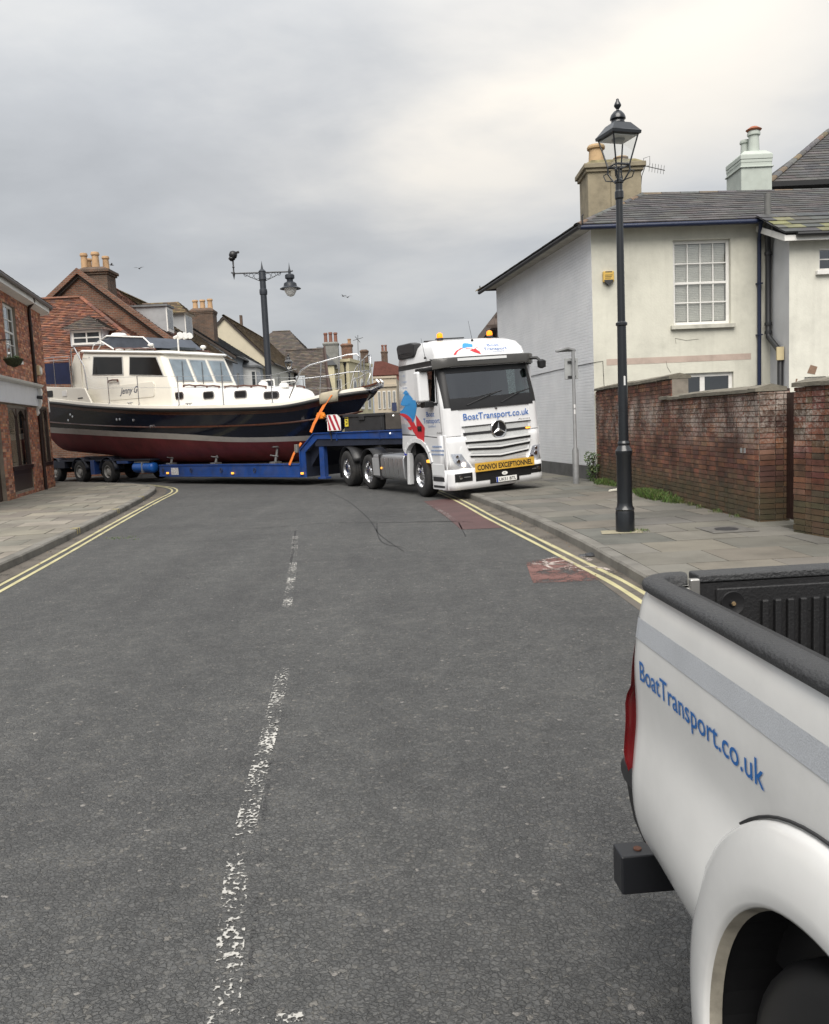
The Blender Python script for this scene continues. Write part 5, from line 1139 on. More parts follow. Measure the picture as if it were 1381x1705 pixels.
# rear face, tail lamps, bumper
for y in (.084, PWID-.154): b = MB(); b.prism([V((-.188, y, .56)), V((-.188, y, .95)), V((-.11, y, 1.25)), V((-.06, y, 1.25)), V((-.06, y, .56))], (0, .07, 0)); b.build('rear_corner', PKW, pick)
for sg in (0, 1):
    def lamp(t, s):
        z = .735+.40*t; w = interp([(0, .075), (.55, .072), (.62, .045), (1, .030)], t)
        ang = math.radians(8+74*s); r = .088+interp([(0, .006), (.1, .022), (.5, .026), (.6, .008), (1, -.006)], t)
        x = -.100-r*math.sin(ang); y = .085-r*math.cos(ang)+smooth_interp(PROF, z)
        return V((wx(x-.012, z), y if sg == 0 else PWID-y, z))
    b = MB(); b.grid(lambda s, t: lamp(t, s), lin(.30, 1.25, 12), lin(0, 1, 16)); b.build('tail_lamp', REDL, pick, ang=60)
bpoly = [(-.10, .735), (-.19, .735), (-.255, .70), (-.25, .665), (-.225, .62), (-.185, .575), (-.10, .55)]
b = MB(); b.prism([V((x, .012, z)) for x, z in bpoly[2:]+[(-.10, .70)]], (0, PWID-.024, 0)); b.build('rear_bumper', BLK, pick, bevel=.012)
b = MB(); b.prism([V((x, .002, z)) for x, z in ((-.12, .738), (-.255, .738), (-.275, .725), (-.275, .685), (-.24, .668), (-.12, .668))], (0, .16, 0)); b.build('bumper_corner', DGR, pick, bevel=.018, seg=3)
b = MB(); b.box(-.345, -.262, .0, .85, .315, .432); st = b.build('tow_step', mat('black_steel', (.014, .015, .018), .42, var=.2, wmap='obj'), pick, bevel=.006); b = MB(); b.lathe([(.012, 0), (.012, .004)], (-.30, .06, .432), 10); b.build('step_bolt', mat('rust', (.12, .05, .03), .8), st)
b = MB(); b.box(-.2, 1.5, .55, .62, .45, .55); b.box(-.2, 1.5, PWID-.62, PWID-.55, .45, .55); b.box(-.30, -.10, .4, .5, .40, .56); b.box(-.1, 1.5, .1, PWID-.1, .58, .76); b.build('underframe', BLK, pick)
# stripe and lettering on the side
SIL = mat('silver_reflective', (.52, .54, .57), .38, .1, var=.05, vs_=4, bump=.0012, bs=320, fine=.10, wmap='obj')
b = MB(); b.grid(lambda x, t: V((wx(x, 1.125+.055*t), py(x, 1.125+.055*t)-.0022, 1.125+.055*t)), [-.180, -.165, -.148, -.12, -.09, -.06, -.03]+lin(0, 1.5, 40), lin(0, 1, 4)); b.build('reflective_stripe', SIL, pick, ang=60)
lettering('side_lettering', 'BoatTransport.co.uk', mat('pickup_blue', (.012, .13, .42), .35, var=.03), pick, lambda u, v: V((-.062+u, py(-.062+u, 1.021+v)-.0022, 1.021+v)), width=.655, height=.053, bold=.006)
# rear wheel and the rest of the vehicle
for x in (AX, AX+3.1):
    wheel(pick, x, .15, .395, .26, 1, .22, polished=False, deep=.03, rubber=BLK); wheel(pick, x, PWID-.15, .395, .26, -1, .22, polished=False, deep=.03, rubber=BLK)  # flat black tyres: the darkness of the arches put into their colour
def body_ring(x, zb, zt, i): return [V((x, i, zb+.06)), V((x, i-.0, zt-.12)), V((x, i+.05, zt-.02)), V((x, i+.16, zt)), V((x, PWID-i-.16, zt)), V((x, PWID-i-.05, zt-.02)), V((x, PWID-i, zt-.12)), V((x, PWID-i, zb+.06)), V((x, PWID-i-.08, zb)), V((x, i+.08, zb))]
b = MB(); b.loft([body_ring(x, zb, zt, i) for x, zb, zt, i in ((1.57, .46, 1.12, .02), (2.0, .46, 1.12, .0), (3.1, .46, 1.12, .0), (3.35, .46, 1.13, .01), (3.45, .74, 1.12, .01), (4.4, .74, 1.06, .03), (4.6, .46, 1.02, .06), (4.85, .42, .85, .14))]); b.build('cab_body', PKW, pick, ang=35)
gz = [(1.12, 1.60, 3.30, .03), (1.55, 1.66, 2.72, .13), (1.72, 1.85, 2.45, .22), (1.75, 2.0, 2.3, .4)]
b = MB(); b.loft([[V((x0, i, z)), V((x1, i, z)), V((x1, PWID-i, z)), V((x0, PWID-i, z))] for z, x0, x1, i in gz]); b.build('cab_roof', PKW, pick, bevel=.03)
for sg in (0, 1):
    Yg = lambda z: (.03+(.13-.03)*(z-1.12)/.43-.004) if sg == 0 else PWID-(.03+.10*(z-1.12)/.43-.004)
    for pts in ([(1.70, 1.16), (2.28, 1.16), (2.28, 1.52), (1.74, 1.52)], [(2.36, 1.16), (3.12, 1.16), (2.70, 1.52), (2.36, 1.52)]):
        b = MB(); b.poly([V((x, Yg(z), z)) for x, z in pts]); b.build('side_window', BLK, pick)
b = MB(); f_ = lambda t: V((3.27-.53*t, 0, 1.15+.38*t)); b.poly([V((f_(.05).x+.012, .14, f_(.05).z)), V((f_(.05).x+.012, PWID-.14, f_(.05).z)), V((f_(.95).x+.012, PWID-.22, f_(.95).z)), V((f_(.95).x+.012, .22, f_(.95).z))]); b.build('windscreen', GLS, pick)
b = MB(); b.box(4.70, 4.92, .08, PWID-.08, .42, .66); b.build('front_bumper', PKW, pick, bevel=.05)
b = MB(); b.box(4.80, 4.86, .45, PWID-.45, .68, .90); b.build('grille', BLK, pick, bevel=.01)
for y in (.12, PWID-.42):
    b = MB(); b.box(4.62, 4.80, y, y+.30, .74, .92); b.build('headlamp', CHR, pick, bevel=.03)
# ================================================================ BUILDINGS
CREAM = mat('cream_render', (.56, .55, .475), .85, var=.13, vs_=.9, bump=.005, bs=22, dirt=.14, streak=.11); GREYW = mat('grey_white_wall', (.50, .51, .53), .8, var=.08, vs_=1.2)
WPAINT = mat('white_paintwork', (.70, .69, .66), .5, var=.06, vs_=4, dirt=.10); SILLM = mat('sill_stone', (.46, .45, .39), .8, var=.15, vs_=4, dirt=.25)
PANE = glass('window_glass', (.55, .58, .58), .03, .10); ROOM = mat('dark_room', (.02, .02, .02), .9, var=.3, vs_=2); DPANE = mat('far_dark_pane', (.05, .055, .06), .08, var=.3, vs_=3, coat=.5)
SLATE = mat('slate', (.05, .05, .055), .62, attr=True, var=.25, vs_=4, bump=.003, bs=50, fine=.12); TILE = mat('clay_tile', (.2, .1, .07), .85, attr=True, var=.20, vs_=1.5, bump=.004, bs=50)
BRK = mat('brick_pieces', (.2, .1, .07), .9, attr=True, var=.18, vs_=5, bump=.004, bs=90, fine=.10); MORT = mat('mortar', (.20, .185, .155), .95, var=.2, vs_=6, bump=.003, bs=70)
LEAD = mat('lead_flashing', (.14, .145, .15), .6, .1, var=.2, vs_=4)
def painted_brick():
    m = bpy.data.materials.new('painted_brick'); m.use_nodes = True; t = m.node_tree; b = t.nodes['Principled BSDF']
    tc_ = N(t, 'ShaderNodeTexCoord'); mp_ = N(t, 'ShaderNodeMapping'); L(t, tc_.outputs['Object'], mp_.inputs[0])
    br = N(t, 'ShaderNodeTexBrick', i_Scale=1., i_Mortar_Size=.008, i_Mortar_Smooth=.6, i_Brick_Width=.225, i_Row_Height=.075); L(t, mp_.outputs[0], br.inputs['Vector'])
    nz = N(t, 'ShaderNodeTexNoise', i_Scale=1.3, i_Detail=6., i_Roughness=.6); L(t, tc_.outputs['Object'], nz.inputs['Vector'])
    nb = N(t, 'ShaderNodeTexNoise', i_Scale=45., i_Detail=4.); L(t, tc_.outputs['Object'], nb.inputs['Vector'])
    c = ramp(t, nz.outputs[0], [(.3, (.64, .655, .675)), (.7, (.74, .75, .765))]); L(t, c.outputs[0], b.inputs['Base Color']); b.inputs['Roughness'].default_value = .7
    h = mth(t, 'ADD', mth(t, 'MULTIPLY', br.outputs['Fac'], -.8), mth(t, 'MULTIPLY', nb.outputs[0], .7))
    bp = N(t, 'ShaderNodeBump', i_Strength=.9, i_Distance=.012); L(t, h, bp.inputs['Height']); L(t, bp.outputs[0], b.inputs['Normal']); return m
PBR = painted_brick()
UP = V((0, 0, 1))
def coursed_brick(name, c1, c2, mc, sx=1.):
    m = bpy.data.materials.new(name); m.use_nodes = True; t = m.node_tree; b = t.nodes['Principled BSDF']; MATS[name] = m
    g_ = N(t, 'ShaderNodeNewGeometry'); sp = N(t, 'ShaderNodeSeparateXYZ'); L(t, g_.outputs['Position'], sp.inputs[0])
    cm = N(t, 'ShaderNodeCombineXYZ'); L(t, mth(t, 'ADD', sp.outputs[0], sp.outputs[1]), cm.inputs[0]); L(t, sp.outputs[2], cm.inputs[1])
    br = N(t, 'ShaderNodeTexBrick', i_Scale=1., i_Mortar_Size=.012, i_Mortar_Smooth=.3, i_Brick_Width=.235*sx, i_Row_Height=.085*sx, i_Bias=-.1); L(t, cm.outputs[0], br.inputs['Vector'])
    br.inputs['Color1'].default_value = (*c1, 1); br.inputs['Color2'].default_value = (*c2, 1); br.inputs['Mortar'].default_value = (*mc, 1)
    nz = N(t, 'ShaderNodeTexNoise', i_Scale=1.4, i_Detail=6., i_Roughness=.65); L(t, g_.outputs['Position'], nz.inputs['Vector'])
    rr = ramp(t, nz.outputs[0], [(.3, (.62, .60, .58)), (.7, (1.25, 1.22, 1.18))]); L(t, mixc(t, 1., br.outputs['Color'], rr.outputs[0], 'MULTIPLY'), b.inputs['Base Color']); b.inputs['Roughness'].default_value = .9
    bp = N(t, 'ShaderNodeBump', i_Strength=.7, i_Distance=.02, invert=True); L(t, br.outputs['Fac'], bp.inputs['Height']); L(t, bp.outputs[0], b.inputs['Normal']); return m
# ---------------------------------------------------------------- white corner house on the right
house = thing('corner_house', 'white and cream painted house with slate roof behind the lorry', 'house', (4.42, 20, 0))
def W2(o_): return V(o_)-V((4.42, 20, 0))
hu = V((1, .05, 0)).normalized(); hn = V((.05, -1, 0)).normalized(); su = V((-.17, 1, 0)).normalized(); sn = V((-1, -.17, 0)).normalized()
Z0 = V((0, 0, 0))
b = MB(); holes = [(1.95, 3.34, 3.72, 5.69), (1.93, 3.40, 1.30, 2.58)]; holed_wall(b, Z0, hu, hn, 4.36, 0, 6.02, holes, .14); b.build('front_wall', CREAM, house)
# side wall carries its own flat coordinates so the brick relief follows it
b = MB(); b.add([(0, 0, 0), (8.25, 0, 0), (8.25, 6.02, 0), (0, 6.02, 0)], [(0, 1, 2, 3)]); sw_ = b.build('side_wall', PBR, house); sw_.matrix_local = Matrix(((su.x, 0, sn.x, 0), (su.y, 0, sn.y, 0), (0, 1, 0, 0), (0, 0, 0, 1)))
b = MB(); b.obox(sn*.012, su*8.25, UP*.45, -sn*.02); b.build('plinth', mat('plinth_grey', (.10, .10, .10), .9, var=.2, dirt=.3), house)
b = MB(); b.obox(su*8.25, V((8, 1, 0)), UP*6.0, -su*.05); b.build('rear_wall', GREYW, house)
w = window(house, Z0, hu, hn, 1.95, 3.34, 3.72, 5.69, 4, 4, WPAINT, glass('clear_pane', (.93, .94, .93), .03, .02), .14, .075, .028, SILLM, mat('pale_blind_backing', (.45, .44, .42), .9), True)  # pale panel added behind the slats so the blind looks brighter
b = MB(); b.box(0, 1.20, -.002, .002, 0, .035); sm = b.mesh('blind_slat', mat('blind_white', (.82, .80, .77), .6, var=.04))
ang = math.atan2(hu.y, hu.x)
for k in range(44):
    p = hu*(1.95+.10)-hn*.175+UP*(3.83+k*.0405); inst('blind_slat', sm, w, p, (math.radians(28), 0, ang))
w = window(house, Z0, hu, hn, 1.93, 3.40, 1.30, 2.58, 2, 1, WPAINT, PANE, .12, .09, .12, None, ROOM)
b = MB(); b.obox(hu*.31+UP*2.85+hn*.001, hu*3.52, UP*.145, hn*.003); b.build('painted_band', mat('pink_band', (.42, .335, .285), .85, var=.12, vs_=3), house)
b = MB(); b.tube([hu*2.0+UP*3.3+hn*.003, hu*1.98+UP*3.42+hn*.003, hu*2.25+UP*3.36+hn*.003, hu*2.55+UP*3.38+hn*.003], .005, 4); b.tube([hu*1.75+UP*2.9+hn*.003, hu*1.78+UP*2.75+hn*.003, hu*1.86+UP*2.62+hn*.003], .005, 4); b.build('wall_crack', mat('crack_grey', (.2, .19, .16), .9), house)
al = MB(); al.obox(hu*.25+UP*4.78+hn*.001, hu*.26, UP*.25, hn*.09); a_ = al.build('alarm_box', mat('alarm_yellow', (.55, .36, .08), .45, var=.05), house, bevel=.02)
b = MB(); b.prism([hu*.27+UP*4.80+hn*.092, hu*.38+UP*4.70+hn*.092, hu*.49+UP*4.80+hn*.092, hu*.49+UP*4.83+hn*.092, hu*.27+UP*4.83+hn*.092], -hn*.09); b.obox(hu*.30+UP*5.0+hn*.0915, hu*.16, UP*.02, hn*.004); b.build('alarm_base', DGR, a_)
b = MB()
for k in range(3): b.obox(hu*(.29)+UP*(4.93-.035*k)+hn*.0915, hu*(.18-.02*k), UP*.012, hn*.002)
b.build('alarm_print', DARK_T, a_)
BLU = mat('blue_pipe', (.010, .017, .046), .4, var=.1); BKP = mat('black_pipe', (.022, .023, .025), .45, var=.15); GRP = mat('grey_pipe', (.13, .13, .125), .7, var=.15)
b = MB(); b.tube([hu*-.34+hn*.36+UP*5.98, hu*3.95+hn*.36+UP*5.985], .055, 10); b.build('gutter', BLU, house, ang=60)
b = MB(); b.tube([hu*3.90+hn*.34+UP*5.94, hu*3.92+hn*.30+UP*5.84, hu*3.99+hn*.09+UP*5.65, hu*4.0+hn*.07+UP*5.5, hu*4.0+hn*.07+UP*.2], .045, 10); dp = b.build('downpipe', BLU, house, ang=60)
for z in (4.6, 3.4, 2.2): b = MB(); b.obox(hu*3.94+hn*.0+UP*z, hu*.13, UP*.03, hn*.12); b.build('pipe_bracket', BLU, dp)
b = MB(); b.tube([hu*4.12+hn*.25+UP*6.62, hu*4.12+hn*.25+UP*5.75], .075, 10); b.build('vent_pipe', GRP, house, ang=60)
b = MB(); b.tube([hu*4.12+hn*.25+UP*5.78, hu*4.12+hn*.24+UP*5.62, hu*4.17+hn*.16+UP*5.42, hu*4.18+hn*.15+UP*5.2, hu*4.18+hn*.15+UP*3.45, hu*4.17+hn*.2+UP*3.34, hu*4.13+hn*.78+UP*2.98, hu*4.12+hn*.85+UP*2.85, hu*4.12+hn*.85+UP*.2], .065, 10)
for z, s_, n_ in ((5.25, 4.18, .15), (3.62, 4.18, .15), (3.42, 4.18, .15), (2.8, 4.12, .85)): b.lathe([(.085, 0), (.085, .07)], hu*s_+hn*n_+UP*z, 12)
b.build('soil_pipe', BKP, house, ang=50)
b = MB(); b.tube([sn*.012+su*-.02+UP*2.93, sn*.012+su*2.6+UP*2.93, sn*.012+su*5+UP*2.90], .008, 4); b.tube([hn*.008+UP*2.93, hn*.008+hu*.22+UP*2.96, hn*.008+hu*.24+UP*2.3], .006, 4); b.build('wall_cable', BLK, house)
# rear extension coming forward
E0 = W2((8.62, 19.0, 0)); b = MB(); holed_wall(b, E0, hu, hn, 4.0, 0, 5.36, [(.68, 1.7, 4.68, 5.18), (.36, .86, 1.95, 2.33)], .10); b.build('extension_wall', mat('extension_render', (.62, .61, .54), .85, var=.14, vs_=1.0, bump=.005, bs=25, dirt=.12, streak=.10), house)
b = MB(); b.poly([E0, E0+UP*5.36, V((4.30, .22, 5.9)), V((4.30, .22, 0))][::-1]); b.build('return_wall', GREYW, house)
window(house, E0, hu, hn, .68, 1.7, 4.68, 5.18, 2, 2, WPAINT, PANE, .10, .05, .025, WPAINT, ROOM); window(house, E0, hu, hn, .36, .86, 1.95, 2.33, 1, 1, WPAINT, PANE, .10, .05, .02, WPAINT, ROOM)
b = MB(); b.obox(E0+V((-.16, .3, 2.75)), V((0, -.05, 0)), UP*.3, V((.16, 0, 0))); b.build('air_vent', mat('vent_cream', (.5, .42, .25), .7), house)
b = MB(); b.prism([E0+hu*(.42)+UP*2.42+hn*.002, E0+hu*.6+UP*2.38+hn*.002, E0+hu*.66+UP*2.55+hn*.002, E0+hu*.5+UP*2.60+hn*.002], hn*.004); b.build('bare_plaster', mat('broken_plaster', (.20, .13, .09), .95, var=.3, vs_=12), house); b = MB(); b.prism([E0+hu*.14+UP*2.12+hn*.002, E0+hu*.2+UP*2.3+hn*.002, E0+hu*.16+UP*2.3+hn*.002], hn*.004); b.build('bare_plaster', mat('broken_plaster', (.20, .13, .09)), house)
b = MB(); b.obox(E0+hu*-.25+hn*.28+UP*5.30, hu*4.2, UP*.12, -hn*.03); b.build('fascia', WPAINT, house); b = MB(); b.tube([E0+hu*.0+hn*.34+UP*5.42, E0+hu*4+hn*.34+UP*5.42], .05, 8); b.build('gutter', BLK, house); b = MB(); b.prism([E0+hu*-.24+hn*.25+UP*5.30, E0+hu*-.24+hn*.25+UP*5.44, V((3.95, .3, 6.0)), V((3.95, .3, 5.86))], hu*.03); b.build('barge_board', WPAINT, house)
# slates: front slope singly, hidden slopes joined
SC_ = [(.050, .048, .048), (.062, .058, .056), (.042, .040, .041), (.074, .070, .067), (.058, .052, .049)]
def slate_obj(p0, p1, q0, q1, j, nn, col):
    b = MB(); dn = -nn*.004; b.add([p0+j, p1+j, q1+nn*.004, q0+nn*.004, p0+dn, p1+dn], [(0, 1, 2, 3), (4, 5, 1, 0)], col); b.build('slate', SLATE, roof)
eL, eR, rL, rR = W2((4.02, 19.62, 6.04)), W2((12.6, 20.05, 6.04)), W2((6.48, 23.0, 7.50)), W2((12.6, 23.2, 7.42))
b = MB(); b.poly([eL, eR, rR, rL]); fe = W2((2.46, 28.85, 6.04)); fr_ = W2((5.94, 26.15, 7.50)); b.poly([fe, eL, rL, fr_]); b.poly([fe, fr_, W2((9, 29.5, 6.04))]); b.poly([rL, rR, W2((12.6, 27, 6.04)), W2((8, 27, 6.04)), fr_]); roof = b.build('roof', mat('roof_deck', (.035, .035, .037), .9), house)
random.seed(3); tiles(None, eL+V((0, 0, .01)), eR+V((0, 0, .01)), rL+V((0, 0, .01)), rR+V((0, 0, .01)), 14, .42, SC_, th=.016, jt=.008, keep=slate_obj)
b = MB(); tiles(b, fe+V((0, 0, .012)), eL+V((0, 0, .012)), fr_+V((0, 0, .012)), rL+V((0, 0, .012)), 16, .3, SC_); b.build('side_slates', SLATE, roof, kind='stuff')
def ridge_run(a, c, parent, cols, n, r=.09, name='ridge_tile', m=None):
    a, c = V(a), V(c); d = (c-a)/n
    for k in range(n):
        b = MB(); b.col = jit(random.choice(cols), .2, .08); p0, p1 = a+d*k, a+d*(k+.985); s_ = d.cross(UP).normalized()
        rg = lambda p, e: [p+s_*(r+e)*math.cos(t)+UP*((r+e)*math.sin(t)*.75-.02) for t in lin(0, math.pi, 7)]
        b.add(rg(p0, .006)+rg(p1, 0), [(i, i+1, 8+i, 7+i) for i in range(6)]); b.build(name, m or SLATE, parent, ang=60)
RC_ = [(.085, .082, .078), (.10, .095, .088), (.12, .085, .05), (.075, .074, .074)]
ridge_run(rL, rR, roof, RC_, 12); ridge_run(eL, rL, roof, RC_, 9); ridge_run(rL, fr_, roof, RC_, 8); ridge_run(fe, fr_, roof, RC_, 6)
b = MB(); tl = W2((8.36, 18.66, 5.46)); tr_ = W2((12.6, 18.9, 5.46)); ul = W2((8.2, 19.9, 6.14)); ur = W2((12.6, 20.1, 6.14)); b.poly([tl, tr_, ur, ul]); er_ = b.build('extension_roof', mat('roof_deck', (.035, .035, .037)), house)
MOS = [(.16, .155, .07), (.07, .07, .06), (.05, .05, .054), (.13, .125, .07), (.06, .06, .06)]
roof2 = roof; roof = er_; tiles(None, tl+UP*.01, tr_+UP*.01, ul+UP*.01, ur+UP*.01, 5, .42, MOS, th=.02, jt=.008, keep=slate_obj); roof = roof2
# soffit and dark gutter along the side wall
b = MB(); b.poly([sn*0+UP*6.0, su*8.25+UP*6.0, su*8.9+sn*.36+UP*6.02, su*-.3+sn*.36+UP*6.02]); b.poly([UP*6.0, sn*.36+su*-.3+UP*6.02, hu*4.4+hn*.33+UP*6.02, hu*4.4+UP*6.0]); b.build('soffit', mat('soffit_white', (.42, .40, .35), .8, var=.2, vs_=3, dirt=.3), house)
b = MB(); b.tube([su*-.36+sn*.40+UP*6.0, su*8.95+sn*.40+UP*5.97], .055, 8); b.build('gutter', BLK, house, ang=60)
b = MB(); b.tube([su*-.38+sn*.35+UP*6.06, su*-.38+sn*.36+UP*6.22, su*-.40+sn*.33+UP*6.25], .02, 6); b.tube([su*8.9+sn*.38+UP*6.03, su*8.9+sn*.38+UP*6.2], .02, 6); b.build('hip_iron', DGR, house)
def chimney(parent, x0, x1, y0, y1, z0, z1, m, pots, cap=.10, capm=None, band=None, potm=None):
    b = MB(); b.box(x0, x1, y0, y1, z0, z1); b.box(x0-cap, x1+cap, y0-cap, y1+cap, z1-.02, z1+.12); b.box(x0-cap*.5, x1+cap*.5, y0-cap*.5, y1+cap*.5, z1-.12, z1-.02)
    if band: b.box(x0-.04, x1+.04, y0-.04, y1+.04, band, band+.05)
    c = b.build('chimney', m, parent, bevel=.02)
    b = MB(); b.loft([[V((x0-cap*.6, y0-cap*.6, z1+.12)), V((x1+cap*.6, y0-cap*.6, z1+.12)), V((x1+cap*.6, y1+cap*.6, z1+.12)), V((x0-cap*.6, y1+cap*.6, z1+.12))], [V((x0+.15, y0+.12, z1+.26)), V((x1-.15, y0+.12, z1+.26)), V((x1-.15, y1-.12, z1+.26)), V((x0+.15, y1-.12, z1+.26))]]); b.build('flaunching', capm or m, c)
    for px_, py_, r, h in pots:
        b = MB(); b.lathe([(r*1.05, 0), (r, .06), (r*.88, h*.8), (r*1.12, h*.82), (r*1.15, h*.9), (r*1.0, h), (r*.8, h), (r*.78, h-.2)], (px_, py_, z1+.2), 14); b.build('chimney_pot', potm or mat('clay_pot', (.33, .19, .10), .85, var=.15), c, ang=35)
    return c
o26 = lambda x, y: (x-4.42, y-20)
chimney(house, 5.60-4.42, 7.20-4.42, 5.6, 6.8, 6.5, 8.98, mat('old_render', (.25, .215, .15), .95, var=.25, vs_=1.8, dirt=.4, bump=.006, bs=18), [(6.0-4.42, 6.2, .24, .62), (6.75-4.42, 6.2, .2, .25)], .12, mat('mossy_cement', (.17, .145, .075), .95, var=.4, vs_=6, bump=.02, bs=14), potm=mat('buff_pot', (.42, .29, .16), .85, var=.2))
b = MB(); b.box(6.28-4.42, 6.40-4.42, 5.55, 5.6, 6.8, 8.9); b.build('chimney_rib', mat('old_render', (.25, .215, .15)), house)
b = MB(); p = V((7.35-4.42, 5.7, 9.0)); b.cyl(p, p+V((.55, -.1, -.18)), .012); b.cyl(p+V((-.1, 0, -.02)), p+V((.1, 0, 0)), .01)
for k in range(6): q = p+V((.12+.08*k, -.02*k, -.04-.025*k)); b.cyl(q-V((.02, .12, -.09)), q+V((.02, .12, -.09)), .006, n=5)
b.tube([p+V((-.05, 0, 0)), p+V((-.05, 0, .22)), p+V((.12, -.05, .26)), p+V((.12, -.05, .02))], .008, 5); b.tube([p, p+V((-.12, -.02, -.3)), p+V((-.22, -.1, -1.2)), p+V((-.25, -.1, -1.9))], .012, 5); b.build('aerial', DGR, house)
MINT = mat('mint_render', (.42, .46, .42), .8, var=.08, vs_=2, dirt=.1)
c_ = chimney(house, 10.45-4.42, 11.40-4.42, 6.3, 7.5, 6.6, 9.25, MINT, [(10.85-4.42, 7.0, .14, .55), (11.0-4.42, 6.7, .17, .72)], .02, MINT, 8.98, MINT)
b = MB(); b.lathe([(.20, 0), (.24, .04), (.10, .13), (.01, .15)], (11.0-4.42, 6.7, 10.17), 14); b.build('pot_cowl', mat('terracotta', (.30, .10, .05), .8), c_)
# taller roof behind
TC = at(1280, 304, 28.6); tall = thing('slate_roof_house', 'dark slate roofed house rising behind the mint chimney', 'house', (TC.x, TC.y, 0)); hz_ = TC.z
b = MB(); b.box(.5, 12, .5, 10, 0, hz_-.1); b.build('wall', mat('dark_grey_wall', (.16, .16, .165), .9, var=.2), tall)  # plain dark grey wall colour below the gutter
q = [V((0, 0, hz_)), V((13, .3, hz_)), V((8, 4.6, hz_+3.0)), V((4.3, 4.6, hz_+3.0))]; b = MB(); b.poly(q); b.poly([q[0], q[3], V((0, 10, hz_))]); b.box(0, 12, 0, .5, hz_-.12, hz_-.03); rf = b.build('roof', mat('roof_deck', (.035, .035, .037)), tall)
b = MB(); tiles(b, *(x+UP*.015 for x in (q[0], V((13, 0, hz_)), q[3], q[2])), 20, .42, SC_, th=.02); b.build('slates', SLATE, rf, kind='stuff'); ridge_run(q[0]+UP*.03, q[3]+UP*.03, rf, RC_, 13, .13)
b = MB(); b.box(-.1, 12, -.14, .0, hz_-.16, hz_-.01); b.build('gutter', BLK, tall)
# ---------------------------------------------------------------- brick laying
def brick_mat_wall():
    """old red brick: dark soot, white salt bloom and green damp, all with their own ragged outlines"""
    m = bpy.data.materials.new('garden_brick'); m.use_nodes = True; t = m.node_tree; b = t.nodes['Principled BSDF']
    pos = N(t, 'ShaderNodeNewGeometry').outputs['Position']; a = N(t, 'ShaderNodeAttribute', attribute_name='col')
    sp = N(t, 'ShaderNodeSeparateXYZ'); L(t, pos, sp.inputs[0])
    n1 = N(t, 'ShaderNodeTexNoise', i_Scale=1.1, i_Detail=9., i_Roughness=.68, i_Distortion=.4); L(t, pos, n1.inputs['Vector'])
    n2 = N(t, 'ShaderNodeTexNoise', i_Scale=26., i_Detail=5., i_Roughness=.7); L(t, pos, n2.inputs['Vector'])
    n3 = N(t, 'ShaderNodeTexNoise', i_Scale=2.2, i_Detail=6., i_Roughness=.65); L(t, pos, n3.inputs['Vector'])
    hz = ramp(t, mth(t, 'DIVIDE', sp.outputs[2], 2.5), [(.42, (0, 0, 0)), (.58, (1, 1, 1)), (.72, (1, 1, 1)), (.82, (0, 0, 0))])
    ef = ramp(t, mth(t, 'ADD', mth(t, 'MULTIPLY', n1.outputs[0], .60), mth(t, 'MULTIPLY', n2.outputs[0], .62)), [(.57, (0, 0, 0)), (.70, (1, 1, 1))])
    c = mixc(t, mth(t, 'MULTIPLY', mth(t, 'MULTIPLY', hz.outputs[0], ef.outputs[0]), .80), a.outputs['Color'], (.42, .39, .36))
    soot = ramp(t, n3.outputs[0], [(.38, (.45, .41, .39)), (.64, (1.22, 1.18, 1.14))]); c = mixc(t, 1., c, soot.outputs[0], 'MULTIPLY')
    lowm = ramp(t, mth(t, 'ADD', mth(t, 'DIVIDE', sp.outputs[2], 2.5), mth(t, 'MULTIPLY', n1.outputs[0], -.25)), [(.04, (1, 1, 1)), (.20, (0, 0, 0))])
    c = mixc(t, mth(t, 'MULTIPLY', lowm.outputs[0], .6), c, (.055, .06, .028))
    L(t, c, b.inputs['Base Color']); b.inputs['Roughness'].default_value = .92
    bp = N(t, 'ShaderNodeBump', i_Strength=.8, i_Distance=.006); L(t, n2.outputs[0], bp.inputs['Height']); L(t, bp.outputs[0], b.inputs['Normal']); return m
GBR = brick_mat_wall()
GB = [(.170, .072, .046), (.135, .058, .040), (.205, .090, .052), (.115, .060, .046), (.18, .098, .064), (.145, .073, .052)]
SB = [(.38, .145, .074), (.30, .104, .058), (.44, .20, .112), (.21, .082, .055), (.35, .155, .098), (.46, .25, .165), (.25, .125, .092)]
def lay(path, z0, z1, cols, holes=(), bw=.215, bh=.065, mj=.010, dp_=.014, flemish=True):
    """brick boxes along a wall path [(point, outward normal, s)]; yields (distance key, s, z, box corner points, colour)"""
    out = []
    tot = path[-1][2]; r = 0; z = z0
    def P(s):
        for (p, n, a), (q, n2, c) in zip(path, path[1:]):
            if a <= s <= c+1e-6: t = (s-a)/(c-a); return p.lerp(q, t), n.lerp(n2, t).normalized()
        return path[-1][0], path[-1][1]
    while z < z1-.02:
        zt = min(z+bh, z1); s = path[0][2]-(bw*.5 if r % 2 else 0); k = 0
        while s < tot:
            w = bw if not flemish or k % 2 == r % 2 else bw*.48
            a, c = max(s, path[0][2]), min(s+w, tot); s += w+mj; k += 1
            if c-a < .03: continue
            segs = [(a, c)]
            for h0, h1, za, zb in holes:
                if zt > za+.005 and z < zb-.005:
                    ns_ = []
                    for (x, y) in segs:
                        if y <= h0 or x >= h1: ns_.append((x, y))
                        else:
                            if x < h0-.03: ns_.append((x, h0))
                            if y > h1+.03: ns_.append((h1, y))
                    segs = ns_
            for x, y in segs:
                p, n = P(x); q, m2 = P(y); d = dp_+uni(-.004, .004)
                out.append((z, x, [p+UP*z, q+UP*z, q+UP*zt, p+UP*zt], n, d, jit(random.choice(cols), .2, .08)))
        z += bh+mj; r += 1
    return out
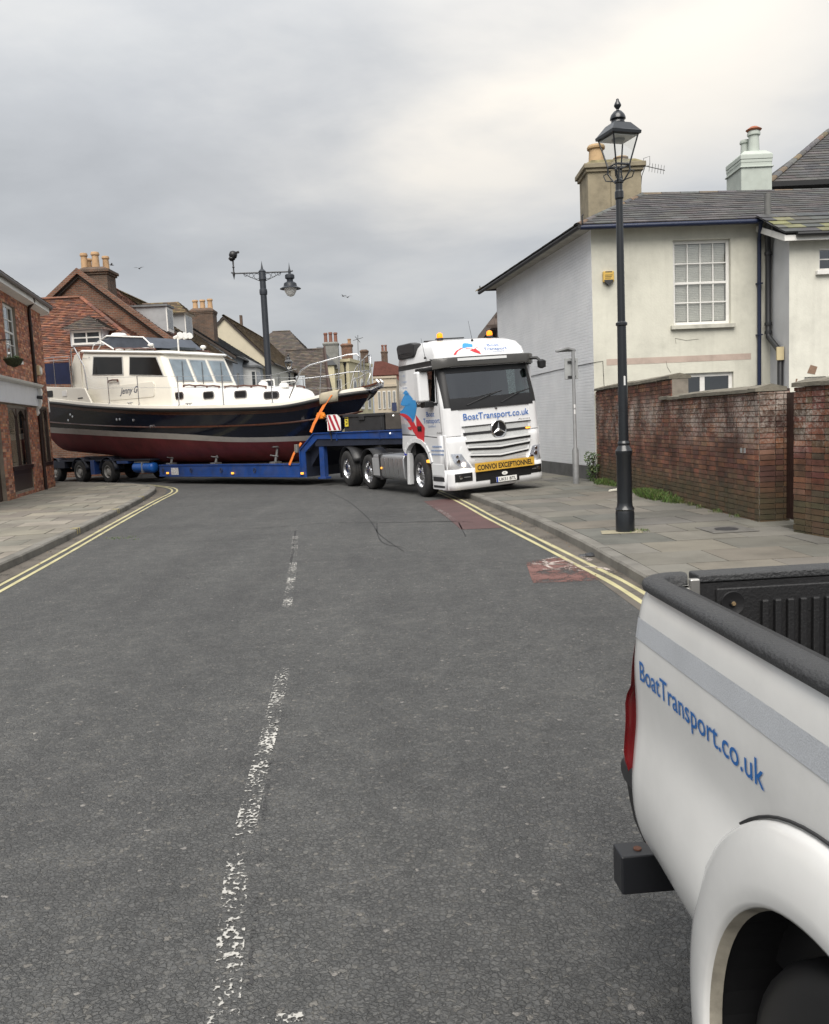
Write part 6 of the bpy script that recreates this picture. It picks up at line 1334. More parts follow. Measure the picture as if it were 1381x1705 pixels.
def brick_faces(b, q, n, d, col):
    f = [v+n*d for v in q]; k = [v-n*.004 for v in q]
    b.add(f+k, [(0, 1, 2, 3), (4, 5, 1, 0), (5, 6, 2, 1), (6, 7, 3, 2), (7, 4, 0, 3)], col)
# ---------------------------------------------------------------- garden walls on the right
def garden_wall(name, label, segs, zsteps, cols, limit, coping):
    root = thing(name, label, 'wall', (segs[0][0][0], segs[0][0][1], 0)); o_ = V((segs[0][0][0], segs[0][0][1], 0)); allb = []; core = MB()
    for (p, q, zt, th) in segs:
        p, q = V((*p, 0))-o_, V((*q, 0))-o_; d = (q-p).normalized(); n = V((d.y, -d.x, 0)); 
        core.obox(p-n*.008, d*((q-p).length-.009), UP*zt, -n*(th-.008)); allb += lay([(p, n, 0.), (q, n, (q-p).length)], .0 if True else .1, zt, cols)
    core.build('mortar_core', mat('garden_mortar', (.21, .185, .155), .95, var=.3, vs_=4, bump=.004, bs=60, dirt=.4), root)
    allb.sort(key=lambda t: (t[2][0]+o_).length)
    rest = MB()
    for k, (z, x, q, n, d, col) in enumerate(allb):
        if k < limit: b = MB(); brick_faces(b, q, n, d, col); b.build('brick', GBR, root)
        else: brick_faces(rest, q, n, d, col)
    if rest.f: rest.build('far_bricks', GBR, root, kind='stuff')
    COPM = mat('coping_stone', (.16, .145, .115), .95, var=.3, vs_=4, bump=.012, bs=20, dirt=.45)
    for (p, q, z, th) in coping:
        p, q = V((*p, 0))-o_, V((*q, 0))-o_; d = (q-p); ln_c = d.length; d.normalize(); n = V((d.y, -d.x, 0)); s = 0
        while s < ln_c-.05:
            l_ = min(uni(.42, .6), ln_c-s); b = MB(); zz = z+uni(-.006, .008)
            A = p+d*(s+.004)+n*.05; X = d*(l_-.008); T = -n*(th+.1)
            b.add([A+UP*zz, A+X+UP*zz, A+X+T+UP*zz, A+T+UP*zz, A+UP*(zz+.05), A+X+UP*(zz+.05+uni(-.01, .01)), A+X+T*.5+UP*(zz+.10), A+T*.5+UP*(zz+.10), A+X+T+UP*(zz+.05), A+T+UP*(zz+.05)], [(0, 1, 5, 4), (4, 5, 6, 7), (7, 6, 8, 9), (2, 3, 9, 8), (3, 2, 1, 0), (0, 4, 7, 9, 3), (1, 2, 8, 6, 5)]); b.build('coping_stone', COPM, root); s += l_
    return root
B0 = V((4.44, 19.90, 0)); B1 = gr(1265, 869, .12); B2 = gr(1298, 866, .12); B1 = V((B1.x, B1.y, 0)); bd_ = (B1-B0).normalized(); Lw = (B1-B0).length
RET = V((-bd_.y, bd_.x, 0)); M1 = B0+bd_*5.12; t2 = lambda v: (v.x, v.y)
garden_wall('garden_wall', 'stained red brick garden wall stepping down beside the white house', [(t2(B0), t2(M1), 2.26, .3), (t2(M1), t2(B1), 1.90, .3), (t2(B1), t2(B1+RET*.42), 1.90, .05)], None, GB, 300, [(t2(B0), t2(M1), 2.26, .3), (t2(M1-bd_*.5+V((-.02, 0, 0))), t2(B1-bd_*.0), 1.905, .34)])
C0 = gr(1323, 885, .12); C1 = gr(1378, 895, .12); cdv = V((C1.x-C0.x, C1.y-C0.y, 0)).normalized(); C2 = V((C0.x, C0.y, 0))+cdv*4.5
GB2 = [(.17, .065, .04), (.13, .075, .045), (.19, .085, .05), (.12, .09, .06), (.15, .06, .045), (.20, .10, .065)]
garden_wall('garden_wall', 'short brick wall with mossy foot on the near side of the gate', [((C0.x, C0.y), t2(C2), 1.92, .34), ((C0.x+.45, C0.y+.09), (C0.x, C0.y), 2.02, .3)][:1], None, GB2, 220, [((C0.x, C0.y), t2(C2), 1.92, .34)])
b = MB(); b.obox(V((C0.x, C0.y, 0)), V((.5, .1, 0)), UP*2.0, V((.03, -.3, 0))); 
gate = thing('garden_gate', 'dark brown plank gate between the two brick walls', 'gate', (B2.x+.02, B2.y, 0)); GM = mat('dark_brown_paint', (.030, .014, .011), .5, var=.2, vs_=5)
ga = V((.04, -.03, 0)); gb_ = V((C0.x+.33-B2.x, C0.y+.15-B2.y, 0)); gd_ = (gb_-ga)/6; gn = V((gd_.y, -gd_.x, 0)).normalized()
for k in range(6):
    b = MB(); b.obox(ga+gd_*k+UP*.16, gd_*.97, UP*1.72, -gn*.03); b.build('gate_board', GM, gate)
b = MB(); b.obox(ga-gd_*.25+gn*.02+UP*.12, gd_*.4, UP*1.82, -gn*.08); b.build('gate_post', GM, gate)
b = MB(); p = ga+gd_*2.9+gn*.02+UP*1.08; b.tube([p+gd_.normalized()*.05*math.cos(a)+UP*.06*math.sin(a)+gn*.015 for a in lin(0, 6, 14)], .008, 6, closed=True); b.lathe([(.018, 0), (.015, .02)], p+UP*.06, 8, gn.to_track_quat('Z', 'Y').to_matrix()); b.build('ring_handle', CHR, gate)
b = MB()
for k, s in enumerate((7.0, 7.13)): q = B0+bd_*s-V((gate.location.x, gate.location.y, 0))
# house number tiles on the wall
num = thing('number_tile', 'two tiny grey number tiles fixed to the brick wall', 'tile', t2(B0+bd_*(Lw-.55))+(1.06,)); n_ = V((bd_.y, -bd_.x, 0))
for k in (0, .11):
    b = MB(); b.obox(bd_*k+n_*.017, bd_*.055, UP*.07, n_*.008); b.build('tile', mat('grey_tile', (.30, .31, .31), .5), num)
# ================================================================ BRICK SHOP on the left corner
shop = thing('corner_shop', 'red-brick corner shop with brown windows and white fascia', 'shop', (SH0.x, SH0.y, 0)); SHL = 6.75
BROWN = mat('brown_joinery', (.030, .014, .011), .35, var=.15, vs_=6); BPIPE = mat('brown_pipe', (.022, .012, .010), .4, var=.1)
cen = SHD*SHL-SHN*.75; path = [(SHD*-4, SHN, -4.), (SHD*SHL, SHN, SHL)]; s_ = SHL
for k in range(1, 9):
    a = math.radians(72*k/8); n = (SHN*math.cos(a)+SHD*math.sin(a)).normalized(); s_ += .75*math.radians(9); path.append((cen+n*.75, n, s_))
ln3 = path[-1][1]; ld3 = V((-ln3.y, ln3.x, 0)); path.append((path[-1][0]+ld3*5, ln3, s_+5))
shole = [(2.08, 3.48, 4.02, 5.55), (1.58, 3.85, .28, 2.70), (5.22, 6.62, .92, 2.74), (-1.7, .72, .12, 2.70), (-3.2, -1.9, 4.02, 5.55)]
b = MB(); holed_wall(b, SHD*-4, SHD, SHN, 4+SHL, 0, 6.05, [(a+4, c+4, e, f) for a, c, e, f in shole], .12)
for (p, n, a), (q, n2, c) in zip(path[1:], path[2:]): b.poly([p, q, q+UP*6.05, p+UP*6.05])
b.build('mortar_wall', mat('shop_mortar', (.23, .19, .15), .95, var=.2, vs_=5, bump=.003, bs=70), shop)
random.seed(11)
b = MB()
for z, x, q, n, d, col in lay(path, .0, 6.0, SB, [(a, c, e, f) for a, c, e, f in shole]+[(-3, 5.1, 2.70, 3.36)], dp_=.012): brick_faces(b, q, n, d, col)
b.build('bricks', BRK, shop, kind='stuff')
window(shop, Z0, SHD, SHN, 2.08, 3.48, 4.02, 5.55, 3, 4, WPAINT, PANE, .12, .07, .028, WPAINT, mat('curtain_back', (.42, .41, .38), .9, var=.1), True); window(shop, Z0, SHD, SHN, -3.2, -1.9, 4.02, 5.55, 3, 4, WPAINT, PANE, .12, .07, .028, WPAINT, ROOM, True)
def shopwin(s0, s1, z0, z1, n, panel):
    o_ = MB(); q = lambda s, z, d: SHD*s+UP*z-SHN*d
    def bx(b, a, c, e, f, d0, d1): b.obox(q(a, e, d0), SHD*(c-a), UP*(f-e), -SHN*(d1-d0))
    zb = z0+(.66 if panel else 0)
    bx(o_, s0, s0+.1, zb, z1, .02, .10); bx(o_, s1-.1, s1, zb, z1, .02, .10); bx(o_, s0+.1, s1-.1, z1-.09, z1, .02, .10); bx(o_, s0-.03, s1+.03, zb-.06, zb+.05, -.04, .10)
    w = (s1-s0-.2)/n
    for k in range(1, n): bx(o_, s0+.1+w*k-.04, s0+.1+w*k+.04, zb+.05, z1-.09, .03, .10)
    fr = o_.build('shop_window', BROWN, shop, bevel=.006, seg=1)
    for k in range(n):
        a, c = s0+.1+w*k, s0+.1+w*(k+1); b = MB(); pts = [(a, z1-.08)]+[(a+(c-a)*t, z1-.12-.30*(1-math.sin(math.pi*t))) for t in lin(0, 1, 11)]+[(c, z1-.08)]
        b.prism([q(s, z, .045) for s, z in pts], -SHN*.02); b.build('arched_head', BROWN, fr)
        b = MB(); bx(b, a+.03, c-.03, zb+.04, z1-.1, .075, .08); b.build('pane', glass('shop_glass', (.75, .75, .72), .03, -.03), fr)
        b = MB(); ww = (c-a)*(.42 if k == 0 else .2); b.grid(lambda u, v: q(a+.05+ww*u, zb+.05+(z1-zb-.2)*v, .11+.02*math.sin(u*22)), lin(0, 1, 24), [0, 1]); b.build('curtain', mat('net_curtain', (.55, .53, .48), .9, var=.12, vs_=8), fr, ang=60)
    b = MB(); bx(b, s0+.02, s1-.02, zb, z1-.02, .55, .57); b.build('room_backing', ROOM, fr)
    if panel:
        b = MB(); bx(b, s0, s1, z0, zb-.06, .03, .10); bx(b, s0+.06, s1-.06, z0+.44, z0+.47, .015, .035); b.build('stall_riser', BROWN, shop, bevel=.01)
shopwin(1.58, 3.85, .28, 2.70, 2, True); shopwin(5.22, 6.62, .92, 2.74, 2, False)
q = lambda s, z, d: SHD*s+UP*z-SHN*d
b = MB(); b.obox(q(-1.7, .12, .10), SHD*2.42, UP*2.56, -SHN*.05); b.build('door', BROWN, shop, bevel=.01); b = MB(); b.obox(q(-1.3, .9, .095), SHD*.8, UP*1.5, -SHN*.01); b.build('door_glass', BLK, shop)
b = MB(); b.obox(q(-4, 2.74, -.10), SHD*9.0, UP*.56, -SHN*.10); b.build('fascia_board', mat('fascia_white', (.60, .61, .64), .5, var=.05, vs_=3), shop, bevel=.005)
b = MB(); b.prism([q(-4, 3.30, 0), q(-4, 3.30, -.14), q(-4, 3.34, -.24), q(-4, 3.40, -.27), q(-4, 3.47, -.02), q(-4, 3.47, 0)], SHD*9.15); b.build('cornice', WPAINT, shop, bevel=.004)
sc_ = [(.0, 3.30), (-.20, 3.30), (-.22, 3.15), (-.17, 3.02), (-.19, 2.9), (-.15, 2.74), (-.08, 2.64), (-.09, 2.52), (-.04, 2.45), (0, 2.45)]
b = MB(); b.prism([q(5.0, z, d) for d, z in sc_], SHD*.16); b.build('console_bracket', WPAINT, shop, bevel=.012)
b = MB(); b.cyl(q(4.85, 3.02, -.1), q(4.85, 3.0, -.26), .05, .06); b.build('fascia_lamp', DGR, shop)
b = MB(); b.tube([q(4.6, 6.05, -.30), q(4.75, 5.92, -.28), q(5.0, 5.78, -.08), q(5.05, 5.6, -.06), q(5.05, 3.55, -.06), q(5.12, 3.45, -.06), q(5.12, .1, -.06)], .05, 10)
for z in (5.2, 4.0, 1.6, .5): b.lathe([(.065, 0), (.065, .05)], q(5.07 if z > 3.5 else 5.12, z, -.06), 10)
b.build('downpipe', BPIPE, shop, ang=50)
al = MB(); al.obox(q(5.55, 3.74, 0), SHD*.28, UP*.32, SHN*.10); a_ = al.build('alarm_box', mat('alarm_cream', (.52, .42, .26), .5), shop, bevel=.02); b = MB(); b.lathe([(.13, 0), (.13, .03), (.09, .035)], q(5.69, 3.89, -.10), 6, SHN.to_track_quat('Z', 'Y').to_matrix()); b.build('alarm_face', WPAINT, a_)
b = MB(); b.obox(q(6.9, 2.6, .05), SHD*.12, UP*.5, SHN*.06); b.build('utility_box', WPAINT, shop, bevel=.01)
# eaves and tiled roof following the rounded corner
rp = [(p, n) for p, n, a in path]; DT = [(.065, .052, .042), (.085, .062, .046), (.055, .047, .040), (.10, .072, .05), (.075, .06, .048)]
b = MB()
for (p, n), (q2, n2) in zip(rp, rp[1:]): b.add([p+n*.02+UP*5.82, q2+n2*.02+UP*5.82, q2+n2*.30+UP*5.86, p+n*.30+UP*5.86, q2+n2*.30+UP*6.02, p+n*.30+UP*6.02], [(0, 1, 2, 3), (3, 2, 4, 5)])
b.build('eaves_board', WPAINT, shop, ang=50)
b = MB(); b.tube([p+n*.36+UP*6.03 for p, n in rp], .06, 8); b.build('gutter', BPIPE, shop, ang=60)
b = MB(); b2 = MB()
for i, ((p, n), (q2, n2)) in enumerate(zip(rp, rp[1:])):
    e0, e1 = p+n*.40+UP*6.08, q2+n2*.40+UP*6.08; back = 2.9 if i == 0 else 2.9
    top = cen-SHN*2.2+UP*8.55
    t0 = p-n*2.9+UP*8.55 if i == 0 else top; t1 = top if i < len(rp)-2 else q2-n2*2.9+UP*8.55
    if i == len(rp)-2: t0 = top
    b2.poly([e0-UP*.02, e1-UP*.02, t1-UP*.02, t0-UP*.02]); tiles(b, e0, e1, t0, t1, 26, .19 if i in (0, len(rp)-2) else .17, DT, th=.016, jt=.008)
rf = b2.build('roof', mat('roof_deck', (.035, .035, .037)), shop); b.build('tiles', TILE, rf, kind='stuff')
hb = thing('hanging_basket', 'green hanging basket under the upstairs window of the brick shop', 'basket', tuple(SH0+SHD*.85+SHN*.45+UP*3.85))
b = MB(); b.lathe([(.02, -.22), (.16, -.16), (.24, -.03), (.25, .0)], n=14); b.build('basket', mat('moss_liner', (.03, .035, .015), .95, var=.3, vs_=20), hb); b = MB(); b.tube([V((0, 0, .5)), V((0, 0, .02))], .008, 5); b.tube([V((0, 0, .5)), V(-SHN*.48+UP*.5)], .015, 5); b.build('bracket', BLK, hb)
def leafball(b, c, r, n, ls, cols, flat=1.):
    for k in range(n):
        d = V((uni(-1, 1), uni(-1, 1), uni(-1, 1)*flat)); d = d.normalized()*r*(rnd()**.4); p = V(c)+V((d.x, d.y, d.z*flat)); a = V((uni(-1, 1), uni(-1, 1), uni(-.6, .6))).normalized(); u = a.orthogonal().normalized(); s = ls*uni(.6, 1.3)
        b.add([p-a*s, p+u*s*.5, p+a*s, p-u*s*.5], [(0, 1, 2, 3)], jit(random.choice(cols), .3, .1))
LEAF = mat('leaf', (.05, .08, .02), .6, attr=True, var=.2, vs_=8); LC = [(.045, .085, .02), (.06, .11, .025), (.035, .06, .018), (.08, .12, .035)]
b = MB(); leafball(b, (0, 0, .02), .22, 160, .03, LC, .5); b.build('foliage', LEAF, hb)
# ================================================================ TERRACE across the junction
TR_ = [(.195, .078, .045), (.16, .063, .039), (.225, .096, .054), (.125, .056, .040), (.18, .085, .056), (.10, .054, .042)]
MB_ = [(.125, .085, .045), (.10, .072, .042), (.15, .105, .055), (.085, .06, .04), (.13, .10, .05)]
GS = [(.095, .097, .10), (.115, .117, .12), (.08, .082, .085)]; BS = [(.075, .060, .050), (.06, .05, .044), (.09, .072, .056)]
def wallblock(parent, name, pts, z0, z1, m):
    b = MB(); n = len(pts); P = [V((*p, 0)) for p in pts]
    for i in range(n): b.poly([P[i]+UP*z0, P[(i+1) % n]+UP*z0, P[(i+1) % n]+UP*z1, P[i]+UP*z1])
    b.poly([p+UP*z1 for p in P]); return b.build(name, m, parent)
def gable_house(name, label, xf, y0, y1, D, ze, zr, wm, cols, rows=28, tw=.24, wins=(), win_m=None, gable_m=None, group=None, nx=2, ny=4, oh=.25):
    """terrace house: street front at x = xf facing +x, gable towards the camera at y0; local origin at (xf, y0)"""
    h = thing(name, label, 'house', (xf, y0, 0), group=group); Ln = y1-y0; xr = -D/2
    b = MB(); holed_wall(b, (0, 0, 0), (0, 1, 0), (1, 0, 0), Ln, 0, ze, wins, .10); b.build('front_wall', wm, h)
    b = MB(); b.poly([V((-D, 0, 0)), V((0, 0, 0)), V((0, 0, ze)), V((xr, 0, zr)), V((-D, 0, ze))]); b.poly([V((-D, Ln, 0)), V((-D, Ln, ze)), V((xr, Ln, zr)), V((0, Ln, ze)), V((0, Ln, 0))]); b.poly([V((-D, 0, 0)), V((-D, 0, ze)), V((-D, Ln, ze)), V((-D, Ln, 0))]); b.build('gable_wall', gable_m or wm, h)
    k = oh/(D/2)*(zr-ze); eA, eB = V((oh, -.12, ze-k+.04)), V((oh, Ln, ze-k+.04)); tA, tB = V((xr, -.12, zr+.04)), V((xr, Ln, zr+.04)); fA, fB = V((-D-oh, -.12, ze-k+.04)), V((-D-oh, Ln, ze-k+.04))
    b = MB(); b.poly([eA, eB, tB, tA]); b.poly([fB, fA, tA, tB]); b.prism([eA-UP*.02, tA-UP*.02, tA-UP*.2, eA-UP*.2], (0, .04, 0)); b.prism([fA-UP*.02, tA-UP*.02, tA-UP*.2, fA-UP*.2], (0, .04, 0)); r = b.build('roof', mat('tile_underlay', (.05, .04, .035), .95), h)
    b = MB(); tiles(b, eA+UP*.02, eB+UP*.02, tA+UP*.02, tB+UP*.02, rows, tw, cols, th=.03, jt=.02); tiles(b, fB+UP*.02, fA+UP*.02, tB+UP*.02, tA+UP*.02, rows//2, tw*2, cols, th=.03); b.build('tiles', TILE, r, kind='stuff')
    ridge_run(tA+UP*.04, tB+UP*.04, r, cols, max(4, int(Ln/.7)), .12, m=TILE)
    b = MB(); b.tube([V((oh+.04, 0, ze-k)), V((oh+.04, Ln, ze-k))], .06, 6); b.build('gutter', BLK, h)
    for (a, c, e, f) in wins: window(h, (0, 0, 0), (0, 1, 0), (1, 0, 0), a, c, e, f, nx, ny, win_m or WPAINT, DPANE, .10, .09, .05, WPAINT, None)
    return h, r
def dormer(h, y, w, x0, x1, z0, zt, hip, cols, cheek):
    """dormer on the street slope: window at x = x0 facing +x, cheeks running back to x1"""
    b = MB(); b.prism([V((x0, y-w/2, z0)), V((x0, y-w/2, zt)), V((x1, y-w/2, zt))], (0, w, 0)); d = b.build('dormer', cheek, h)
    b = MB(); b.box(x0, x0+.05, y-w/2, y+w/2, z0+.05, zt-.02); fr = b.build('dormer_window', WPAINT, d)
    for k in (0, 1): b = MB(); b.box(x0+.051, x0+.056, y-w/2+.1+k*(w-.2)/2+.02, y-w/2+.1+(k+1)*(w-.2)/2-.02, z0+.2, zt-.14); b.build('pane', DPANE, fr)
    b = MB()
    if hip:
        e = .25; A, B, C_, D_ = V((x0+e, y-w/2-e, zt)), V((x0+e, y+w/2+e, zt)), V((x1-.6, y+w/2+e, zt)), V((x1-.6, y-w/2-e, zt)); R0, R1 = V((x0-.5, y, zt+hip)), V((x1-.8, y, zt+hip))
        tiles(b, A, B, R0, R0, 7, .24, cols, th=.03); tiles(b, D_, A, R1, R0, 7, .24, cols, th=.03); tiles(b, B, C_, R0, R1, 7, .24, cols, th=.03); b.poly([A, B, C_, D_]); b.build('dormer_roof', TILE, d, kind='stuff')
    else:
        b.box(x1-.2, x0+.12, y-w/2-.1, y+w/2+.1, zt, zt+.10); b.build('dormer_roof', LEAD, d)
    return d
BRICKC = coursed_brick('far_brick', (.20, .085, .05), (.11, .058, .042), (.19, .16, .13)); BRD = coursed_brick('chimney_brick', (.13, .075, .05), (.075, .055, .045), (.13, .11, .09)); POTB = mat('buff_clay', (.42, .27, .15), .85, var=.15)
# red gabled house with the tall stack
hB, rB = gable_house('terrace_house', 'red tiled house with brick gable and tall four-pot chimney', -11.0, 41, 46.2, 9.2, 5.75, 9.52, GREYW, TR_, 30, .22, gable_m=BRICKC)
b = MB(); b.prism([V((.12, -.28, 5.65)), V((-4.6, -.28, 9.52)), V((-4.6, -.28, 9.78)), V((.12, -.28, 5.94))], (0, .34, 0)); b.build('gable_parapet', BRICKC, hB)
b = MB(); b.prism([V((-9.3, -.28, 5.65)), V((-4.6, -.28, 9.52)), V((-4.6, -.28, 9.78)), V((-9.3, -.28, 5.94))], (0, .34, 0)); b.build('gable_parapet', BRICKC, hB)
chimney(hB, -4.6, -3.3, .1, 1.3, 7.5, 9.62, BRD, [(-4.45, .4, .16, .75), (-4.45, .95, .16, .6), (-3.9, .4, .18, .78), (-3.6, .95, .16, .68)], .14, potm=POTB)
dormer(hB, 2.6, 1.1, -1.15, -3.2, 6.85, 8.15, 0, TR_, mat('grey_lead_cheek', (.30, .31, .32), .7, var=.1))
# lower hipped wing in front with a dormer facing the junction
hA = thing('hipped_house', 'low red tiled wing with a small white dormer window', 'house', (-15.2, 36.4, 0)); hw = wallblock(hA, 'wall', [(-9, 0), (4.35, 0), (4.35, 4.6), (-9, 4.6)], 0, 4.9, BRICKC)
A, B, C_, D_, R0, R1 = V((-9, -.25, 4.75)), V((4.6, -.25, 4.75)), V((4.6, 4.6, 4.75)), V((-9, 4.6, 4.75)), V((-9, 3.6, 8.22)), V((-.02, 3.6, 8.22))
b = MB(); b.poly([A, B, R1, R0]); b.poly([B, C_, R1]); r = b.build('roof', mat('tile_underlay', (.05, .04, .035)), hA)
b = MB(); tiles(b, A+UP*.03, B+UP*.03, R0+UP*.03, R1+UP*.03, 40, .2, TR_, th=.03, jt=.025); tiles(b, B+UP*.03, C_+UP*.03, R1+UP*.03, R1+UP*.03, 36, .22, TR_, th=.03, jt=.02); b.build('tiles', TILE, r, kind='stuff'); ridge_run(R0+UP*.06, R1+UP*.06, r, TR_, 16, .12, m=TILE); ridge_run(B+UP*.05, R1+UP*.06, r, TR_, 18, .11, m=TILE)
dm = at(146, 560, 37.2)-V((-15.2, 36.4, 0)); b = MB(); w_, zt_, zb2 = 1.45, dm.z+.30, dm.z-.42
b.prism([V((dm.x-w_/2, dm.y-.1, zb2)), V((dm.x-w_/2, dm.y-.1, zt_)), V((dm.x-w_/2, dm.y+2.2, zt_))], (w_, 0, 0)); d_ = b.build('dormer', GREYW, hA)
window(d_, (dm.x-w_/2, dm.y-.16, 0), (1, 0, 0), (0, -1, 0), .08, w_-.08, zb2+.05, zt_-.06, 2, 2, WPAINT, DPANE, .05, .09, .06)
e = .28; a0, a1, a2, a3 = V((dm.x-w_/2-e, dm.y-.45, zt_)), V((dm.x+w_/2+e, dm.y-.45, zt_)), V((dm.x+w_/2+e, dm.y+2.4, zt_)), V((dm.x-w_/2-e, dm.y+2.4, zt_)); t0, t1 = V((dm.x, dm.y+.35, zt_+.62)), V((dm.x, dm.y+2.6, zt_+.62))
b = MB(); tiles(b, a0, a1, t0, t0, 7, .2, BS, th=.03); tiles(b, a3, a0, t1, t0, 7, .2, BS, th=.03); tiles(b, a1, a2, t0, t1, 7, .2, BS, th=.03); b.poly([a0, a1, a2, a3]); b.build('dormer_roof', TILE, d_, kind='stuff')
hC, rC = gable_house('terrace_house', 'mossy brown roofed house with a hipped tile dormer', -11.0, 46.25, 52.9, 9.2, 6.1, 9.5, GREYW, MB_, 28, .24)
dormer(hC, 2.4, 1.5, -1.5, -3.9, 7.15, 8.45, .75, MB_, mat('grey_lead_cheek', (.30, .31, .32)))
BLUEW = mat('pale_blue_render', (.38, .42, .47), .8, var=.06, vs_=2)
hD, rD = gable_house('terrace_house', 'pale blue house with grey slate roof and three-pot stack', -11.0, 52.95, 63.8, 7.0, 6.5, 8.9, BLUEW, GS, 22, .3, wins=[(1.0, 1.9, 3.6, 5.4), (6.9, 9.4, 4.0, 5.6)], nx=3, ny=2)
b = MB(); b.prism([V((0, 3.2, 2.6)), V((.75, 3.7, 2.6)), V((.75, 5.4, 2.6)), V((0, 5.9, 2.6))], (0, 0, 3.3)); bay = b.build('bay_window', WPAINT, hD); b = MB(); b.box(.752, .76, 3.9, 5.2, 3.6, 5.6); b.build('pane', DPANE, bay); b = MB(); b.prism([V((0.02, 3.36, 3.6)), V((.70, 3.65, 3.6)), V((.70, 3.65, 5.6)), V((0.02, 3.36, 5.6))], (0.0, -.03, 0)); b.build('pane', DPANE, bay); b = MB(); b.prism([V((-.4, 2.9, 5.9)), V((.95, 3.5, 5.9)), V((.95, 5.6, 5.9)), V((-.4, 6.2, 5.9))], (0, 0, .12)); b.loft([[V((-.4, 2.9, 6.02)), V((.95, 3.5, 6.02)), V((.95, 5.6, 6.02)), V((-.4, 6.2, 6.02))], [V((-.8, 4.2, 6.9)), V((-.5, 4.3, 6.9)), V((-.5, 4.8, 6.9)), V((-.8, 4.9, 6.9))]]); b.build('bay_roof', LEAD, bay)
chimney(hD, -2.75, -1.3, 1.2, 2.3, 7.0, 9.35, BRD, [(-2.5, 1.7, .17, .62), (-2.03, 1.7, .17, .62), (-1.55, 1.7, .17, .66)], .06, potm=POTB)
CRG = mat('cream_gable', (.50, .45, .34), .85, var=.06, vs_=1.5)
hE, rE = gable_house('terrace_house', 'cream gabled house with long mossy roof and one small gable window', -10.4, 63.9, 84, 6.6, 6.9, 10.3, mat('white_render', (.55, .54, .48), .8, var=.06), MB_, 26, .35, wins=[(3, 4.3, 4.2, 6.0), (8, 9.3, 4.2, 6.0), (13, 14.3, 4.2, 6.0)], gable_m=CRG, nx=2, ny=2)
window(hE, (-6.6, -.11, 0), (1, 0, 0), (0, -1, 0), 2.0, 3.3, 6.9, 8.3, 2, 1, WPAINT, DPANE, .06, .12, .06)
b = MB(); b.box(-3.5, -3.3, 7.0, 7.3, 10.4, 11.3); b.build('finial', BRD, hE)
def hip_house(name, label, pts, ze, zr, r0, r1, wm, cols, rows=18, tw=.4):
    h = thing(name, label, 'house', (pts[0][0], pts[0][1], 0)); o_ = V((pts[0][0], pts[0][1], 0)); P = [V((*p, 0))-o_ for p in pts]; wallblock(h, 'wall', [(p.x, p.y) for p in P], 0, ze, wm)
    R0_, R1_ = V((*r0, zr))-o_, V((*r1, zr))-o_; cp = sum(P, Z0)/4; E_ = [p+(p-cp).normalized()*.3+UP*ze for p in P]
    b = MB(); fs = [(E_[0], E_[1], R0_, R1_), (E_[1], E_[2], R1_, R1_), (E_[2], E_[3], R1_, R0_), (E_[3], E_[0], R0_, R0_)]
    b2 = MB()
    for f in fs: b2.poly([f[0]-UP*.03, f[1]-UP*.03, f[3]-UP*.03, f[2]-UP*.03]); tiles(b, *f, rows, tw, cols, th=.03)
    r = b2.build('roof', mat('tile_underlay', (.05, .04, .035)), h); b.build('tiles', TILE, r, kind='stuff'); ridge_run(R0_+UP*.03, R1_+UP*.03, r, cols, 6, .12, m=TILE); return h
hip_house('far_house', 'brown hip-roofed house beyond the cream gable', [(-17.5, 86), (-10.0, 86), (-10.0, 97), (-17.5, 97)], 9.0, 12.1, (-14.4, 91), (-12.5, 91), GREYW, BS)
hF = thing('steep_roof_house', 'house with a broad dark brown roof slope facing the junction', 'house', (-11.2, 75, 0)); wallblock(hF, 'wall', [(0, 0), (3.4, 0), (3.4, 9), (0, 9)], 0, 4.6, GREYW)
A, B, R0, R1 = V((-.2, -.3, 4.5)), V((3.95, -.3, 4.5)), V((-.2, 4.2, 8.95)), V((3.3, 4.2, 8.95)); C_, D_ = V((3.7, 9, 4.5)), V((-.2, 9, 4.5))
b2 = MB(); b2.poly([A, B, R1, R0]); b2.poly([B, C_, R1]); b2.poly([C_, D_, R0, R1]); r = b2.build('roof', mat('tile_underlay', (.05, .04, .035)), hF); b = MB(); tiles(b, A+UP*.03, B+UP*.03, R0+UP*.03, R1+UP*.03, 30, .3, BS, th=.03, jt=.02); b.build('tiles', TILE, r, kind='stuff'); ridge_run(R0+UP*.05, R1+UP*.05, r, BS, 7, .12, m=TILE); b = MB(); b.prism([B+UP*.0, R1+UP*.05, R1+UP*.3+V((.1, 0, 0)), B+UP*.25+V((.15, 0, 0))], (.14, 0, 0)); b.build('verge', mat('dark_verge', (.05, .03, .025), .8), hF)
b = MB(); b.box(1.2, 2.0, -.34, -.1, 5.0, 6.3); b.build('skylight', mat('skylight_white', (.5, .53, .56), .3), hF)
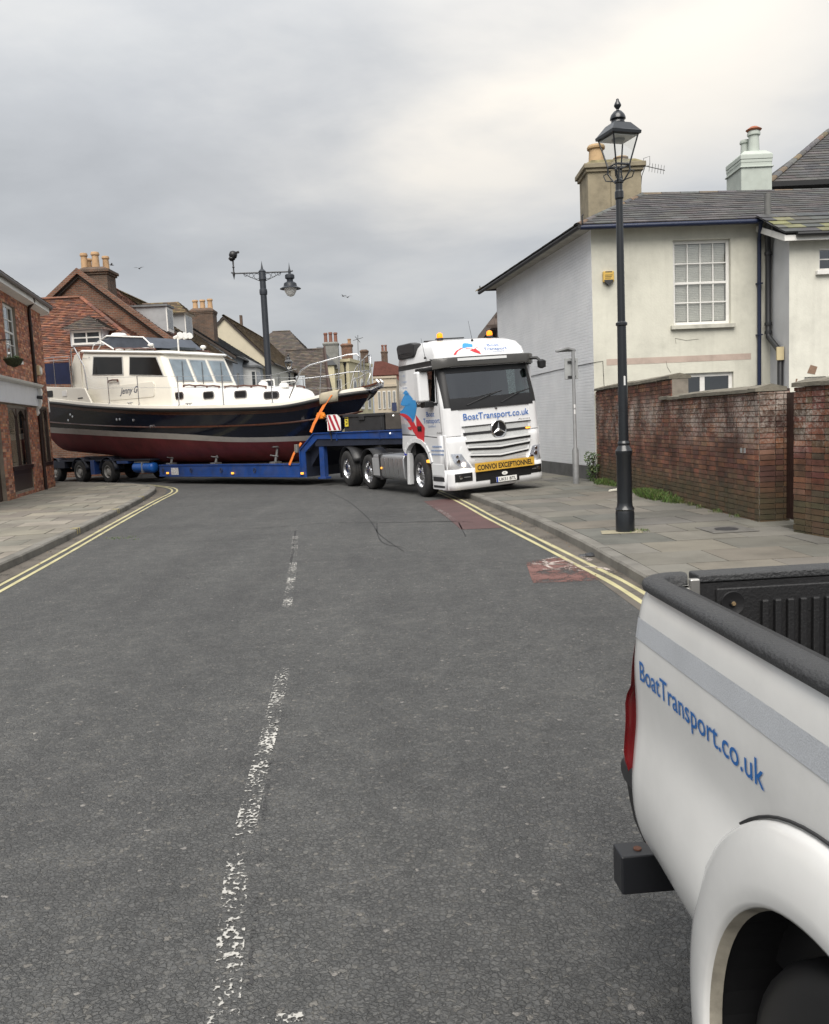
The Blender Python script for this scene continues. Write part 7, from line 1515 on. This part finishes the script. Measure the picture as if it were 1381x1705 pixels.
# cream classical house with arched panels
hG = thing('classical_house', 'cream far house with round-arched wall panels and brick chimney', 'house', (-9.0, 95, 0)); YC = mat('yellow_cream', (.52, .47, .31), .8, var=.05); wallblock(hG, 'wall', [(0, 0), (2.35, 0), (4.4, 10.5), (1.2, 14), (-3, 8)], 0, 9.1, YC)
ud = V((2.05, 10.5, 0)).normalized(); un = V((ud.y, -ud.x, 0)); o_ = V((2.35, 0, 0))
b = MB(); b.obox(o_+un*.0+UP*8.9-ud*.2, ud*11, UP*.35, un*.18); b.obox(V((0, 0, 8.9)), V((2.45, 0, 0)), UP*.3, V((0, -.15, 0))); b.build('parapet', YC, hG)
for k in range(3):
    s = 1.3+3.3*k; pts = [(s, 3.6), (s+1.5, 3.6)]+[(s+.75+.75*math.cos(a), 6.4+.85*math.sin(a)) for a in lin(0, math.pi, 9)]; b = MB(); b.prism([o_+ud*u+UP*z+un*.02 for u, z in pts], un*.06); w_ = b.build('arched_window', WPAINT, hG); b = MB(); b.prism([o_+ud*(s+.75+(u-s-.75)*.7)+UP*(5+(z-5)*.8)+un*.085 for u, z in pts], un*.01); b.build('pane', DPANE, w_)
b = MB(); b.obox(V((.55, -.02, 5.0)), V((.9, 0, 0)), UP*2.0, V((0, -.06, 0))); w_ = b.build('window', WPAINT, hG); b = MB(); b.obox(V((.7, -.085, 5.15)), V((.6, 0, 0)), UP*1.7, V((0, -.01, 0))); b.build('pane', DPANE, w_)
b = MB(); b.tube([V((1.9, -.1, 8.6)), V((1.9, -.1, 3.5))], .09, 6); b.lathe([(.12, 0), (.2, .3)], (1.9, -.1, 8.5), 8); b.build('downpipe', BLK, hG)
b = MB(); b.prism([V((-.8, -3.5, 5.6)), V((3.2, -3.5, 4.0)), V((3.2, -.1, 4.4)), V((-.8, -.1, 6.4))], (0, 0, .1)); b.build('lean_to_roof', mat('grey_sheet_roof', (.16, .165, .17), .6, var=.2), hG)
b = MB(); b.loft([[V((-2.8, 1, 9.1)), V((1.6, 1, 9.1)), V((1.6, 8, 9.1)), V((-2.8, 8, 9.1))], [V((-1.5, 3.5, 11)), V((-.4, 3.5, 11)), V((-.4, 5, 11)), V((-1.5, 5, 11))]]); b.build('roof', mat('far_slate', (.09, .095, .10), .7, var=.2, vs_=2), hG)
chimney(hG, 1.5, 2.7, 1.2, 2.4, 9.1, 10.8, BRICKC, [(2.4, 1.9, .2, .6)], .1); chimney(hG, 3.4, 4.3, 5.5, 6.5, 9.1, 10.4, BRD, [], .08)
b = MB(); b.cyl((3.2, 4, 9.2), (3.3, 4, 12.2), .03); b.cyl((2.7, 4, 11.6), (3.9, 4, 11.9), .03); b.cyl((3.0, 3.6, 12), (3.5, 4.4, 11.4), .03); b.build('aerial', DGR, hG)
ch = thing('chimney_stack_house', 'grey rendered stack with three red pots above a slate roof', 'house', (-10.1, 92.5, 0)); wallblock(ch, 'wall', [(0, 0), (2.0, 0), (2.0, 2.2), (0, 2.2)], 0, 8.4, YC); chimney(ch, .9, 2.5, .3, 1.5, 8.0, 10.7, mat('grey_stack', (.19, .19, .175), .9, var=.2), [(1.15, .9, .2, 1.1), (1.7, .9, .2, 1.15), (2.25, .9, .2, 1.1)], .08, potm=mat('red_pot', (.19, .085, .06), .85)); b = MB(); b.prism([V((-.3, -.2, 8.4)), V((2.3, -.2, 8.4)), V((1.0, -.2, 9.9))], (0, 2.6, 0)); b.build('roof', mat('far_slate', (.09, .095, .10)), ch)
hH = thing('bank_building', 'beige far building with tall pilasters and a parapet', 'building', (-5.05, 120, 0)); BEI = mat('beige_stone', (.40, .345, .265), .85, var=.08, vs_=1); wallblock(hH, 'wall', [(0, 0), (3.3, 0), (3.6, 12), (-.5, 12)], 0, 8.2, BEI)
b = MB(); b.box(-.1, 3.4, -.25, 0, 7.0, 7.35); b.box(-.05, 3.35, -.15, 0, 8.2, 8.5); b.build('cornice', BEI, hH)
for k in range(4):
    b = MB(); b.box(.55+k*.72, .95+k*.72, -.12, -.02, 3.9, 6.4); w_ = b.build('window', WPAINT, hH); b = MB(); b.box(.6+k*.72, .9+k*.72, -.14, -.121, 4.0, 6.3); b.build('pane', mat('grey_pane', (.20, .20, .19), .3), w_)
b = MB(); b.box(2.5, 3.2, -.5, -.42, 3.5, 4.7); b.build('hanging_sign', mat('sign_navy', (.02, .03, .08), .5), hH)
hI = thing('far_brick_house', 'dark red brick house with a two-pot chimney behind the beige building', 'house', (-5.45, 133, 0)); wallblock(hI, 'wall', [(0, 0), (5.2, 0), (5.2, 8), (0, 8)], 0, 9.4, mat('far_dark_brick', (.13, .05, .038), .9, var=.15)); b = MB(); b.prism([V((-.2, -.2, 9.4)), V((5.4, -.2, 9.4)), V((4.2, -.2, 10.6)), V((1.5, -.2, 11.6)), V((.2, -.2, 11.6))], (0, 8.4, 0)); b.build('roof', mat('far_red_roof', (.115, .042, .032), .9, var=.2), hI); chimney(hI, 1.3, 2.3, .5, 1.5, 11, 13.0, BRD, [(1.55, 1, .2, 1.0), (2.05, 1, .2, 1.0)], .08, potm=mat('red_pot', (.19, .085, .06)))
# house beyond the white wall, right side of the street
hJ = thing('street_house', 'brown tiled brick house just past the white side wall', 'house', (3.6, 33, 0)); wallblock(hJ, 'wall', [(0, 0), (6, 0), (6, 9), (.3, 9)], 0, 5.3, BRICKC); b = MB(); b.prism([V((-.35, -.3, 5.15)), V((-.05, -.3, 5.85)), V((6, -.3, 5.85)), V((6, -.3, 5.15))], (0, 9, 0)); b.build('roof', mat('street_roof', (.075, .055, .045), .9, var=.2, vs_=3), hJ)
b = MB(); b.prism([V((-.55, -.9, 5.15)), V((1.5, -.9, 5.15)), V((1.5, 1.2, 6.2)), V((.6, 1.2, 6.2))], (0, 0, .12)); b.build('porch_roof', mat('street_roof', (.075, .055, .045)), hJ)
# dark parked vehicle and shop bits glimpsed below the bow
# ================================================================ STREET FURNITURE
BLAMP = mat('black_lamp_paint', (.009, .011, .014), .32, var=.12, vs_=5, coat=.3)
def heritage(name, label, loc, group=None):
    r = thing(name, label, 'street lamp', loc, group=group)
    b = MB(); b.lathe([(.125, 0), (.125, .26), (.118, .29), (.128, .31), (.105, .35), (.10, .40), (.10, 1.02), (.112, 1.05), (.112, 1.09), (.10, 1.11), (.075, 1.16), (.082, 1.19), (.070, 1.22)], n=28); b.build('base', BLAMP, r, ang=30)
    b = MB(); b.lathe([(.066, 1.20), (.058, 2.72), (.075, 2.73), (.075, 2.76), (.050, 2.78), (.044, 4.32), (.056, 4.34), (.056, 4.42), (.044, 4.44), (.044, 4.52), (.058, 4.53), (.058, 4.56), (.03, 4.58)], n=20); b.build('column', BLAMP, r, ang=30)
    b = MB(); z0, z1, h0, h1 = 4.74, 5.10, .098, .180; M45 = [(1, 1), (-1, 1), (-1, -1), (1, -1)]
    for sx, sy in M45:
        b.tube([V((0, 0, 4.50)), V((sx*.05, sy*.05, 4.56)), V((sx*.10, sy*.10, 4.66)), V((sx*h0, sy*h0, z0))], .011, 6); b.tube([V((sx*h0, sy*h0, z0)), V((sx*h1, sy*h1, z1))], .010, 6)
        b.tube([V((sx*.05, sy*.05, 4.56)), V((sx*.12, sy*.12, 4.58)), V((sx*.14, sy*.14, 4.65)), V((sx*.11, sy*.11, 4.67))], .008, 5)
    b.tube([V((h0*x, h0*y, z0)) for x, y in M45], .014, 5, closed=True); b.cyl((0, 0, 4.5), (0, 0, 4.72), .012); b.build('lantern_frame', BLAMP, r)
    for i in range(4):
        (ax, ay), (cx, cy) = M45[i], M45[(i+1) % 4]; b = MB(); b.poly([V((ax*h0, ay*h0, z0)), V((cx*h0, cy*h0, z0)), V((cx*h1, cy*h1, z1)), V((ax*h1, ay*h1, z1))]); b.build('lantern_pane', glass('lantern_glass', (.95, .96, .96), .04, .02), r)
    b = MB(); sq = lambda h, z: [V((h*x, h*y, z)) for x, y in M45]; b.loft([sq(.172, z1-.012), sq(.206, z1-.005), sq(.21, z1+.03), sq(.198, z1+.04), sq(.115, z1+.15), sq(.09, z1+.16)]); b.build('lantern_roof', BLAMP, r)
    b = MB(); b.lathe([(.075, z1+.155), (.09, z1+.17), (.078, z1+.20), (.10, z1+.215), (.098, z1+.235), (.085, z1+.27), (.05, z1+.31), (.018, z1+.325), (.015, z1+.335), (.045, z1+.375), (.046, z1+.39), (.026, z1+.43), (.018, z1+.445), (.018, z1+.46), (.004, z1+.47)], n=18); b.build('finial', BLAMP, r, ang=40)
    b = MB(); b.lathe([(.085, z1-.03), (.075, z1-.055), (.03, z1-.06)], n=16); b.build('lamp_unit', mat('lamp_grey', (.30, .31, .32), .4), r); b = MB(); b.box(-.165, .165, -.165, .165, z1-.03, z1-.02); b.build('reflector', mat('lamp_white', (.7, .7, .7), .4), r)
    return r
hl = heritage('street_lamp', 'tall black heritage lamp post on the pavement by the garden wall', (2.82, 11.06, .115)); hl.rotation_euler = (0, 0, math.radians(18))
for z, m in ((1.95, mat('sticker_white', (.6, .6, .6), .5)),):
    b = MB(); b.box(-.012, .012, -.0645, -.0635, z, z+.12); s = b.build('sticker', m, hl); s.rotation_euler = (0, 0, math.radians(-18+10))
cb = MB(); cb.poly([V((-.30, -.16, .0)), V((.24, -.20, .0)), V((.28, .14, .0)), V((-.24, .18, 0))]); c_ = cb.build('lamp_foot_patch', mat('pale_cement', (.26, .235, .165), .9, var=.25, vs_=9)); c_.location = (2.76, 11.02, .1275); c_['kind'] = 'structure'
p2 = at(483, 640, 45); heritage('street_lamp', 'black lantern post across the street beyond the boat', (p2.x, 45, .1))
# tall post with two arms
lp = at(446, 600, 34); lamp2 = thing('street_light', 'tall two-armed dark post with bell lamp and camera', 'street lamp', (lp.x, 34, .05), (0, 0, math.radians(4)))
GRN = mat('dark_post_paint', (.024, .028, .035), .4, var=.1)
b = MB(); b.lathe([(.20, 0), (.20, .9), (.15, 1.0), (.135, 1.1), (.125, 7.0), (.15, 7.02), (.16, 7.12), (.15, 7.22), (.125, 7.24), (.12, 7.55), (.15, 7.6), (.13, 7.9), (.15, 7.92), (.10, 7.98), (.05, 8.02), (.02, 8.2), (.0, 8.35)], n=18); b.build('column', GRN, lamp2, ang=30)
for sg in (1, -1):
    b = MB(); b.tube([V((0, 0, 7.88)), V((sg*1.12, 0, 7.88)), V((sg*1.22, 0, 7.92))], .03, 8); b.tube([V((sg*.1, 0, 7.55)), V((sg*.4, 0, 7.68)), V((sg*.75, 0, 7.85))], .015, 6)
    for k in range(3): rr = .14-.03*k; c0_ = V((sg*(.22+.22*k), 0, 7.74+.035*k)); b.tube([c0_+V((rr*.8*math.cos(a), 0, rr*.75*math.sin(a))) for a in lin(0, 5.8, 12)], .010, 5, closed=True)
    b.build('arm', GRN, lamp2)
b = MB(); x = 1.08; b.lathe([(.0, 8.25), (.03, 8.0), (.06, 7.9), (.05, 7.8), (.15, 7.78), (.19, 7.74), (.19, 7.62), (.13, 7.58), (.12, 7.50), (.20, 7.46), (.25, 7.42), (.27, 7.30), (.42, 7.22), (.42, 7.20), (.27, 7.25)], (x, 0, 0), 20); b.build('lamp_hood', GRN, lamp2, ang=30)
b = MB(); b.lathe([(.25, 7.23), (.23, 7.10), (.14, 6.95), (.03, 6.90), (.0, 6.90)], (x, 0, 0), 18, cap=False); b.build('lamp_bowl', mat('lamp_bowl_white', (.75, .75, .73), .2, var=0), lamp2, ang=60)
b = MB(); b.lathe([(.0, 7.62), (.03, 7.75), (.06, 7.88), (.03, 7.95), (.03, 8.1), (.06, 8.12), (.03, 8.15), (.035, 8.38), (.10, 8.42)], (-1.12, 0, 0), 12); b.lathe([(.06, 8.36), (.14, 8.45), (.10, 8.52)], (-1.16, 0, 0), 12); b.lathe([(.0, 8.42), (.13, 8.48), (.17, 8.6), (.12, 8.72), (.02, 8.76)], (-1.10, 0, 0), 14); b.obox(V((-1.10, -.1, 8.62)), V((.24, 0, .06)), V((0, .2, 0)), V((0, 0, .05))); b.build('camera_dome', BLK, lamp2, ang=50)
# grey post with the back of a sign
gp = thing('sign_post', 'grey lit sign post standing against the white side wall', 'sign post', (3.80, 19.32, .115)); GPM = mat('galvanised_post', (.24, .245, .25), .55, .3, var=.15, vs_=6, dirt=.15)
b = MB(); b.lathe([(.075, 0), (.075, .78), (.04, .86), (.038, 3.10)], n=16); b.build('post', GPM, gp, ang=30)
b = MB(); b.prism([V((.06, -.04, 3.04)), V((-.12, -.05, 3.10)), V((-.40, -.03, 3.04)), V((-.40, .03, 3.04)), V((-.12, .05, 3.10)), V((.06, .04, 3.04))], (0, 0, .06)); b.build('sign_light', GPM, gp, bevel=.015)
b = MB(); b.box(-.19, .12, .07, .10, 2.42, 2.90); sgn = b.build('sign_back', mat('sign_grey', (.30, .31, .31), .6, var=.1), gp, bevel=.008); b = MB(); b.box(-.12, .06, .03, .07, 2.80, 2.84); b.box(-.12, .06, .03, .07, 2.46, 2.50); b.build('sign_clip', DGR, sgn)
b = MB(); b.box(-.02, .02, -.041, -.039, 1.62, 1.72); b.box(-.02, .02, -.041, -.039, 1.76, 1.84); b.build('sticker', mat('sticker_white', (.6, .6, .6)), gp)
# birds
for k, (px, py_, Y, s) in enumerate(((186, 441, 60, .55), (232, 447, 70, .55), (572, 493, 70, .5), (579, 495, 72, .5))):
    p = at(px, py_, Y); t = MB(); s *= 1.1
    t.lathe([(.0, -.3*s), (.06*s, -.15*s), (.07*s, .05*s), (.03*s, .22*s), (.0, .3*s)], n=8, M=Matrix.Rotation(math.pi/2, 3, 'Y'))
    for sg in (1, -1): a0 = (.25 if k % 2 else -.2); t.add([V((.08*s, 0, .02)), V((-.08*s, 0, .02)), V((-.10*s, sg*.35*s, .16*s)), V((.05*s, sg*.35*s, .17*s)), V((-.10*s, sg*.75*s, .08*s+a0*.2*s))], [(0, 1, 2, 3), (3, 2, 4)])
    o = t.build('gull', mat('gull_grey', (.10, .10, .105), .8, var=.1)); o.location = p; o.rotation_euler = (0, .1, uni(.3, 1.2)+k); o.modifiers.new('solid', 'SOLIDIFY').thickness = .01
    tag(o, ['gull flying just right of the tall red chimney pots', 'gull gliding between the chimney and the two-armed post', 'one of two tiny gulls in the grey sky above the lorry cab', 'one of two tiny gulls in the grey sky above the lorry cab'][k], 'bird', 'gulls in flight')
# weeds, ivy, litter
b = MB(); random.seed(5)
def tuft(b, p, n, h, cols):
    for k in range(n):
        a = uni(0, 6.28); q_ = p+V((uni(-.07, .07), uni(-.07, .07), 0)); d = V((math.cos(a), math.sin(a), 0))*h*uni(.15, .7); w = V((-math.sin(a), math.cos(a), 0))*uni(.003, .006); hh = h*uni(.5, 1.1)
        b.add([q_-w, q_+w, q_+d*.5+UP*hh*.75+w*.6, q_+d+UP*hh], [(0, 1, 2), (0, 2, 3)], jit(random.choice(cols), .3, .1))
WC = [(.06, .11, .02), (.085, .14, .03), (.05, .08, .02), (.12, .13, .045)]
for s in lin(.1, 8.4, 90):
    dens = math.exp(-((s-4.6)/1.1)**2)*1.2+math.exp(-((s-1.1)/.6)**2)*.9+.18
    if rnd() < dens:
        for r in range(3): tuft(b, B0+bd_*(s+uni(-.06, .06))+n_*uni(.03, .05+.22*dens)+UP*.118, int(6+14*dens), .05+.09*dens, WC)
for k in range(14): tuft(b, V((2.82+uni(-.05, .26), 11.06+uni(-.2, .12), .125)), 6, .03, WC)
for k in range(16): p = gr(uni(190, 215), uni(894, 900), .12); tuft(b, V((p.x+uni(-.2, .2), p.y, .12)), 5, .025, WC)
o = b.build('grass', LEAF, kind='stuff'); o['label'] = 'weeds and grass along the foot of the walls'
ivy = thing('ivy_plant', 'leafy green ivy growing where brick wall meets white house', 'plant', (4.38, 19.78, .12)); b = MB()
for k in range(9): leafball(b, (uni(-.22, .08), uni(-.15, .1), uni(.03, .62)), .13, 42, .035, LC)
b.build('leaves', LEAF, ivy); b = MB()
for k in range(6): b.tube([V((uni(-.05, .03), 0, 0)), V((uni(-.15, .03), uni(-.1, .05), .3)), V((uni(-.2, .05), uni(-.1, .05), .6))], .006, 4)
b.build('stem', mat('ivy_stem', (.05, .035, .02), .9), ivy)
p = gr(985, 926); b = MB(); b.lathe([(.05, 0), (.085, .008), (.07, .03), (.03, .036), (.0, .02)], n=7); b.obox(V((-.16, -.03, 0)), V((.30, .03, .012)), V((.02, .08, 0)), V((0, .01, .014))); o = b.build('crushed_cup', mat('grimy_plastic', (.03, .032, .036), .4, var=.3, vs_=30)); o.location = (p.x, p.y, .004); tag(o, 'crushed dark plastic rubbish lying in the gutter by the kerb', 'litter')
p = gr(1022, 819, .12); b = MB(); b.prism([V((-.1, 0, 0)), V((.08, -.02, .02)), V((.10, .05, .03)), V((-.06, .06, .01))], (0, 0, .025)); o = b.build('paper_scrap', mat('paper_pale', (.6, .58, .5), .9)); o.location = (p.x, p.y, .13); tag(o, 'pale paper scrap on the pavement near the brick wall', 'litter')
b = MB(); random.seed(9)
for k in range(260):
    left = k % 2
    if left: i = random.randrange(len(KL)-1); q_ = KL[i].lerp(KL[i+1], rnd())+V((uni(.05, .45), 0, 0)); ok = 9 < q_.y < 26
    else: i = random.randrange(len(KR)-1); q_ = KR[i].lerp(KR[i+1], rnd())-V((uni(.03, .40), 0, 0)); ok = 6 < q_.y < 18
    if not ok: continue
    s = uni(.006, .02); u = V((uni(-1, 1), uni(-1, 1), uni(-.2, .2))).normalized()*s; w = u.orthogonal().normalized()*s*.6; q_ = q_+UP*.012; b.add([q_-u, q_+w, q_+u, q_-w], [(0, 1, 2, 3)], random.choice([(.25, .18, .09), (.14, .09, .05), (.35, .33, .28), (.10, .08, .06)]))
o = b.build('leaf_litter', mat('litter_bits', (.2, .15, .1), .9, attr=True, var=.1), kind='stuff'); o['label'] = 'dead leaves and grit lying in the gutters'
